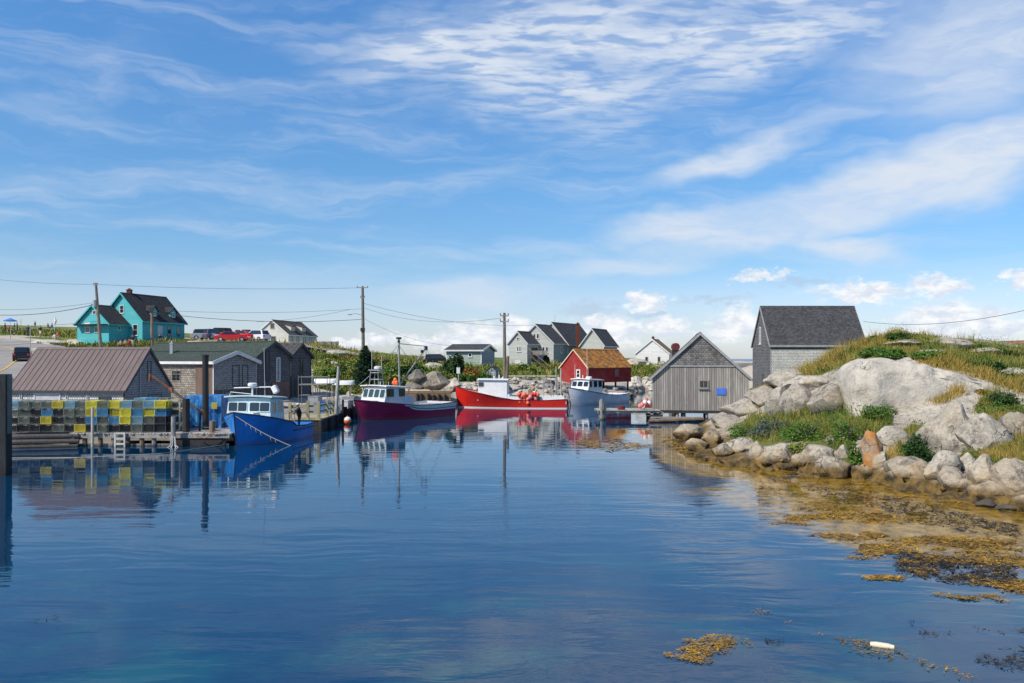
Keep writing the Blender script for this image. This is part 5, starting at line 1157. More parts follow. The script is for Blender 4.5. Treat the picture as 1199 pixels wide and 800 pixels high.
# ------------------------------------------------------------------ boats
def curve(cp, s):
    cp = sorted(cp); xs = [c[0] for c in cp]; ys = [c[1] for c in cp]; return float(np.interp(s, xs, ys))
def boat(name, label, bow, hd, L_, B, sheer, cline, paint, upper, low, stripe=None, deckz=.35, deck0=.62, fullb=.45, cap=DARKTRIM, deckm=None, rake=.5, capr=.035, antif=None):
    """lofted lobster boat hull, bow towards +x; sheer / cline: (fraction from stern, height)"""
    hd = Vector((*hd, 0)).normalized(); ctr = Vector((*bow, 0)) - hd * L_ / 2; rz = math.atan2(hd.y, hd.x)
    root = thing(name, label, 'boat', ctr, rz)
    N = 44; rows = [-.5, -.38, -.15, 0.0, .09]
    zs_bow = curve(sheer, 1.)
    def half(s, k):
        """half breadth at station s, height fraction k above the waterline"""
        bd = B / 2 * (.86 + .14 * math.sin(min(s, .5) * math.pi)) * (1 - max(0, (s - fullb) / (1 - fullb)) ** 3.2)
        bw = B / 2 * .93 * (.88 + .12 * math.sin(min(s, .4) / .4 * math.pi / 2)) * (1 - max(0, (s - .3) / .7) ** 1.75)
        return bw + (bd - bw) * max(0, k) ** 1.2 if k >= 0 else bw
    def pt(s, z, side):
        zs = curve(sheer, s); k = z / zs
        if z < 0: h = half(s, 0) * {-.5: 0., -.38: .62, -.15: .93}.get(z, .8)
        else: h = half(s, k)
        x = L_ * (s - .5) - rake * max(0, (s - .75) / .25) ** 1.5 * (1 - max(-.4, z) / zs_bow)
        return (x, side * max(h, .004), z)
    S = [i / N for i in range(N + 1)]
    def skin(r0, r1, n, side):
        """strip between two height functions"""
        vs = []; fs = []
        for s_ in S:
            a, c = r0(s_), r1(s_)
            for k in range(n + 1): vs.append(pt(s_, a + (c - a) * k / n if n > 1 or a >= 0 else (a, c)[k], side))
        m_ = n + 1
        for i in range(N):
            for k in range(n):
                q = (i * m_ + k, (i + 1) * m_ + k, (i + 1) * m_ + k + 1, i * m_ + k + 1)
                fs.append(q if side < 0 else q[::-1])
        return vs, fs
    h = MB()
    zc_ = lambda s_: min(curve(cline, s_), curve(sheer, s_) - .002); zs_ = lambda s_: curve(sheer, s_)
    for sd in (-1, 1):
        for a, c in zip(rows[:-1], rows[1:]):
            v_, f_ = skin(lambda s_, a=a: a, lambda s_, c=c: c, 1, sd); h.add(v_, f_, 1 if c <= 0.001 else 2)
        v_, f_ = skin(lambda s_: .09, zc_, 6, sd); h.add(v_, f_, 0)
        v_, f_ = skin(zc_, zs_, 2, sd); h.add(v_, f_, 3)
    # transom
    hs = [-.5, -.38, -.15, 0, .09] + [.09 + (zs_(0) - .09) * k / 4 for k in range(1, 5)]
    l = [pt(0, z, -1) for z in hs]; r = [pt(0, z, 1) for z in hs]
    for k in range(len(hs) - 1): h.add([l[k], r[k], r[k + 1], l[k + 1]], [(0, 1, 2, 3)][0:1], 1 if hs[k + 1] <= 0 else (2 if hs[k + 1] <= .1 else 0))
    hull = h.build('hull', [paint, antif or BLACK, stripe or paint, upper], root, smooth='all')
    # inner bulwark and deck
    def dz(s_): return deckz if s_ < deck0 else zs_(s_) - .06
    b = MB(); I = .07
    for i in range(N):
        s0, s1 = S[i], S[i + 1]
        q = [(s0, -1), (s1, -1), (s1, 1), (s0, 1)]
        if s0 < deck0 <= s1: s1 = s0 + .0001 + (s1 - s0)
        P = []
        for s_, sd in q:
            z = dz(s0 + 1e-6 if s_ == s0 else (s1 - 1e-6 if s1 > deck0 and s0 >= deck0 else s0)); x, y, _ = pt(s_, zs_(s_), sd)
            zq = dz(s0 + 1e-5); x, y, _ = pt(s_, max(zq, .05), sd); P.append((x, sd * max(abs(y) - I, .001), zq))
        b.add(P, [(0, 1, 2, 3)], 0)
    for sd in (-1, 1):
        for i in range(N):
            if S[i] >= deck0 + .02: break
            p0, p1 = pt(S[i], zs_(S[i]), sd), pt(S[i + 1], zs_(S[i + 1]), sd)
            q0, q1 = pt(S[i], deckz, sd), pt(S[i + 1], deckz, sd)
            P = [(q0[0], sd * (abs(q0[1]) - I), deckz - .01), (q1[0], sd * max(abs(q1[1]) - I, .01), deckz - .01), (p1[0], sd * max(abs(p1[1]) - I, .01), p1[2]), (p0[0], sd * (abs(p0[1]) - I), p0[2])]
            b.add(P, [(0, 1, 2, 3)], 1)
            b.add([(p0[0], sd * (abs(p0[1]) - I), p0[2]), (p1[0], sd * max(abs(p1[1]) - I, .01), p1[2]), p1, p0], [(0, 1, 2, 3)], 1)
    p = pt(0, zs_(0), 1); b.b2(p[0] + .01, p[0] + .06, -abs(p[1]) + .02, abs(p[1]) - .02, deckz, p[2] - .01, 1)
    x = pt(deck0, deckz, 1); yb = abs(x[1]) - .1; b.b2(L_ * (deck0 - .5), L_ * (deck0 - .5) + .05, -yb, yb, deckz, zs_(deck0) - .07, 1)
    b.build('deck', [deckm or CONC, upper], root)
    b = MB()
    for sd in (-1, 1): b.tube([pt(s_, zs_(s_) - .01, sd) for s_ in S], capr, 6)
    b.build('gunwale', cap, root, smooth=True)
    b = MB(); b.tube([(pt(1, z, 0)[0] + .01, 0, z) for z in (-.3, .0, zs_bow * .5, zs_bow + .04)], .03, 6); b.build('stem', cap if cap is not WHITE else paint, root)
    return dict(root=root, pt=pt, zs=zs_, L=L_, B=B, S=S, zc=zc_)
def rail(bt, z0, s0, s1, r, m, name='rub_rail', dz=0.):
    b = MB()
    for sd in (-1, 1):
        P = []
        for k in range(24):
            s_ = s0 + (s1 - s0) * k / 23; z = z0(s_) + dz; p = bt['pt'](s_, z, sd); P.append((p[0], p[1] + sd * .015, p[2]))
        b.tube(P, r, 6)
    b.build(name, m, bt['root'])
def cabin(bt, x0, x1, wa, wf, z0, z1, wallm, roofm, front, side, rake=.25, slope=.10, over=.14, frame=None, pane=GLASS, rth=.08, camber=.06, z0f=None):
    """wheelhouse from x0 (aft) to x1 (fore); front/side: lists of (centre fraction, width, z centre, height)"""
    root = bt['root']; b = MB()
    def sec(x, w_, z): return [(x, -w_ / 2, z), (x, w_ / 2, z)]
    ya, yf = wa / 2, wf / 2; t = .05
    zf = z0f or z0
    V = [(x0, -ya, z0), (x1, -yf, zf), (x1, yf, zf), (x0, ya, z0), (x0, -ya * .94, z1 - slope), (x1 - rake, -yf * .94, z1), (x1 - rake, yf * .94, z1), (x0, ya * .94, z1 - slope)]
    b.add(V, [(0, 1, 5, 4), (1, 2, 6, 5), (2, 3, 7, 6), (3, 0, 4, 7), (4, 5, 6, 7), (0, 3, 2, 1)]); cb = b.build('wheelhouse', wallm, root)
    r = MB(); P = [(x0 - over, ya + over * .6, z1 - slope), (x1 - rake + over * 1.3, yf + over * .6, z1 + .01)]
    vs = []
    for x, y, z in P:
        for k in range(7):
            q = -1 + k / 3; vs.append((x, q * y, z + camber * (1 - q * q)))
        for k in range(7):
            q = -1 + k / 3; vs.append((x, q * y, z + rth + camber * (1 - q * q)))
    fs = [(k, 14 + k, 14 + k + 1, k + 1) for k in range(6)] + [(7 + k, 8 + k, 22 + k, 21 + k) for k in range(6)] + [(0, 7, 21, 14), (6, 20, 27, 13)]
    fs += [tuple(range(7)) + tuple(range(13, 6, -1)), tuple(range(14, 21))[::-1] + tuple(range(21, 28))]
    r.add(vs, fs); r.build('wheelhouse_roof', roofm, cb)
    fm = frame or wallm
    hgt = z1 - z0
    for f, w_, z, h in front:
        k = (z - zf) / (z1 - zf); y = (f - .5) * wf * .95; o = (x1 - rake * k + .012, y, z)
        n = Vector((z1 - zf, 0, rake)).normalized(); fp(cb, o, (0, 1, 0), n, w_, h, fm, pane)
    for f, w_, z, h in side:
        for sd in (-1, 1):
            x = x0 + (x1 - x0) * f; yw = (ya + (yf - ya) * f) * (1 - .06 * (z - z0) / hgt)
            n = Vector(((ya - yf) / (x1 - x0) * 1., sd, .06 * ya / hgt)).normalized()
            rr = Vector((1, sd * (yf - ya) / (x1 - x0), 0)) * (-sd)
            fp(cb, (x, sd * (yw + .012), z), rr, n, w_, h, fm, pane)
    return cb
def fp(parent, o, r, n, w_, h, frame, pane):
    o, r, n = Vector(o), Vector(r).normalized(), Vector(n).normalized(); u = n.cross(r).normalized()
    if u.z < 0: u = -u
    def rr(w2, h2, rad, z):  # rounded rectangle outline
        P = []
        for cx, cy, a0 in ((1, 1, 0), (-1, 1, 90), (-1, -1, 180), (1, -1, 270)):
            for k in range(4):
                a = R(a0 + k * 30); P.append(o + r * (cx * (w2 / 2 - rad) + rad * math.cos(a)) + u * (cy * (h2 / 2 - rad) + rad * math.sin(a)) + n * z)
        return P
    A, B_, C_ = rr(w_ + .07, h + .07, .09, 0.), rr(w_ + .07, h + .07, .09, .025), rr(w_, h, .07, .025); m_ = len(A)
    b = MB(); b.add(A + B_ + C_, [(i, (i + 1) % m_, m_ + (i + 1) % m_, m_ + i) for i in range(m_)] + [(m_ + i, m_ + (i + 1) % m_, 2 * m_ + (i + 1) % m_, 2 * m_ + i) for i in range(m_)])
    f = b.build('window', frame, parent)
    b = MB(); b.add(rr(w_, h, .07, .012), [tuple(range(m_))]); b.build('pane', pane, f)
def mast(bt, pts, r, name='mast', m=STEEL, parent=None):
    b = MB(); b.tube(pts, r, 7); return b.build(name, m, parent or bt['root'])
def radome(parent, p, r=.28, h=.2, m=WHITE):
    b = MB(); b.tube([(p[0], p[1], p[2]), (p[0], p[1], p[2] + h * .2), (p[0], p[1], p[2] + h * .8), (p[0], p[1], p[2] + h)], [r * .8, r, r, r * .7], 16); b.build('radome', m, parent, smooth=True)

# blue boat
BLUE = hullpaint('blue hull paint', (.025, .24, .70)); AQUA = painted('pale aqua paint', (.56, .70, .71), .5, .1)
bt = boat('blue_fishing_boat', 'bright blue fishing boat with pale aqua wheelhouse moored bow out at the trap wharf', (-14.25, 43.7), (-.15, -.99), 7.3, 3.3,
          [(0, .75), (.2, .70), (.42, .78), (.50, 1.02), (.65, 1.22), (.85, 1.5), (1, 1.74)], [(0, 1.7), (1, 1.75)], BLUE, BLUE, None, deckz=.32, deck0=.52, fullb=.5, deckm=CONC, rake=.35, antif=painted('dark blue antifouling', (.01, .02, .06), .6))
rail(bt, lambda s: .52 + .05 * s, 0, .46, .04, painted('navy rail', (.01, .02, .08), .5))
cb = cabin(bt, .3, 2.0, 2.6, 2.5, 1.0, 2.42, AQUA, AQUA, [(.13, .50, 1.93, .46), (.35, .50, 1.93, .46), (.64, .54, 1.93, .46), (.88, .54, 1.93, .46)], [(.26, .34, 1.9, .55), (.70, .34, 1.9, .55)], rake=.15, over=.16, frame=AQUA, z0f=1.32)
MB().b2(1.9, 2.6, -.6, .6, 1.4, 1.66).build('trunk_cabin', AQUA, bt['root'], bevel=.04)
mast(bt, [(1.5, 0, 2.5), (1.5, 0, 3.0)], .045, m=WHITE); radome(bt['root'], (1.5, 0, 3.0), .24, .2)
mast(bt, [(1.4, -1.1, 2.92), (1.4, 1.0, 2.98)], .03, 'radar_bar', WHITE); b = MB(); b.box((1.4, 1.25, 2.85), (.3, .3, .42), rot=Matrix.Rotation(R(28), 3, 'X').to_quaternion()); b.build('bucket', WHITE, bt['root'], bevel=.05)
mast(bt, [(1.3, .62, 2.5), (1.32, .58, 5.1)], .018, 'antenna', STEEL); mast(bt, [(1.9, -1.1, 2.5), (1.9, -1.05, 2.72), (1.9, .1, 2.62), (1.9, .2, 2.5)], .018, 'roof_rail', WHITE)
b = MB()
for y in (-1.2, 1.2): b.tube([(.4, y, .6), (.4, y, 2.3)], .03, 6)
b.tube([(.55, -1.2, 2.3), (-1.2, -1.2, 2.1), (-1.2, 1.2, 2.1), (.55, 1.2, 2.3)], .028, 6); b.tube([(-1.2, 1.2, 2.1), (-1.2, 1.25, .7)], .025, 6); b.tube([(-1.2, -1.2, 2.1), (-1.2, -1.25, .7)], .025, 6)
b.tube([(-.3, 1.35, .7), (-.3, 1.3, 1.5), (-2.6, 1.35, 1.35), (-3.6, 1.3, .7)], .022, 6); b.build('cockpit_frame', GREYTRIM, bt['root'])
b = MB(); b.tube([(-2.0, .6, .3), (-2.0, .6, .9)], .28, 12); b.build('barrel', painted('blue drum', (.03, .12, .4), .5), bt['root'])
b = MB(); b.b2(-3.1, -2.3, -1.0, .2, .33, .8); b.build('bait_box', painted('grey fish box', (.35, .36, .36), .6), bt['root'])
rp = MB(); bw = Vector((3.6, .1, 1.55)); en = Vector((2.7, 2.9, -.1)); P = [bw.lerp(en, k / 12) + Vector((0, 0, -.12 * math.sin(math.pi * k / 12))) for k in range(13)]; rp.tube(P, .022, 5)
for k in (2, 3, 4, 5, 7, 8): rp.tube([P[k], P[k] + Vector((.03, .02, -.12)), P[k] + Vector((0, .05, -.2))], .012, 4)
rp.build('mooring_rope', ROPE, bt['root'])
rp = MB(); bw = Vector((3.55, -.1, 1.6)); en = Vector((2.7, -2.6, 1.0)); rp.tube([bw.lerp(en, k / 8) + Vector((0, 0, -.35 * math.sin(math.pi * k / 8))) for k in range(9)], .02, 5); rp.build('bow_line', DROPE, bt['root'])

# maroon boat
MAROON = hullpaint('maroon hull paint', (.34, .014, .085)); WHITEB = painted('blue white gelcoat', (.66, .68, .70), .4, .08)
bt = boat('maroon_fishing_boat', 'maroon hulled fishing boat with white wheelhouse and steel mast in mid harbour', (-11.4, 61.6), (-.62, -.785), 9.2, 3.7,
          [(0, 1.08), (.25, .98), (.5, 1.02), (.62, 1.12), (.8, 1.3), (1, 1.55)], [(0, .52), (.3, .48), (.50, .58), (.56, .74), (.66, 1.16), (.68, 2), (1, 2)], MAROON, WHITEB, None, deckz=.38, deck0=.62, fullb=.5, cap=DARKTRIM, deckm=CONC, antif=painted('pale waterline', (.35, .22, .22), .7))
NAVY = painted('navy stripe', (.012, .015, .04), .5)
rail(bt, lambda s: max(bt['zc'](s), .5) + .02, 0, .60, .03, NAVY); rail(bt, lambda s: bt['zc'](min(s, .55)) + .20, 0, .62, .022, NAVY, 'pinstripe')
cb = cabin(bt, .8, 2.85, 2.9, 2.6, 1.0, 2.42, WHITEB, WHITE, [(.14, .48, 1.93, .62), (.38, .50, 1.93, .62), (.63, .50, 1.93, .62), (.87, .48, 1.93, .62)], [(.18, .62, 1.98, .60), (.72, .72, 1.98, .60)], rake=.35, over=.2, frame=WHITE, pane=GLASSG, z0f=1.26)
MB().b2(2.8, 3.5, -.7, .7, 1.25, 1.45).build('trunk_cabin', WHITE, bt['root'], bevel=.05)
MB().b2(.0, .88, 1.15, 1.5, 1.0, 1.7).build('wing_panel', WHITEB, bt['root'], bevel=.03)
bm_ = mast(bt, [(.9, .9, .4), (.95, .85, 6.0)], .07, m=GREYTRIM); b = MB(); b.tube([(.95, .85, 5.95), (.95, .85, 6.1)], .2, 12); b.tube([(.95, .85, 5.7), (.95, .85, 5.85)], [.1, .1], 8); b.build('mast_lamp', BLACK, bm_)
mast(bt, [(.85, .9, 2.6), (-1.6, 1.2, 5.35)], .055, 'boom', GREYTRIM); mast(bt, [(.95, .85, 5.62), (-1.6, 1.2, 5.45)], .03, 'yard'); mast(bt, [(-1.6, 1.2, 5.5), (-1.6, 1.2, 4.4)], .025, 'tackle', BLACK)
b = MB(); b.box((-1.6, 1.2, 5.3), (.16, .2, .3)); b.box((-1.2, 1.15, 5.05), (.14, .14, .22)); b.build('pulley_block', BLACK, bt['root'])
b = MB()
for q in ([(-1.6, 1.2, 5.4), (-4.2, 1.2, 1.1)], [(.95, .85, 5.6), (3.6, -.9, 1.4)], [(.95, .85, 5.6), (2.6, 1.4, 1.4)], [(.95, .85, 5.5), (-3.0, 1.4, 1.1)], [(-1.6, 1.2, 5.4), (-1.9, -1.4, 1.1)]): b.tube(q, .014, 4)
b.build('stay_wire', CABLE, bt['root'])
b = MB()  # radar gantry on the roof
for x, y in ((2.3, -.9), (2.3, .1), (1.8, -.9), (1.8, .1)): b.tube([(x, y, 2.45), (x * .9 + .2, y * .8 - .08, 3.6)], .025, 5)
for z in (2.95, 3.45, 3.62): b.tube([(2.25, -.85, z), (2.25, .05, z), (1.85, .05, z), (1.85, -.85, z), (2.25, -.85, z)], .03, 5)
b.box((2.05, -.4, 3.64), (.55, 1.2, .05)); b.tube([(2.3, -.9, 3.2), (3.1, -1.2, 2.5)], .02, 5); b.build('radar_gantry', STEEL, bt['root']); radome(bt['root'], (2.05, -.25, 3.7), .28, .22)
for q in ((2.1, -.85, 5.2), (2.0, .1, 4.7)): mast(bt, [(q[0], q[1], 3.6), (q[0], q[1], q[2])], .014, 'antenna', WHITE)
b = MB()
for y, z in ((.45, 2.68), (.75, 2.7), (.62, 2.9)): b.ball((1.1, y, z), .15, 10, (1, 1, 1.2))
b.build('roof_buoy', ORANGE, bt['root'], smooth=True)
b = MB()
for y in (-.9, .0): b.tube([(1.2, y, 2.5), (1.2, y, 2.75)], .04, 6)
b.build('roof_fitting', WHITE, bt['root'])
b = MB(); b.b2(-4.0, -2.9, -.8, .9, .39, .95); b.build('stern_crate', painted('grey fish box', (.35, .36, .36), .6), bt['root'])

# red boat
REDH = hullpaint('red hull paint', (.72, .018, .010))
bt = boat('red_fishing_boat', 'bright red fishing boat with plain white wheelhouse lying broadside', (-5.25, 79.0), (-.995, .08), 10.3, 3.8,
          [(0, .86), (.2, .76), (.45, .80), (.6, 1.05), (.75, 1.38), (.9, 1.66), (1, 1.9)], [(0, .84), (.2, .74), (.45, .78), (.58, .93), (.66, 1.16), (.72, 2), (1, 2)], REDH, WHITE, WHITE, stripe=WHITE, deckz=.4, deck0=.6, fullb=.52, cap=painted('dark red rail', (.2, .01, .01), .5), rake=.3, capr=.028)
cb = cabin(bt, 0.25, 2.95, 2.6, 2.4, .7, 2.55, WHITE, WHITE, [(.2, .5, 2.15, .42), (.5, .5, 2.15, .42), (.8, .5, 2.15, .42)], [(.87, .42, 2.15, .36)], rake=.12, over=.12, frame=painted('grey gasket', (.25, .25, .25), .5), rth=.06, slope=.02)
MB().b2(.0, .3, -1.25, 1.25, .7, 1.25).build('engine_box', WHITE, bt['root'], bevel=.03)
b = MB()
for sd in (-1, 1): b.b2(-4.9, .0, sd * 1.42 - .04, sd * 1.42 + .04, .6, 1.08)
b.build('coaming', WHITE, bt['root'])
MB().b2(-2.8, -1.3, .9, 1.75, .8, 1.0).build('dark_tarp', BLACK, bt['root'], bevel=.06)
for (x, y, z0, z1) in ((1.1, -.4, 2.6, 3.0), (1.5, .3, 2.6, 2.9), (.7, .2, 2.6, 2.85)): mast(bt, [(x, y, z0), (x, y, z1)], .05, 'roof_fitting', WHITE)
b = MB(); b.tube([(-3.1, 1.3, .8), (-3.05, 1.2, 2.6)], .035, 6); b.tube([(-4.0, 1.2, .8), (-3.7, 1.0, 2.5)], .035, 6); b.tube([(-3.05, 1.2, 2.2), (-3.9, .6, .9)], .03, 6); b.tube([(-4.3, -1.0, .8), (-4.3, -1.0, 2.3)], .035, 6); b.tube([(-3.05, 1.2, 2.0), (-4.3, -1., 2.0)], .03, 6); b.build('hauler_frame', STEEL, bt['root'])
b = MB(); b.box((-5.4, .3, .78), (.7, 1.6, .1)); b.tube([(-5.2, .3, .75), (-5.3, .3, -.2)], .06, 6); b.build('stern_platform', BD_GREY, bt['root'])
mast(bt, [(1.2, -.9, 2.6), (1.2, -.9, 3.4)], .015, 'antenna')
# cluster of hanging buoys: each buoy a thing
buo = MB(); buo.ball((0, 0, 0), .19, 12, (1, 1, 1.12)); buo.tube([(0, 0, .19), (0, 0, .29)], .03, 6)
bsrc = {}
for k in range(26):
    px = random.uniform(607, 630); py = random.uniform(461, 473) + abs(px - 619) * .0
    m_, nm = random.choice([(ORANGE, 'orange'), (PINK, 'faded pink'), (PINK, 'faded pink'), (REDP, 'red'), (WHITE, 'white')])
    c = W3(px, py, 77.0 - random.uniform(0, .35))
    if nm not in bsrc:
        o = buo.build('fishing_buoy', m_, smooth=True); bsrc[nm] = o
    else:
        o = bsrc[nm].copy(); COL.objects.link(o)
    o.location = c; o.rotation_euler = (random.uniform(-.4, .4), random.uniform(-.4, .4), 0); s_ = random.uniform(.8, 1.15); o.scale = (s_, s_, s_)
    tag(o, nm + ' fishing buoy in the cluster hung over the side of the red boat', 'buoy', 'fishing buoys hung on the red boat')
# silver boat
SILV = hullpaint('silver blue hull paint', (.76, .78, .80))
bt = boat('silver_fishing_boat', 'silver grey fishing boat with white wheelhouse lying behind the red boat stern', (5.35, 82.6), (-.7, -.714), 8.2, 3.2,
          [(0, .95), (.25, .86), (.5, .98), (.75, 1.3), (1, 1.72)], [(0, .95), (1, 2)], SILV, SILV, None, deckz=.38, deck0=.55, fullb=.48, cap=NAVY, antif=painted('dark antifouling', (.03, .03, .04), .6))
cb = cabin(bt, .2, 2.35, 2.5, 2.25, .95, 2.42, WHITE, WHITE, [(.16, .56, 2.0, .5), (.5, .62, 2.0, .5), (.84, .56, 2.0, .5)], [(.16, .5, 2.0, .6), (.48, .5, 2.0, .6), (.8, .4, 2.0, .6)], rake=.35, over=.15, frame=WHITE, z0f=1.3)
MB().b2(2.3, 2.95, -.6, .6, 1.3, 1.55).build('trunk_cabin', WHITE, bt['root'], bevel=.05)
radome(bt['root'], (1.2, .3, 2.5), .3, .24); b = MB()
for q in ((1.9, -.7), (2.0, .2), (.8, -.8)): b.tube([(q[0], q[1], 2.5), (q[0], q[1], 2.85)], .05, 6)
b.build('roof_fitting', WHITE, bt['root']); mast(bt, [(1.6, .4, 2.5), (1.6, .4, 5.6)], .016, 'antenna', WHITE); mast(bt, [(1.9, -.9, 2.5), (1.9, -.9, 3.9)], .016, 'antenna', WHITE)
b = MB()
for sd in (-1, 1):
    b.tube([(-.4, sd * 1.35, 1.25), (-3.9, sd * 1.2, 1.22)], .022, 5)
    for k in range(5): b.tube([(-.4 - k * .87, sd * 1.35, .85), (-.4 - k * .87, sd * 1.35, 1.25)], .018, 5)
b.build('deck_rail', STEEL, bt['root'])

# ------------------------------------------------------------------ trap wharf
wf = thing('trap_wharf', 'timber wharf on short piles carrying stacked lobster traps', 'wharf', (-19, 46.5, 0)); o = wf.location
dz0, dz1 = .60, .68
b = MB()
for k in range(53):
    x = -22.7 + k * .157
    b.box((x - o.x + .08, 46.5 - o.y, dz1 - .03 + random.uniform(-.006, .006)), (.148, 5.4 + random.uniform(-.12, .12), .06))
b.build('deck', BD_DECK, wf)
b = MB(); b.b2(-22.7 - o.x, -14.5 - o.x, 43.82 - o.y, 43.98 - o.y, .42, .61); b.b2(-22.7 - o.x, -14.6 - o.x, 43.98 - o.y, 44.1 - o.y, -.1, .12); b.b2(-22.7 - o.x, -14.6 - o.x, 48.9 - o.y, 49.05 - o.y, .2, .6); b.build('beam', WOODG, wf)
for i, px in enumerate([84, 100, 118, 133, 150, 167, 181, 203, 220, 236, 262]):
    x = xx(px, 44.) - o.x; MB().tube([(x, -2.5, -1.2), (x + random.uniform(-.05, .05), -2.5, .6)], .12, 8).build('pile', WOODT if i % 3 else WOODG, wf)
MB().b2(xx(205, 44) - o.x, xx(264, 44) - o.x, -2.62, -2.5, -.1, .58).build('fascia', WOODD, wf)
b = MB(); x0 = xx(134, 43.7) - o.x
for q in (0, .48): b.b2(x0 + q, x0 + q + .08, -2.84, -2.76, -.6, .72)
for k in range(5): b.b2(x0 + .08, x0 + .48, -2.83, -2.77, -.45 + k * .27, -.36 + k * .27)
b.build('ladder', painted('bleached ladder', (.6, .58, .52), .8, .2), wf)
b = MB()
for px, y0, y1, lean in ((203, 488, 523, 0), (90, 470, 520, 0), (118, 470, 523, 0)):
    pass
p_ = MB(); p_.tube([(xx(108, 43.6), 43.6, -.9), (xx(108.5, 43.6), 43.6, zz(477, 43.6))], .075, 8); tag(p_.build('mooring_pile', painted('pale stripped post', (.5, .48, .42), .8, .2)), 'slim pale post rising in front of the trap stacks', 'post')
p_ = MB(); p_.tube([(xx(203, 43.5), 43.5, -.9), (xx(203, 43.5), 43.5, zz(488, 43.5))], .12, 8); ob = p_.build('mooring_pile', WOODG); tag(ob, 'short grey pile wrapped with frayed white rope at the wharf edge', 'post')
b = MB()
for k in range(7): a = k * .9; b.tube([(xx(203, 43.4) + .1 * math.cos(a), 43.4 - .05, .55), (xx(203, 43.4) + .14 * math.cos(a) , 43.36, .1), (xx(203, 43.4) + .3 * math.cos(a), 43.3 + .1 * math.sin(a), -.02)], .02, 4)
rb = b.build('frayed_rope', painted('white rope', (.65, .63, .58), .9), ob)
p_ = MB(); p_.tube([(xx(218, 44.4), 44.4, .2), (xx(218, 44.4), 44.4, zz(467, 44.4))], .19, 9); ob = p_.build('mooring_pile', WOODD); tag(ob, 'thick dark pile right of the timber trap rack', 'post')
p_ = MB(); p_.tube([(xx(248, 44.2), 44.2, .0), (xx(249, 44.2), 44.2, zz(493, 44.2))], .15, 9); ob = p_.build('mooring_pile', WOODT); tag(ob, 'short brown pile beside the bow of the blue boat', 'post')
p_ = MB(); p_.tube([(xx(241, 46), 46, -.6), (xx(240.5, 46), 46, zz(417.5, 46))], [.17, .165], 12); p_.tube([(xx(240.5, 46), 46, zz(418, 46)), (xx(240.5, 46), 46, zz(415.5, 46))], .19, 12); ob = p_.build('mooring_pile', painted('black tarred steel', (.02, .018, .018), .6, .2)); tag(ob, 'tall black pile left of the blue boat wheelhouse', 'post')
# left: near post, log fender
p_ = MB(); p_.box((xx(3, 33), 33, 1.35), (.52, .42, 5.1)); ob = p_.build('foreground_post', rough_wood('blackened timber', (.035, .04, .042), .6), bevel=.03); tag(ob, 'thick square dark post standing in the water at the left edge', 'post')
MB().b2(xx(3, 33) + .262, xx(3, 33) + .28, 32.84, 33.16, 1.6, 3.9).build('angle_iron', painted('dark grey iron', (.09, .10, .10), .5), ob)
lf = thing('log_crib', 'dark crib of stacked logs under the traps left of the wharf', 'crib', (-23.2, 43.2, 0)); b = MB()
for r_, z in enumerate((.0, .27, .53)):
    b.tube([(-5.2, -.6 + r_ * .12, z + .02), (-2, -.2 + r_ * .1, z), (1.0, .5 + r_ * .08, z)], [.15, .14, .12], 9)
b.b2(-4.6, .8, .5, 4.6, .3, .58); b.build('logs', rough_wood('wet dark logs', (.10, .09, .085), .5), lf)

# lobster traps
def trapmat(name, c, dens=.62):
    def fn(t, p):
        uv = UV(t); sp = t.n('ShaderNodeSeparateXYZ', {0: uv}).outputs
        gx = t.m('ABSOLUTE', t.m('SUBTRACT', t.m('FRACT', t.m('DIVIDE', sp[0], .05)), .5)); gy = t.m('ABSOLUTE', t.m('SUBTRACT', t.m('FRACT', t.m('DIVIDE', sp[1], .05)), .5))
        g = t.m('GREATER_THAN', t.m('MAXIMUM', gx, gy), .5 - dens * .105)
        t.put(p.inputs['Alpha'], g)
    return mat(name, c, .5, fn=fn)
TC = {'y': (.58, .47, .04), 'b': (.07, .25, .44), 'k': (.03, .034, .036), 'g': (.17, .19, .15), 'Y': (.70, .62, .05), 'c': (.22, .38, .46)}
TN = {'y': 'yellow', 'b': 'blue', 'k': 'black', 'g': 'dull green', 'Y': 'bright yellow', 'c': 'faded light blue'}
TM = {k: trapmat('trap wire ' + TN[k], c, 1.0 if k in 'yYbc' else .75) for k, c in TC.items()}
TF = {k: painted('trap frame ' + TN[k], scalec(c, 1.2) if k != 'k' else (.10, .10, .10), .5) for k, c in TC.items()}
NET = {k: painted('trap netting ' + TN[k], scalec(c, .55), .9, .3) for k, c in TC.items()}
tsrc = {}
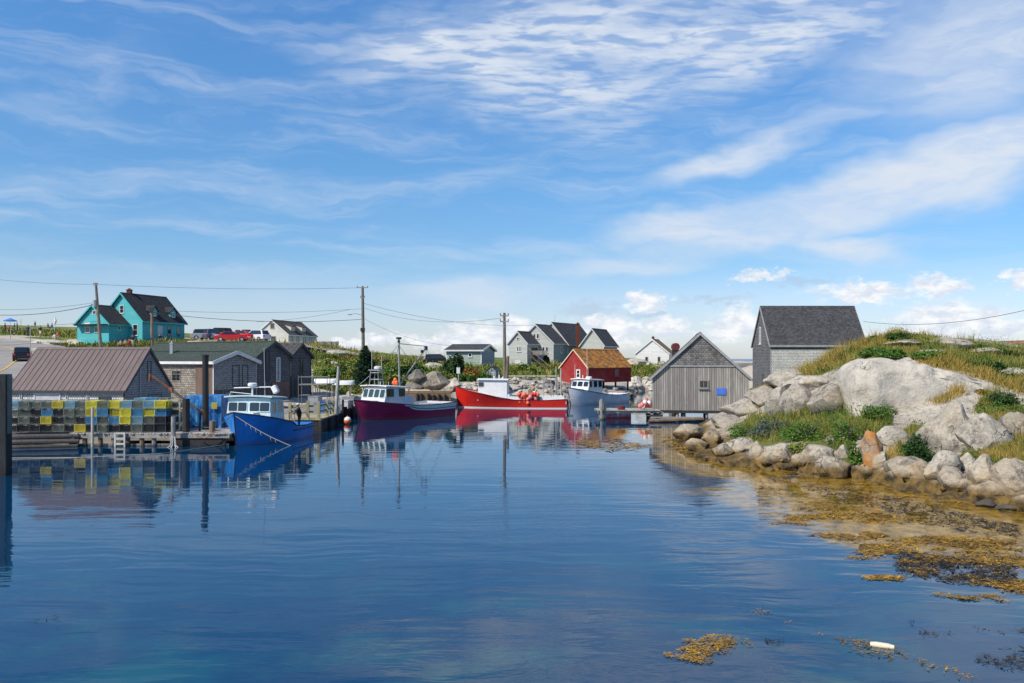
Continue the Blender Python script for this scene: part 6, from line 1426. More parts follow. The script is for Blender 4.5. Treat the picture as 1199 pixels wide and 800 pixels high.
def trap(kind, x, y, z, rz, label, group):
    w_, d, h = .56, .95, .385
    if kind in tsrc: return copy_tree(tsrc[kind], (x, y, z), rz, label, group)
    t_ = thing('lobster_trap', label, 'lobster trap', (x, y, z), rz, group); tsrc[kind] = t_
    b = MB(); b.b2(-w_ / 2, w_ / 2, -d / 2, d / 2, .02, h); b.build('wire_cage', TM[kind], t_)
    b = MB(); r_ = .013
    for sx_ in (-1, 1):
        for z_ in (.02, h): b.tube([(sx_ * w_ / 2, -d / 2, z_), (sx_ * w_ / 2, d / 2, z_)], r_, 4)
        for sy_ in (-1, 0, 1): b.tube([(sx_ * w_ / 2, sy_ * d / 2, .02), (sx_ * w_ / 2, sy_ * d / 2, h)], r_, 4)
    for sy_ in (-1, 0, 1):
        for z_ in (.02, h): b.tube([(-w_ / 2, sy_ * d / 2, z_), (w_ / 2, sy_ * d / 2, z_)], r_, 4)
    for sx_ in (-.2, .2): b.b2(sx_ - .02, sx_ + .02, -d / 2, d / 2, -.015, .018)
    b.build('edge_frame', TF[kind], t_)
    b = MB(); b.prism([(-.2, .06), (.2, .06), (.12, .30), (-.12, .30)], -d / 2 + .12, d / 2 - .15, 'y'); b.build('netting', NET[kind], t_)
    return t_
rowsT = ["gcgggycgYgYcgcYb", "kggkbkggybyYbYbb", "kkgkykgkbgbYcgkb", "kkkkkgkykgkkgkkg"]
ncol = 14; lev = ['top', 'second', 'third', 'bottom']
for r_ in range(4):
    for c_ in range(ncol):
        k = rowsT[r_][c_ + 1]; x = xx(17, 44.3) + c_ * .585; z = dz1 + .03 + (3 - r_) * .405
        back = 1.0 if c_ < 4 else 0
        yy_ = 44.6 + random.uniform(-.07, .07); x += random.uniform(-.012, .012)
        pos = 'the %s stack from the left end of the wharf' % ['first', 'second', 'third', 'fourth', 'fifth', 'sixth', 'seventh', 'eighth', 'ninth', 'tenth', 'eleventh', 'twelfth', 'thirteenth', 'fourteenth'][c_]
        trap(k, x, yy_, z, random.uniform(-.045, .045), '%s trap, %s in %s' % (TN[k], lev[r_], pos), 'lobster traps stacked along the wharf')
for c_ in range(3):
    for r_ in range(4):
        k = 'cgykbcgkgYck'[c_ * 4 + r_]; trap(k, xx(176, 46.2) + c_ * .585 - .3, 46.0, dz1 + .03 + (3 - r_) * .43, .02, '%s trap %s from top of the rear stack %s' % (TN[k], ['first', 'second', 'third', 'fourth'][r_], ['behind the front stacks', 'left of the timber rack', 'inside the timber rack'][c_]), 'lobster traps in the rear stacks')
rk = thing('trap_rack', 'open timber rack with four shelves at the right end of the traps', 'rack', (xx(205, 45.6), 45.4, dz1)); b = MB(); hw = .52
for x in (-hw, hw):
    for y in (-.5, .5): b.b2(x - .035, x + .035, y - .035, y + .035, 0, 1.68)
b.build('upright', painted('bleached rack timber', (.5, .47, .36), .8, .2), rk)
for k in range(5): 
    b = MB(); b.b2(-hw + .04, hw - .04, -.56, -.5, .03 + k * .385, .09 + k * .385); b.b2(-hw + .04, hw - .04, .5, .56, .03 + k * .385, .09 + k * .385)
    for q in range(5): b.b2(-hw + .1 + q * .2, -hw + .16 + q * .2, -.5, .5, .05 + k * .385, .08 + k * .385)
    b.build('shelf', MATS['bleached rack timber'], rk)
for k in range(4):
    for q in (0,): trap('g', rk.location.x - .02, 45.5, dz1 + .10 + k * .385, .0, 'dull green lobster trap on shelf %s of the timber rack' % ['one', 'two', 'three', 'four'][k], 'lobster traps on the rack').scale = (1.5, .9, .66)
# blue tarpaulin over a pile of gear
def tarp():
    x0, x1, y0, y1, z0, z1 = xx(219, 47.4), xx(262.5, 47.4), 46.9, 48.8, dz1, dz1 + 1.78
    n, m_ = 46, 22; b = MB(); vs = []; fs = []
    # perimeter drape: loop around a box with folds
    P = []
    for k in range(120):
        u = k / 120 * 4; e = int(u); f = u - e
        c = [(x0, y0), (x1, y0), (x1, y1), (x0, y1)]; a, d = c[e], c[(e + 1) % 4]; P.append((a[0] + (d[0] - a[0]) * f, a[1] + (d[1] - a[1]) * f))
    cx, cy = (x0 + x1) / 2, (y0 + y1) / 2; K = len(P); lv = [0, .2, .4, .6, .8, .93, 1.0]
    for j, l in enumerate(lv):
        for k, (x, y) in enumerate(P):
            q = .05 * math.sin(k * 1.3) * (1 - l) + .03 * mn.noise(Vector((x * 2, y * 2, l * 3))) ; r_ = 1 - (.03 if l > .97 else 0)
            vs.append((cx + (x - cx) * (r_ + q * .5), cy + (y - cy) * (r_ + q), z0 + (z1 - z0) * l + (.05 * mn.noise(Vector((x * 1.3, y, 5))) if l > .5 else 0)))
    for j in range(len(lv) - 1): fs += [(j * K + k, j * K + (k + 1) % K, (j + 1) * K + (k + 1) % K, (j + 1) * K + k) for k in range(K)]
    vs.append((cx, cy, z1 + .05)); fs += [((len(lv) - 1) * K + k, (len(lv) - 1) * K + (k + 1) % K, len(vs) - 1) for k in range(K)]
    b.add(vs, fs)
    def fn(t, p):
        v = OBJ(t); n = t.noise(t.map(v, (2, 2, 1)), 2., 5, .65)
        t.put(p.inputs['Base Color'], t.ramp(n, [(.3, (.012, .05, .16)), (.48, (.02, .14, .42)), (.66, (.06, .32, .62))])); t.put(p.inputs['Normal'], t.bump(t.noise(t.map(v, (6, 6, 1.5)), 1.5, 4, .6), .8, .08))
    o_ = b.build('tarpaulin', mat('blue tarpaulin', (.03, .15, .5), .4, fn=fn), smooth=True); tag(o_, 'blue tarpaulin draped over a block of gear behind the tall black pile', 'tarpaulin')
    c = W3(251, 475, 46.75); MB().box(c, (.3, .04, .36)).build('yellow_patch', painted('faded yellow tag', (.45, .38, .06), .6), o_)
tarp()
# rusty derrick boom
bo = thing('derrick_boom', 'rusty steel derrick boom sloping down over the tarpaulin', 'boom', (xx(236, 45), 45, dz1)); L0 = bo.location
p0 = W3(177.5, 440, 44.5) - L0; p1 = W3(200, 456, 44.7) - L0; p2 = W3(237, 483, 45) - L0
MB().tube([p0, p1], .045, 8).build('upper_arm', RUST, bo); MB().tube([p1, p2], .07, 8).build('lower_arm', painted('brown grey steel', (.16, .12, .10), .7), bo)
b = MB(); b.tube([p0 + Vector((-.08, 0, .1)), p0 + Vector((-.1, 0, -.3))], .06, 7); b.box(p1, (.2, .14, .22)); b.tube([p2 + Vector((0, 0, .15)), p2 + Vector((.1, 0, -.3))], .09, 8); b.build('pulley', RUST, bo)
b = MB(); b.tube([p0, p0.lerp(p2, .5) + Vector((.1, -.1, -.2)), p2 + Vector((-.1, 0, -.1))], .016, 4); b.tube([p2, (.15, 0, .5), (.3, -.2, .02)], .025, 5); b.build('cable', DROPE, bo)
b = MB(); b.tube([(-.1, 0, 0), (-.05, 0, p2.z)], .06, 8); b.build('stub_mast', BLACK, bo)
rp = MB(); a, c = W3(228, 508, 43.6), W3(252, 505, 43.6); rp.tube([a.lerp(c, k / 10) + Vector((0, 0, -.28 * math.sin(math.pi * k / 10))) for k in range(11)], .025, 5); tag(rp.build('hanging_rope', painted('rusty rope', (.35, .16, .08), .9)), 'slack rusty rope hanging along the wharf edge by the blue boat', 'rope')
rp = MB(); rp.tube([W3(10, 537, 38.4) + Vector((0, 0, .02)), W3(90, 536, 38.8), W3(190, 531, 40.6), W3(262, 521, 44.)], .02, 5); tag(rp.build('floating_rope', ROPE), 'thin pale rope stretched just above the water before the trap wharf', 'rope')

# ------------------------------------------------------------------ second wharf
wf = thing('side_wharf', 'timber wharf with yellow rails between the blue and maroon boats', 'wharf', (-14, 60, 0)); o = wf.location
b = MB()
for k in range(28): b.b2(-17.6 - o.x, -11.75 - o.x, 52.4 + k * .17 - o.y, 52.56 + k * .17 - o.y, .72, .78)
b.build('deck', BD_YEL, wf)
b = MB()
for k in range(88): b.b2(-17.6 - o.x, -12.35 - o.x, 57.3 + k * .19 - o.y, 57.48 + k * .19 - o.y, .72, .78)
b.build('deck', BD_GREY, wf)
b = MB(); b.b2(-17.6 - o.x, -11.75 - o.x, 52.45 - o.y, 52.6 - o.y, -.1, .715); b.b2(-11.9 - o.x, -11.76 - o.x, 52.62 - o.y, 57.1 - o.y, -.1, .715); b.b2(-12.5 - o.x, -12.36 - o.x, 57.3 - o.y, 74 - o.y, -.1, .715); b.build('fascia', WOODD, wf)
for y in (52.4, 54.8, 57.1): MB().tube([(-11.7 - o.x, y - o.y, -1), (-11.7 - o.x, y - o.y, .72)], .13, 8).build('pile', WOODD, wf)
for y in (58, 60.5, 63, 65.5, 68, 71): MB().tube([(-12.28 - o.x, y - o.y, -1), (-12.28 - o.x, y - o.y, .95)], .13, 8).build('pile', WOODD, wf)
for x, y, h in ((-13.7, 52.7, 1.75), (-12.6, 52.7, 1.9), (-11.95, 52.8, 1.85), (-11.95, 55.2, 1.8), (-11.95, 56.9, 1.75)):
    MB().b2(x - .08 - o.x, x + .08 - o.x, y - .08 - o.y, y + .08 - o.y, .72, h).build('rail_post', WOODY, wf)
b = MB()
for z in (1.15, 1.5): b.b2(-13.8 - o.x, -12.0 - o.x, 52.8 - o.y, 52.86 - o.y, z, z + .12); b.b2(-12.06 - o.x, -12.0 - o.x, 52.87 - o.y, 57 - o.y, z, z + .12)
b.build('rail', WOODY, wf)
def lpole(px0, y0, px1, y1, D, r_, label, m=WOODG, name='mooring_pile'):
    b = MB(); b.tube([W3(px0, y0, D), W3(px1, y1, D)], [r_ * 1.1, r_ * .8], 9); return tag(b.build(name, m), label, 'post')
lpole(393.5, 487, 396.5, 429, 58.5, .13, 'tall leaning grey pile left of the maroon bow', painted('bleached pile', (.40, .38, .33), .85, .25))
lpole(401, 500, 401.5, 468, 60, .10, 'short dark pile between leaning pile and maroon bow', WOODD)
lpole(384.5, 486, 384, 474, 57, .10, 'white traffic post on the side wharf', WHITE, 'white_post')
lpole(397, 484, 397, 465, 59, .09, 'white pipe standing right of the leaning pile', WHITE, 'white_post')
bb = MB(); c = W3(407, 490, 58.5); bb.ball((c.x, c.y, .22), .25, 14); bb.tube([(c.x, c.y, .45), (c.x - .02, c.y, .58)], .05, 8); ob = bb.build('mooring_buoy', [ORANGE], smooth=True); tag(ob, 'round orange and white mooring buoy floating beside the maroon bow', 'buoy')
bb = MB(); 
for k in range(12): pass
bb.ball((c.x, c.y, .30), .245, 14, (1, 1, .9)); bb.build('white_cap', WHITE, ob, smooth=True)
# gear piled on the side wharf
def crate(x, y, z, w_, d, h, m, label, rz=0., group=None, name='fish_crate'):
    t_ = thing(name, label, 'crate', (x, y, z), rz, group); b = MB(); t = .04
    b.b2(-w_ / 2, w_ / 2, -d / 2, d / 2, 0, t); b.b2(-w_ / 2, w_ / 2, -d / 2, -d / 2 + t, t, h); b.b2(-w_ / 2, w_ / 2, d / 2 - t, d / 2, t, h); b.b2(-w_ / 2, -w_ / 2 + t, -d / 2 + t, d / 2 - t, t, h); b.b2(w_ / 2 - t, w_ / 2, -d / 2 + t, d / 2 - t, t, h); b.build('box', m, t_)
    b = MB(); b.b2(-w_ / 2 - .02, w_ / 2 + .02, -d / 2 - .02, -d / 2 - .002, h - .08, h - .02); b.b2(-w_ / 2 - .02, w_ / 2 + .02, d / 2 + .002, d / 2 + .02, h - .08, h - .02); b.build('rim', m, t_); return t_
WGR = painted('off white plastic', (.6, .6, .57), .5); GRYP = painted('grey plastic', (.3, .31, .33), .6); BLUP = painted('blue plastic', (.05, .14, .35), .5); TANP = painted('tan plywood', (.5, .4, .27), .8)
for i, (px, py, D, w_, h, m_, lb) in enumerate([(381, 476, 60, .9, .7, WGR, 'off white fish crate on the side wharf left of the leaning pile'), (385, 484, 59, 1.1, .8, BLUP, 'dark blue crate under the leaning pile'), (374, 478, 61, .8, .6, GRYP, 'grey crate near the stern of the blue boat'), (405, 478, 64, 1.1, .6, WGR, 'white crate behind the short dark pile'), (403, 472, 66, 1.2, .5, TANP, 'tan crate behind the white crate'), (388, 466, 66, .9, .6, TANP, 'tan crate on the wharf behind the leaning pile'), (369, 470, 64, .8, .9, GRYP, 'tall grey crate against the dark gables'), (378, 463, 68, 1.2, .5, WGR, 'white topped crate below the upturned skiff'), (409, 464, 70, 1., .6, GRYP, 'grey crate beside the bow of the maroon boat, at the back'), (411, 486, 62.5, .6, .4, TANP, 'small tan crate at the wharf corner by the maroon bow')]):
    x = min(xx(px, D), -12.75); crate(x, D, .78, w_, .8, h, m_, lb, random.uniform(-.3, .3))
for i, (px, py, D, lb) in enumerate([(381.5, 446, 72, 'upturned white skiff on trestles right of the grey gables'), (402, 448, 74, 'upturned white skiff on trestles right of the leaning pile')]):
    c = W3(px, py, D); zg = float(hz(c.x, c.y)); zg = max(zg, .78); t_ = thing('upturned_skiff', lb, 'skiff', (c.x, c.y, zg), R(15 * i))
    P = []; vs = []; fs = []; n = 13
    for a in range(n):
        s_ = a / (n - 1); wd = .55 * math.sin(math.pi * min(1, .18 + s_ * .82)) ** .6 * (1 if s_ < .95 else .5); hh = .38
        for k in range(7):
            q = -1 + k / 3; vs.append(((s_ - .5) * 1.9, q * wd, 0 + hh * (1 - abs(q) ** 2.6)))
    fs = [(a * 7 + k, (a + 1) * 7 + k, (a + 1) * 7 + k + 1, a * 7 + k + 1) for a in range(n - 1) for k in range(6)] + [tuple(range(7)), tuple(range((n - 1) * 7, n * 7))[::-1], tuple(a * 7 for a in range(n))[::-1] + tuple(a * 7 + 6 for a in range(n))[::-1][::1]]
    hgt = c.z - zg - .2; b = MB(); b.add([(x, y, z + hgt) for x, y, z in vs], fs[:-1]); b.build('hull', WHITE, t_, smooth=True)
    for x in (-.6, .6):
        b = MB(); b.b2(x - .04, x + .04, -.5, .5, hgt - .1, hgt - .01)
        for y in (-.4, .4): b.b2(x - .035, x + .035, y - .035, y + .035, -.1, hgt - .11)
        b.build('trestle', WOODG, t_)
b = MB(); g0 = W3(368, 455, 66)
st_ = thing('steel_staging', 'grey pipe staging beside the dark gabled sheds', 'staging', (g0.x, g0.y, .78)); b = MB()
for x in (-1.1, 0, 1.1):
    for y in (-.5, .5): b.tube([(x, y, 0), (x, y, 2.4)], .028, 6)
for z in (.9, 1.7, 2.3):
    for y in (-.5, .5): b.tube([(-1.1, y, z), (1.1, y, z)], .025, 6)
b.build('pipes', painted('dull pipe', (.2, .2, .2), .6), st_); MB().b2(-1.1, 1.1, -.5, .5, 1.72, 1.77).build('platform', BD_GREY, st_)
# quay behind the maroon boat
qy = thing('earth_quay', 'tan planked quay with dark bollards behind the maroon boat', 'quay', (-7.3, 77.3, 0)); b = MB(); b.b2(-3.6, 1.75, 0, .3, -.6, 1.55); b.build('plank_wall', BD_TAN, qy)
MB().b2(-3.6, 1.75, .31, 2.4, 1.3, 1.52).build('cap', painted('tan earth', (.42, .30, .18), .95, .2), qy)
for px in (488.5, 493, 501.5, 507.5, 514, 521): MB().tube([(xx(px, 77) + 7.3, -.14, -.6), (xx(px, 77) + 7.3, -.14, zz(455.5, 77) - .5 + random.uniform(-.1, .1))], [.15, .12], 8).build('bollard', WOODD, qy)
lpole(478, 462, 478.5, 452, 78.5, .09, 'short grey post at the left end of the tan quay', WOODG)
lpole(592, 470, 594.8, 417, 86, .17, 'rough dark post just right of the tall pole behind the red boat', WOODT)
lpole(651.5, 472, 651.3, 429, 84, .09, 'thin grey post left of the red shed', WOODG); lpole(657, 470, 656.8, 431, 86, .07, 'thin pale post against the red shed wall', painted('pale stripped post', (.5, .48, .42), .8, .2))
# rail above the rubble wall
ft = thing('timber_guard_rail', 'low timber guard rail along the top of the rubble wall', 'rail', (xx(622, 93), 93, 2.3)); b = MB(); b.box((0, 0, .30), (5.9, .12, .16)); b.build('rail', painted('yellowed rail', (.5, .47, .35), .8, .2), ft)
for k in range(6): MB().box((-2.8 + k * 1.12, 0, .05), (.12, .12, .55)).build('post', WOODG, ft)
# rubble: the stone banks
def rubble(n, poly, group, label, smin, smax, mats_, dlo=70):
    k = 0; tries = 0; q = np.array(poly, float)
    while k < n and tries < n * 20:
        tries += 1; px = random.uniform(q[:, 0].min(), q[:, 0].max()); py = random.uniform(q[:, 1].min(), q[:, 1].max())
        if not in_poly([px], [py], poly)[0]: continue
        x, y, z = (float(a[0]) for a in cast([px], [py], dlo, 130))
        if not y == y: continue
        s = random.uniform(smin, smax) * y / F / 2
        rock('bank_stone', x, y, z + s * .2, s * random.uniform(.9, 1.3), s, s * random.uniform(.6, .95), label, 'stone', group, random.choice(mats_), k, random.uniform(0, 6), (random.uniform(-.4, .4), random.uniform(-.4, .4))); k += 1
rubble(110, [(588, 444), (655, 444), (655, 470), (588, 470)], 'stones of the rubble wall behind the red boat', 'angular grey stone in the rubble wall behind the red boat', 5, 11, [GRANITE, GRANITEL, GRANITED, GRANITEL])
rubble(70, [(525, 443), (550, 448), (572, 447), (572, 458), (540, 462), (522, 452)], 'pale stones of the bank behind the red bow', 'small pale stone in the bank behind the red bow', 4, 9, [GRANITEL, GRANITEL, GRANITE])
rubble(40, [(640, 448), (690, 452), (745, 456), (745, 470), (640, 470)], 'stones under the red shed', 'dark stone on the bank under the red shed', 6, 12, [GRANITE, GRANITED])
rubble(22, [(738, 444), (768, 446), (768, 458), (738, 460)], 'pale stones on the far channel shore', 'pale stone on the far shore between red shed and boarded shed', 6, 16, [GRANITEL])
rubble(26, [(405, 452), (470, 450), (470, 464), (405, 468)], 'stones behind the maroon boat wheelhouse', 'grey stone on the bank behind the maroon wheelhouse', 5, 11, [GRANITE, GRANITEL])
for a, b_, c, d, m_, lb in [(505, 447, 42, 20, GRANITE, 'large light topped boulder on the bank above the tan quay'), (487, 441, 24, 14, GRANITED, 'dark boulder above the left end of the tan quay'), (485, 452, 26, 16, GRANITED, 'dark boulder left of the light topped one'), (532, 450, 16, 12, GRANITEL, 'pale boulder right of the light topped one')]:
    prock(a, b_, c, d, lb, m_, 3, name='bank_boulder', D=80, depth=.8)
for a, b_, c, d, lb in [(392, 414, 34, 7, 'long pale rock ledge near the hill crest'), (382, 426, 30, 6, 'pale rock ledge low on the green hill'), (508, 429, 26, 8, 'pale bare rock below the dark car'), (60, 402, 46, 8, 'broad white rock ledge below the strollers'), (95, 401, 40, 6, 'white rock ledge left of the turquoise wing'), (45, 411, 40, 6, 'white roadside rock ledge'), (230, 403, 30, 7, 'grey rocks right of the turquoise house'), (745, 424, 26, 8, 'white rock left of the white gable house'), (770, 430, 20, 4, 'thin pale ledge below the white gable house'), (750, 436, 16, 4, 'pale ledge in the meadow beside the red shed')]:
    prock(a, b_, c, d, lb, GRANITEL, 2, name='rock_ledge', cat='rock ledge', depth=1.0)

# ------------------------------------------------------------------ poles and wires
def pole(px0, y0, px1, y1, D, r_, label, arms=(), gz=None):
    a = W3(px0, y0, D); c = W3(px1, y1, D); a.z = min(a.z, float(hz(a.x, a.y)) - .2 if gz is None else gz); t_ = thing('utility_pole', label, 'utility pole', a); c -= a
    MB().tube([(0, 0, 0), c * .5, c], [r_ * 1.2, r_, r_ * .8], 9).build('pole', POLEM, t_)
    for f, w_, kind in arms:
        p = c * f
        if kind == 'arm': MB().box(p + Vector((0, -.12, 0)), (w_, .1, .12)).build('crossarm', WOODG, t_)
        if kind == 'can': MB().tube([p + Vector((-.3, -.1, -.45)), p + Vector((-.3, -.1, .45))], .24, 12).build('transformer', STEEL, t_)
        if kind == 'lamp':
            b = MB(); b.tube([p, p + Vector((w_ * .6, -.1, .25)), p + Vector((w_, -.1, .15))], .04, 6); bb_ = b.build('lamp_arm', STEEL, t_); MB().ball(p + Vector((w_ * 1.12, -.1, .1)), .22, 10, (1.5, .7, .4)).build('lamp_head', STEEL, bb_)
        if kind == 'box': MB().box(p + Vector((0, -.2, 0)), (w_, .25, .5)).build('meter_box', BLACK, t_)
        if kind == 'arm':
            for q in (-.45, 0, .45): MB().tube([p + Vector((q * w_, -.12, .06)), p + Vector((q * w_, -.12, .26))], .05, 6).build('insulator', painted('brown porcelain', (.2, .1, .06), .3), t_)
    return t_
PA = pole(118.8, 404, 112.2, 332, 108, .19, 'leaning utility pole with transformer in front of the turquoise wing', [(.72, .6, 'can'), (.98, .5, 'arm')])
PB = pole(178, 406, 178, 361, 112, .20, 'short pale utility pole in front of the turquoise house door', [(.96, .5, 'box')])
PC = pole(425.5, 411, 424.5, 335.5, 118, .22, 'tall utility pole with street lamp on the hill crest', [(.985, 1.6, 'arm'), (.64, -1.6, 'lamp'), (.46, .6, 'box'), (.86, .6, 'arm')])
PD = pole(591, 447, 590.5, 366.5, 88, .17, 'tall utility pole behind the red boat wheelhouse', [(.96, .9, 'arm'), (.88, .9, 'arm')])
def wire(a, c, sag, label, r_=.03, n=18):
    a, c = W3(*a), W3(*c); b = MB(); b.tube([a.lerp(c, k / n) + Vector((0, 0, -sag * 4 * (k / n) * (1 - k / n))) for k in range(n + 1)], r_, 4); tag(b.build('power_line', CABLE), label, 'power line')
pole(-44, 420, -42, 321, 112, .2, 'utility pole standing just outside the left edge above the road', [(.985, 1.2, 'arm')])
pole(1234, 470, 1232, 353, 60, .16, 'utility pole standing just outside the right edge behind the knoll', [(.97, 1.0, 'arm')])
wire((-40, 323, 112), (112.2, 333, 108), .3, 'highest power line running in from the left edge to the leaning pole', .022)
wire((112.2, 333, 108), (424, 337, 118), .35, 'highest power line from leaning pole to the tall hilltop pole', .022)
wire((-40, 366, 112), (113.5, 356, 108), .8, 'thicker telephone cable from the left edge to the leaning pole', .045)
wire((-40, 361, 112), (113.5, 354, 108), .5, 'thin line just above the telephone cable left of the leaning pole', .022)
wire((-40, 378, 112), (116, 376, 108), .5, 'lowest line crossing behind the strollers to the leaning pole', .025)
wire((178, 363, 112), (424, 361.5, 118), .45, 'thin line from the short pale pole to the street lamp level', .022)
wire((178, 366, 112), (424, 374, 118), .7, 'heavy low line from the short pale pole past the parked cars', .04)
wire((300, 377, 118), (410, 362.5, 118), .3, 'sloping service line from the white hill cottage up to the street lamp', .022)
wire((424.5, 355, 118), (640, 380, 134), 1.2, 'line from the tall hilltop pole towards the big grey house', .022)
wire((424.5, 360, 118), (590.5, 372, 88), 1.1, 'line sagging from the hilltop pole to the pole behind the red boat', .02)
wire((424.5, 372, 118), (531, 405, 112), .8, 'lower service line dropping from the hilltop pole to the bungalow', .02)
wire((1011, 376.5, 79), (1230, 356, 60), .75, 'power line from the dark roofed shed out over the grassy knoll', .022)
sp = MB(); sp.tube([W3(537, 460, 79), W3(536.6, 433, 79)], .04, 7); ob = thing('notice_sign', 'small white notice board on a grey post behind the bow of the red boat', 'sign', W3(537, 456, 84)); c = W3(536.7, 434, 84) - ob.location
MB().tube([(0, 0, -.6), (0, 0, c.z + .3)], .045, 7).build('sign_post', STEEL, ob); MB().box((c.x, -.06, c.z), (.34, .04, .62)).build('sign_board', WHITE, ob, bevel=.02); MB().tube([(c.x, -.02, c.z + .32), (c.x, -.02, c.z + .5)], .1, 8).build('sign_cap', BLACK, ob)
fz = thing('crest_fence', 'low weathered fence on the crest right of the spruce', 'fence', W3(470, 424, 140)); b = MB(); b.box((0, 0, .55), (6.2, .06, .12)); b.box((0, 0, .85), (6.2, .06, .12)); b.build('rail', WOODT, fz)
for k in range(6): MB().box((-3 + k * 1.2, 0, .45), (.12, .12, 1.2)).build('post', WOODT, fz)

# ------------------------------------------------------------------ cars
def car(px, py, D, rz, paint, label, kind='suv', s=1.):
    x = xx(px, D); z = max(float(hz(x + a, D + c)) for a in (-1, 0, 1) for c in (-.8, .8)); t_ = thing('parked_car', label, 'car', (x, D, z + .04), rz); t_.scale = (s, s, s)
    Lh = 2.25; lo = [(-Lh, .45), (-Lh + .05, .85), (-1.3, .95) if kind != 'suv' else (-2.1, 1.0), (1.0, .95), (2.1, .78), (Lh, .5), (Lh - .05, .3), (-Lh + .05, .3)]
    ro = [(-2.1 if kind == 'suv' else -1.7, .93), (-1.75 if kind == 'suv' else -1.0, 1.62 if kind == 'suv' else 1.42), (.1, 1.66 if kind == 'suv' else 1.44), (1.05, .95)]
    b = MB(); b.prism(lo, -.88, .88, 'y'); V = []
    n = len(ro); vs = [(p[0], sd * (.84 if i in (0, 3) else .66), p[1]) for sd in (-1, 1) for i, p in enumerate(ro)]
    b.add(vs, [tuple(range(n)), tuple(range(n, 2 * n))[::-1]] + [(i, n + i, n + i + 1, i + 1) for i in range(n - 1)]); b.build('body', paint, t_, smooth=True, bevel=.05)
    g = MB()
    def inset(P, k=.80):
        c = sum((Vector(p) for p in P), Vector()) / len(P); return [c + (Vector(p) - c) * k for p in P]
    for sd in (-1, 1):
        P = [Vector(v) for v in (vs[:n] if sd < 0 else vs[n:])]; q = [p + Vector((0, sd * .035, .01)) for p in inset(P, .84)]; g.add(q, [tuple(range(n)) if sd < 0 else tuple(range(n))[::-1]])
    P = [vs[2], vs[3], vs[n + 3], vs[n + 2]]; g.add([p + Vector((.04, 0, .03)) for p in inset(P, .86)], [(0, 1, 2, 3)]); P = [vs[0], vs[1], vs[n + 1], vs[n]]; g.add([p + Vector((-.05, 0, .02)) for p in inset(P, .82)], [(0, 3, 2, 1)]); g.build('window', GLASS, t_)
    for x_ in (-1.4, 1.4):
        for sd in (-1, 1):
            wl_ = MB().tube([(x_, sd * .68, .33), (x_, sd * .90, .33)], .33, 16).build('wheel', BLACK, t_); MB().tube([(x_, sd * .895, .33), (x_, sd * .915, .33)], .19, 12).build('rim', ALU, wl_)
    for sd in (-1, 1):
        MB().box((Lh - .03, sd * .62, .66), (.1, .34, .14)).build('headlight', WHITE, t_); MB().box((-Lh + .01, sd * .7, .78), (.08, .22, .2)).build('taillight', REDP, t_)
    return t_
DKC = painted('black car paint', (.012, .013, .016), .2, .05); REDC = painted('red car paint', (.55, .012, .02), .25, .05); WHC = painted('white car paint', (.75, .75, .76), .25, .05); BLC = painted('slate blue car paint', (.07, .10, .16), .25, .05); SVC = painted('silver car paint', (.4, .42, .45), .25, .05)
car(27, 430, 99, R(115), DKC, 'black car on the road just left of the metal roofed shed')
car(-1, 446, 60, R(100), DKC, 'dark car roof at the left picture edge above the black post')
car(241.5, 403, 128, R(20), SVC, 'silver blue estate car leftmost in the hilltop parking row')
car(255, 402, 134, R(160), DKC, 'dark van behind the silver blue estate car', s=1.1)
car(249, 402, 129, R(70), BLC, 'slate blue car between the silver estate and the red hatchback')
car(272, 403.5, 124, R(8), REDC, 'bright red hatchback at the front of the hilltop parking row', 'hatch', s=1.05)
car(281, 403, 127, R(172), REDC, 'second red car tucked behind the red hatchback', 'hatch')
car(299, 403, 127, R(155), WHC, 'white car at the right end of the hilltop parking row')
car(289, 400, 138, R(60), WHC, 'white car behind the two red cars')
car(514, 425, 119, R(8), DKC, 'black car parked left of the green grey bungalow', s=1.0)

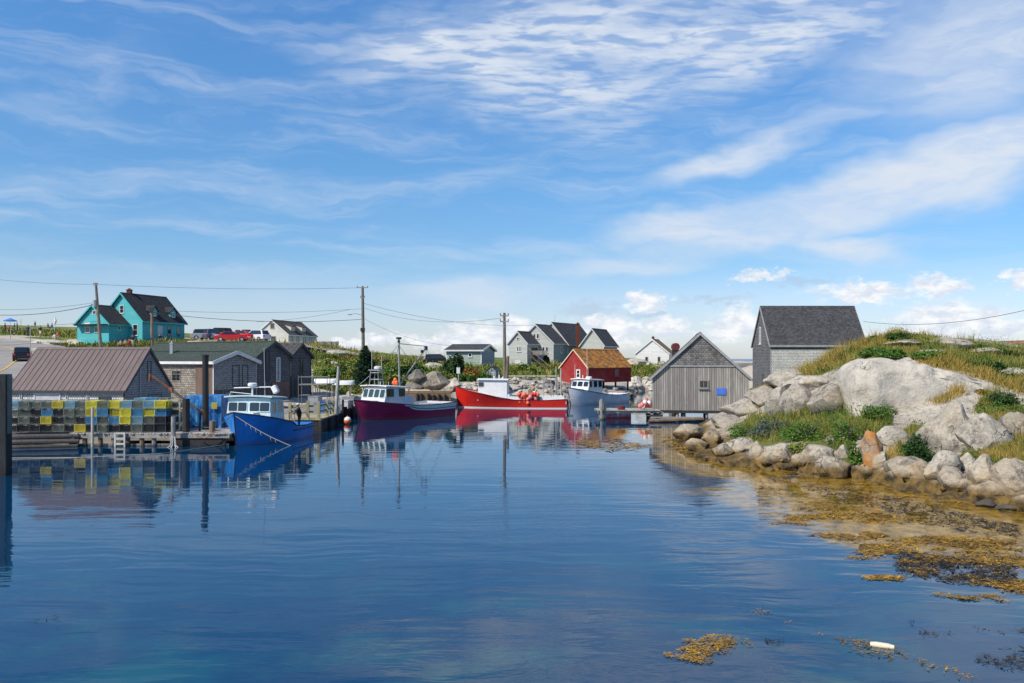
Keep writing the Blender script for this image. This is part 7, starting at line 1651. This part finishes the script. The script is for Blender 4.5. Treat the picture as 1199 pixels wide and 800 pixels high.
# ------------------------------------------------------------------ people
SKIN = painted('skin', (.50, .30, .20), .6, .05)
CLO = {'navy': (.02, .03, .08), 'black': (.02, .02, .022), 'white': (.72, .72, .70), 'red': (.5, .03, .03), 'tan': (.42, .30, .18), 'yellow': (.7, .45, .05), 'blue': (.05, .15, .4), 'grey': (.2, .2, .21), 'olive': (.12, .13, .06), 'orange': (.8, .2, .03)}
CM = {k: painted('cloth ' + k, v, .85, .1) for k, v in CLO.items()}
def person(loc, rz, label, top='navy', legs='tan', hair='black', pose='stand', short=False, h=1.74, group=None, cap=None):
    J = {}; k = h / 1.75
    hipz = .93; 
    if pose == 'sit': hipz = .48
    if pose == 'kneel': hipz = .5
    J['pel'] = (0, 0, hipz); lean = {'stand': 0, 'walk': .03, 'sit': .02, 'bend': .35, 'kneel': .18, 'reach': .08}[pose]
    J['che'] = (lean * .6, 0, hipz + .32); J['nec'] = (lean, 0, hipz + .53 - lean * .2); J['hea'] = (lean * 1.15 + .01, 0, hipz + .66 - lean * .25); J['top'] = (lean * 1.2 + .02, 0, hipz + .79 - lean * .28)
    E = [('pel', 'che'), ('che', 'nec'), ('nec', 'hea'), ('hea', 'top')]; Rr = {'pel': .15, 'che': .155, 'nec': .058, 'hea': .098, 'top': .075}
    for sd, q in ((-1, 'l'), (1, 'r')):
        J[q + 'sh'] = (lean * .9, sd * .19, hipz + .47 - lean * .2); ph = sd * (.22 if pose == 'walk' else .03)
        if pose in ('bend', 'reach', 'kneel'): J[q + 'el'] = (lean + .18, sd * .24, hipz + .22); J[q + 'ha'] = (lean + .42, sd * .16, hipz + .18)
        elif pose == 'sit': J[q + 'el'] = (.05, sd * .25, hipz + .2); J[q + 'ha'] = (.3, sd * .14, hipz + .12)
        else: J[q + 'el'] = (-ph * .5 - .03, sd * .26, hipz + .18); J[q + 'ha'] = (-ph + .05, sd * .27, hipz - .08)
        J[q + 'hi'] = (0, sd * .09, hipz - .04)
        if pose == 'sit': J[q + 'kn'] = (.44, sd * .12, hipz - .0); J[q + 'an'] = (.46, sd * .12, .06); J[q + 'to'] = (.6, sd * .13, .035)
        elif pose == 'kneel': J[q + 'kn'] = (.25, sd * .12, .1 if sd > 0 else .45); J[q + 'an'] = (-.15 if sd > 0 else .25, sd * .12, .06); J[q + 'to'] = (-.25 if sd > 0 else .4, sd * .12, .035)
        else: J[q + 'kn'] = (ph * .5 + .03, sd * .10, .49); J[q + 'an'] = (ph - .02, sd * .10, .08); J[q + 'to'] = (ph + .14, sd * .12, .035)
        E += [('che', q + 'sh'), (q + 'sh', q + 'el'), (q + 'el', q + 'ha'), ('pel', q + 'hi'), (q + 'hi', q + 'kn'), (q + 'kn', q + 'an'), (q + 'an', q + 'to')]
        Rr.update({q + 'sh': .075, q + 'el': .048, q + 'ha': .038, q + 'hi': .095, q + 'kn': .065, q + 'an': .045, q + 'to': .035})
    names = list(J); me = bpy.data.meshes.new('person'); me.from_pydata([tuple(c * k for c in J[n]) for n in names], [(names.index(a), names.index(c)) for a, c in E], [])
    tmp = bpy.data.objects.new('tmp', me); COL.objects.link(tmp); tmp.modifiers.new('s', 'SKIN'); sv = me.skin_vertices[0].data
    for i, n in enumerate(names): sv[i].radius = (Rr[n] * k * (.8 if n in ('pel', 'che') else 1), Rr[n] * k * (1.15 if n in ('pel', 'che') else 1))
    sv[0].use_root = True
    m2 = tmp.modifiers.new('ss', 'SUBSURF'); m2.levels = 1
    dg = bpy.context.evaluated_depsgraph_get(); mesh = bpy.data.meshes.new_from_object(tmp.evaluated_get(dg)); bpy.data.objects.remove(tmp); mesh.name = 'person'
    mesh.materials.clear()
    for m_ in (SKIN, CM[top], CM[legs], BLACK): mesh.materials.append(m_)
    nz = J['nec'][2] * k; hz_ = J['pel'][2] * k
    for p in mesh.polygons:
        c = p.center; far_arm = abs(c.y) > .21 * k and c.z < J['lel'][2] * k
        if c.z > nz - .01: mi = 0
        elif far_arm and pose != 'sit' and c.z > hz_ - .25: mi = 0
        elif pose in ('bend', 'reach', 'kneel') and c.x > (lean + .2) * k and c.z > hz_: mi = 0
        elif c.z > hz_ + .03 and c.x < .25: mi = 1
        elif c.z < .09 * k and pose != 'sit': mi = 3
        elif short and c.z < .52 * k: mi = 0
        else: mi = 2
        p.material_index = mi; p.use_smooth = True
    o_ = bpy.data.objects.new('person', mesh); COL.objects.link(o_); o_.location = loc; o_.rotation_euler = (0, 0, rz); tag(o_, label, 'person', group)
    tp = Vector(J['hea']) * k; b = MB(); b.ball(tp + Vector((-.015, 0, .035)), .112 * k, 10, (1, .95, 1.02)); 
    vs = [(v, i) for i, v in enumerate(b.v)]; keep = [i for i, v in enumerate(b.v) if v[2] > tp.z + .005 or v[0] < tp.x - .02]; ks = set(keep)
    b.f = [f for f in b.f if all(i in ks for i in f)]; b.m = b.m[:len(b.f)]; b.build('cap' if cap else 'hair', CM[cap] if cap else CM[hair], o_, smooth=True)
    for nm_, q, r_ in (('nose', (.10 * k, 0, -.01), .018), ('ear', (0, .098 * k, 0), .022), ('ear', (0, -.098 * k, 0), .022)):
        MB().ball(tp + Vector(q), r_, 6).build(nm_, SKIN, o_)
    for sd in (-1, 1): MB().ball(tp + Vector((.09 * k, sd * .035, .022)), .011, 6).build('eye', BLACK, o_)
    return o_
def pp(px, D, rz, label, gz=None, **k):
    x = xx(px, D); return person((x, D, float(hz(x, D)) - .02 if gz is None else gz), rz, label, **k)
person((xx(350.6, 48.6), 48.6, .33), R(200), 'person in dark clothes and white cap standing in the stern of the blue boat', top='black', legs='black', cap='white', pose='reach', h=1.68)
person((xx(624.6, 78.5), 78.5, .42), R(215), 'person in white cap and tan top standing behind the buoys in the red boat', top='tan', legs='olive', cap='white', pose='reach', h=1.86)
pp(6, 150, R(60), 'person in dark top standing furthest left beside the umbrella table', top='black', legs='navy')
pp(10.5, 146, R(-60), 'person in red and black seated at the umbrella table', top='red', legs='black', pose='sit')
pp(17, 149, R(200), 'person in black at the right side of the umbrella table', top='black', legs='grey')
pp(20, 158, R(10), 'person in grey standing just right of the umbrella pole', top='grey', legs='black')
pp(32.8, 132, R(-80), 'person in navy seen from behind on the roadside path', top='navy', legs='navy')
pp(41, 170, R(-120), 'person in dark blue standing on the far crest', top='navy', legs='grey')
pp(47, 131, R(-90), 'person in black shirt and pale shorts walking on the path', top='black', legs='white', pose='walk', short=True)
pp(56, 178, R(0), 'person in red sitting on the far crest', top='red', legs='navy', pose='sit')
pp(61, 178, R(180), 'person in blue sitting on the far crest beside the one in red', top='blue', legs='navy', pose='sit')
pp(64, 119, R(-70), 'person in white shirt and yellow trousers kneeling on the white rock ledge', top='white', legs='yellow', pose='walk', h=1.6)
pp(69, 126, R(-140), 'person in orange crouching behind the white ledge', top='orange', legs='tan', pose='kneel')
for px, D, lb, tp_, lg_, ps in [(141.5, 112, 'person in tan sitting at the corner of the turquoise wing', 'tan', 'black', 'sit'), (147, 112.5, 'person with brown top sitting in the group by the turquoise wing', 'tan', 'red', 'sit'), (151.5, 113, 'person in dark red at the right of the seated group by the turquoise wing', 'red', 'black', 'sit'), (155, 113.5, 'person in black standing next to the seated group', 'black', 'white', 'stand')]:
    pp(px, D, R(-80), lb, top=tp_, legs=lg_, pose=ps, h=1.7)
pp(187, 119, R(-60), 'person in black sitting before the turquoise house door', top='black', legs='grey', pose='sit')
# umbrella and table on the left crest
c = W3(12, 392, 152); zg = float(hz(c.x, c.y)); um = thing('blue_umbrella', 'blue sunshade over a table at the far left of the crest', 'umbrella', (c.x, c.y, zg)); ht = 2.5
MB().tube([(0, 0, 0), (0, 0, ht)], .03, 6).build('pole', WHITE, um); b = MB(); vs = [(0, 0, ht + .1)] + [(1.15 * math.cos(k * math.pi / 4), 1.15 * math.sin(k * math.pi / 4), ht - .38) for k in range(8)] + [(1.15 * math.cos(k * math.pi / 4), 1.15 * math.sin(k * math.pi / 4), ht - .5) for k in range(8)]
b.add(vs, [(0, 1 + k, 1 + (k + 1) % 8) for k in range(8)] + [(1 + k, 9 + k, 9 + (k + 1) % 8, 1 + (k + 1) % 8) for k in range(8)]); b.build('canopy', painted('blue canvas', (.05, .2, .7), .8), um)
c = W3(12, 392, 152.6); tb = thing('stall_table', 'dark table under the blue sunshade', 'table', (c.x, c.y, zg)); MB().b2(-1.1, 1.1, -.4, .4, .72, .78).build('table_top', BLACK, tb)
for x in (-1, 1):
    for y in (-.33, .33): MB().b2(x - .03, x + .03, y - .03, y + .03, 0, .72).build('leg', BLACK, tb)
for px, D, y1, lb in ((12.3, 122, 384, 'thin grey signpost at the far left roadside'), (35.5, 112, 382, 'thin roadside post right of the strollers on the path'), (24.5, 165, 374, 'thin post on the crest right of the umbrella')):
    x = xx(px, D); zg = float(hz(x, D)); tag(MB().tube([(x, D, zg - .2), (x, D, zz(y1, D))], .05, 6).build('roadside_post', STEEL), lb, 'post')
x = xx(64, 165); zg = float(hz(x, 165)); fl_ = thing('furled_flag', 'white furled flag on a short staff on the far crest', 'flag', (x, 165, zg)); MB().tube([(0, 0, 0), (0, 0, 3.1)], .04, 6).build('staff', WHITE, fl_)
b = MB(); b.tube([(.05, 0, 1.4), (.16, 0, 2.0), (.05, 0, 2.9)], [.18, .26, .06], 8); b.build('cloth', WHITE, fl_)
b = MB(); c = W3(872, 457, 82); c.z = float(hz(c.x, c.y)); t_ = thing('buoy_heap', 'heap of orange and yellow floats between the two right hand sheds', 'floats', (c.x + .2, c.y, c.z))
for k in range(9): MB().ball((random.uniform(-.6, .6), random.uniform(-.3, .3), .25 + .3 * random.random() * (k > 4)), .24, 10).build('float', random.choice([ORANGE, painted('yellow float', (.75, .5, .05), .5)]), t_, smooth=True)
# buoys lying on the shed dock
for k, (px, py, m_, nm) in enumerate([(752, 474, PINK, 'faded pink'), (755, 471.5, WHITE, 'white'), (757.5, 474.5, REDP, 'red'), (760, 472, WHITE, 'white'), (761.5, 475, PINK, 'faded pink'), (754, 476, WHITE, 'white'), (758, 470, REDP, 'red'), (749.5, 475.5, PINK, 'faded pink')]):
    c = W3(px, py, 63.4 + .1 * k); o_ = buo.build('fishing_buoy', m_, loc=(c.x, c.y, max(c.z, .9)), smooth=True); o_.scale = (.9, .9, .9); tag(o_, nm + ' buoy in the small pile on the shed dock', 'buoy', 'buoys piled on the shed dock')
cb_ = thing('rope_coil', 'dark red coil of rope on the middle of the shed dock', 'rope', (xx(727.5, 63.3), 63.3, .71)); b = MB()
for k in range(5): b.tube([(.26 * math.cos(a * .45), .22 * math.sin(a * .45), .04 + .055 * k) for a in range(15)], .03, 5)
b.build('coil', painted('dark red rope', (.18, .03, .03), .9), cb_)
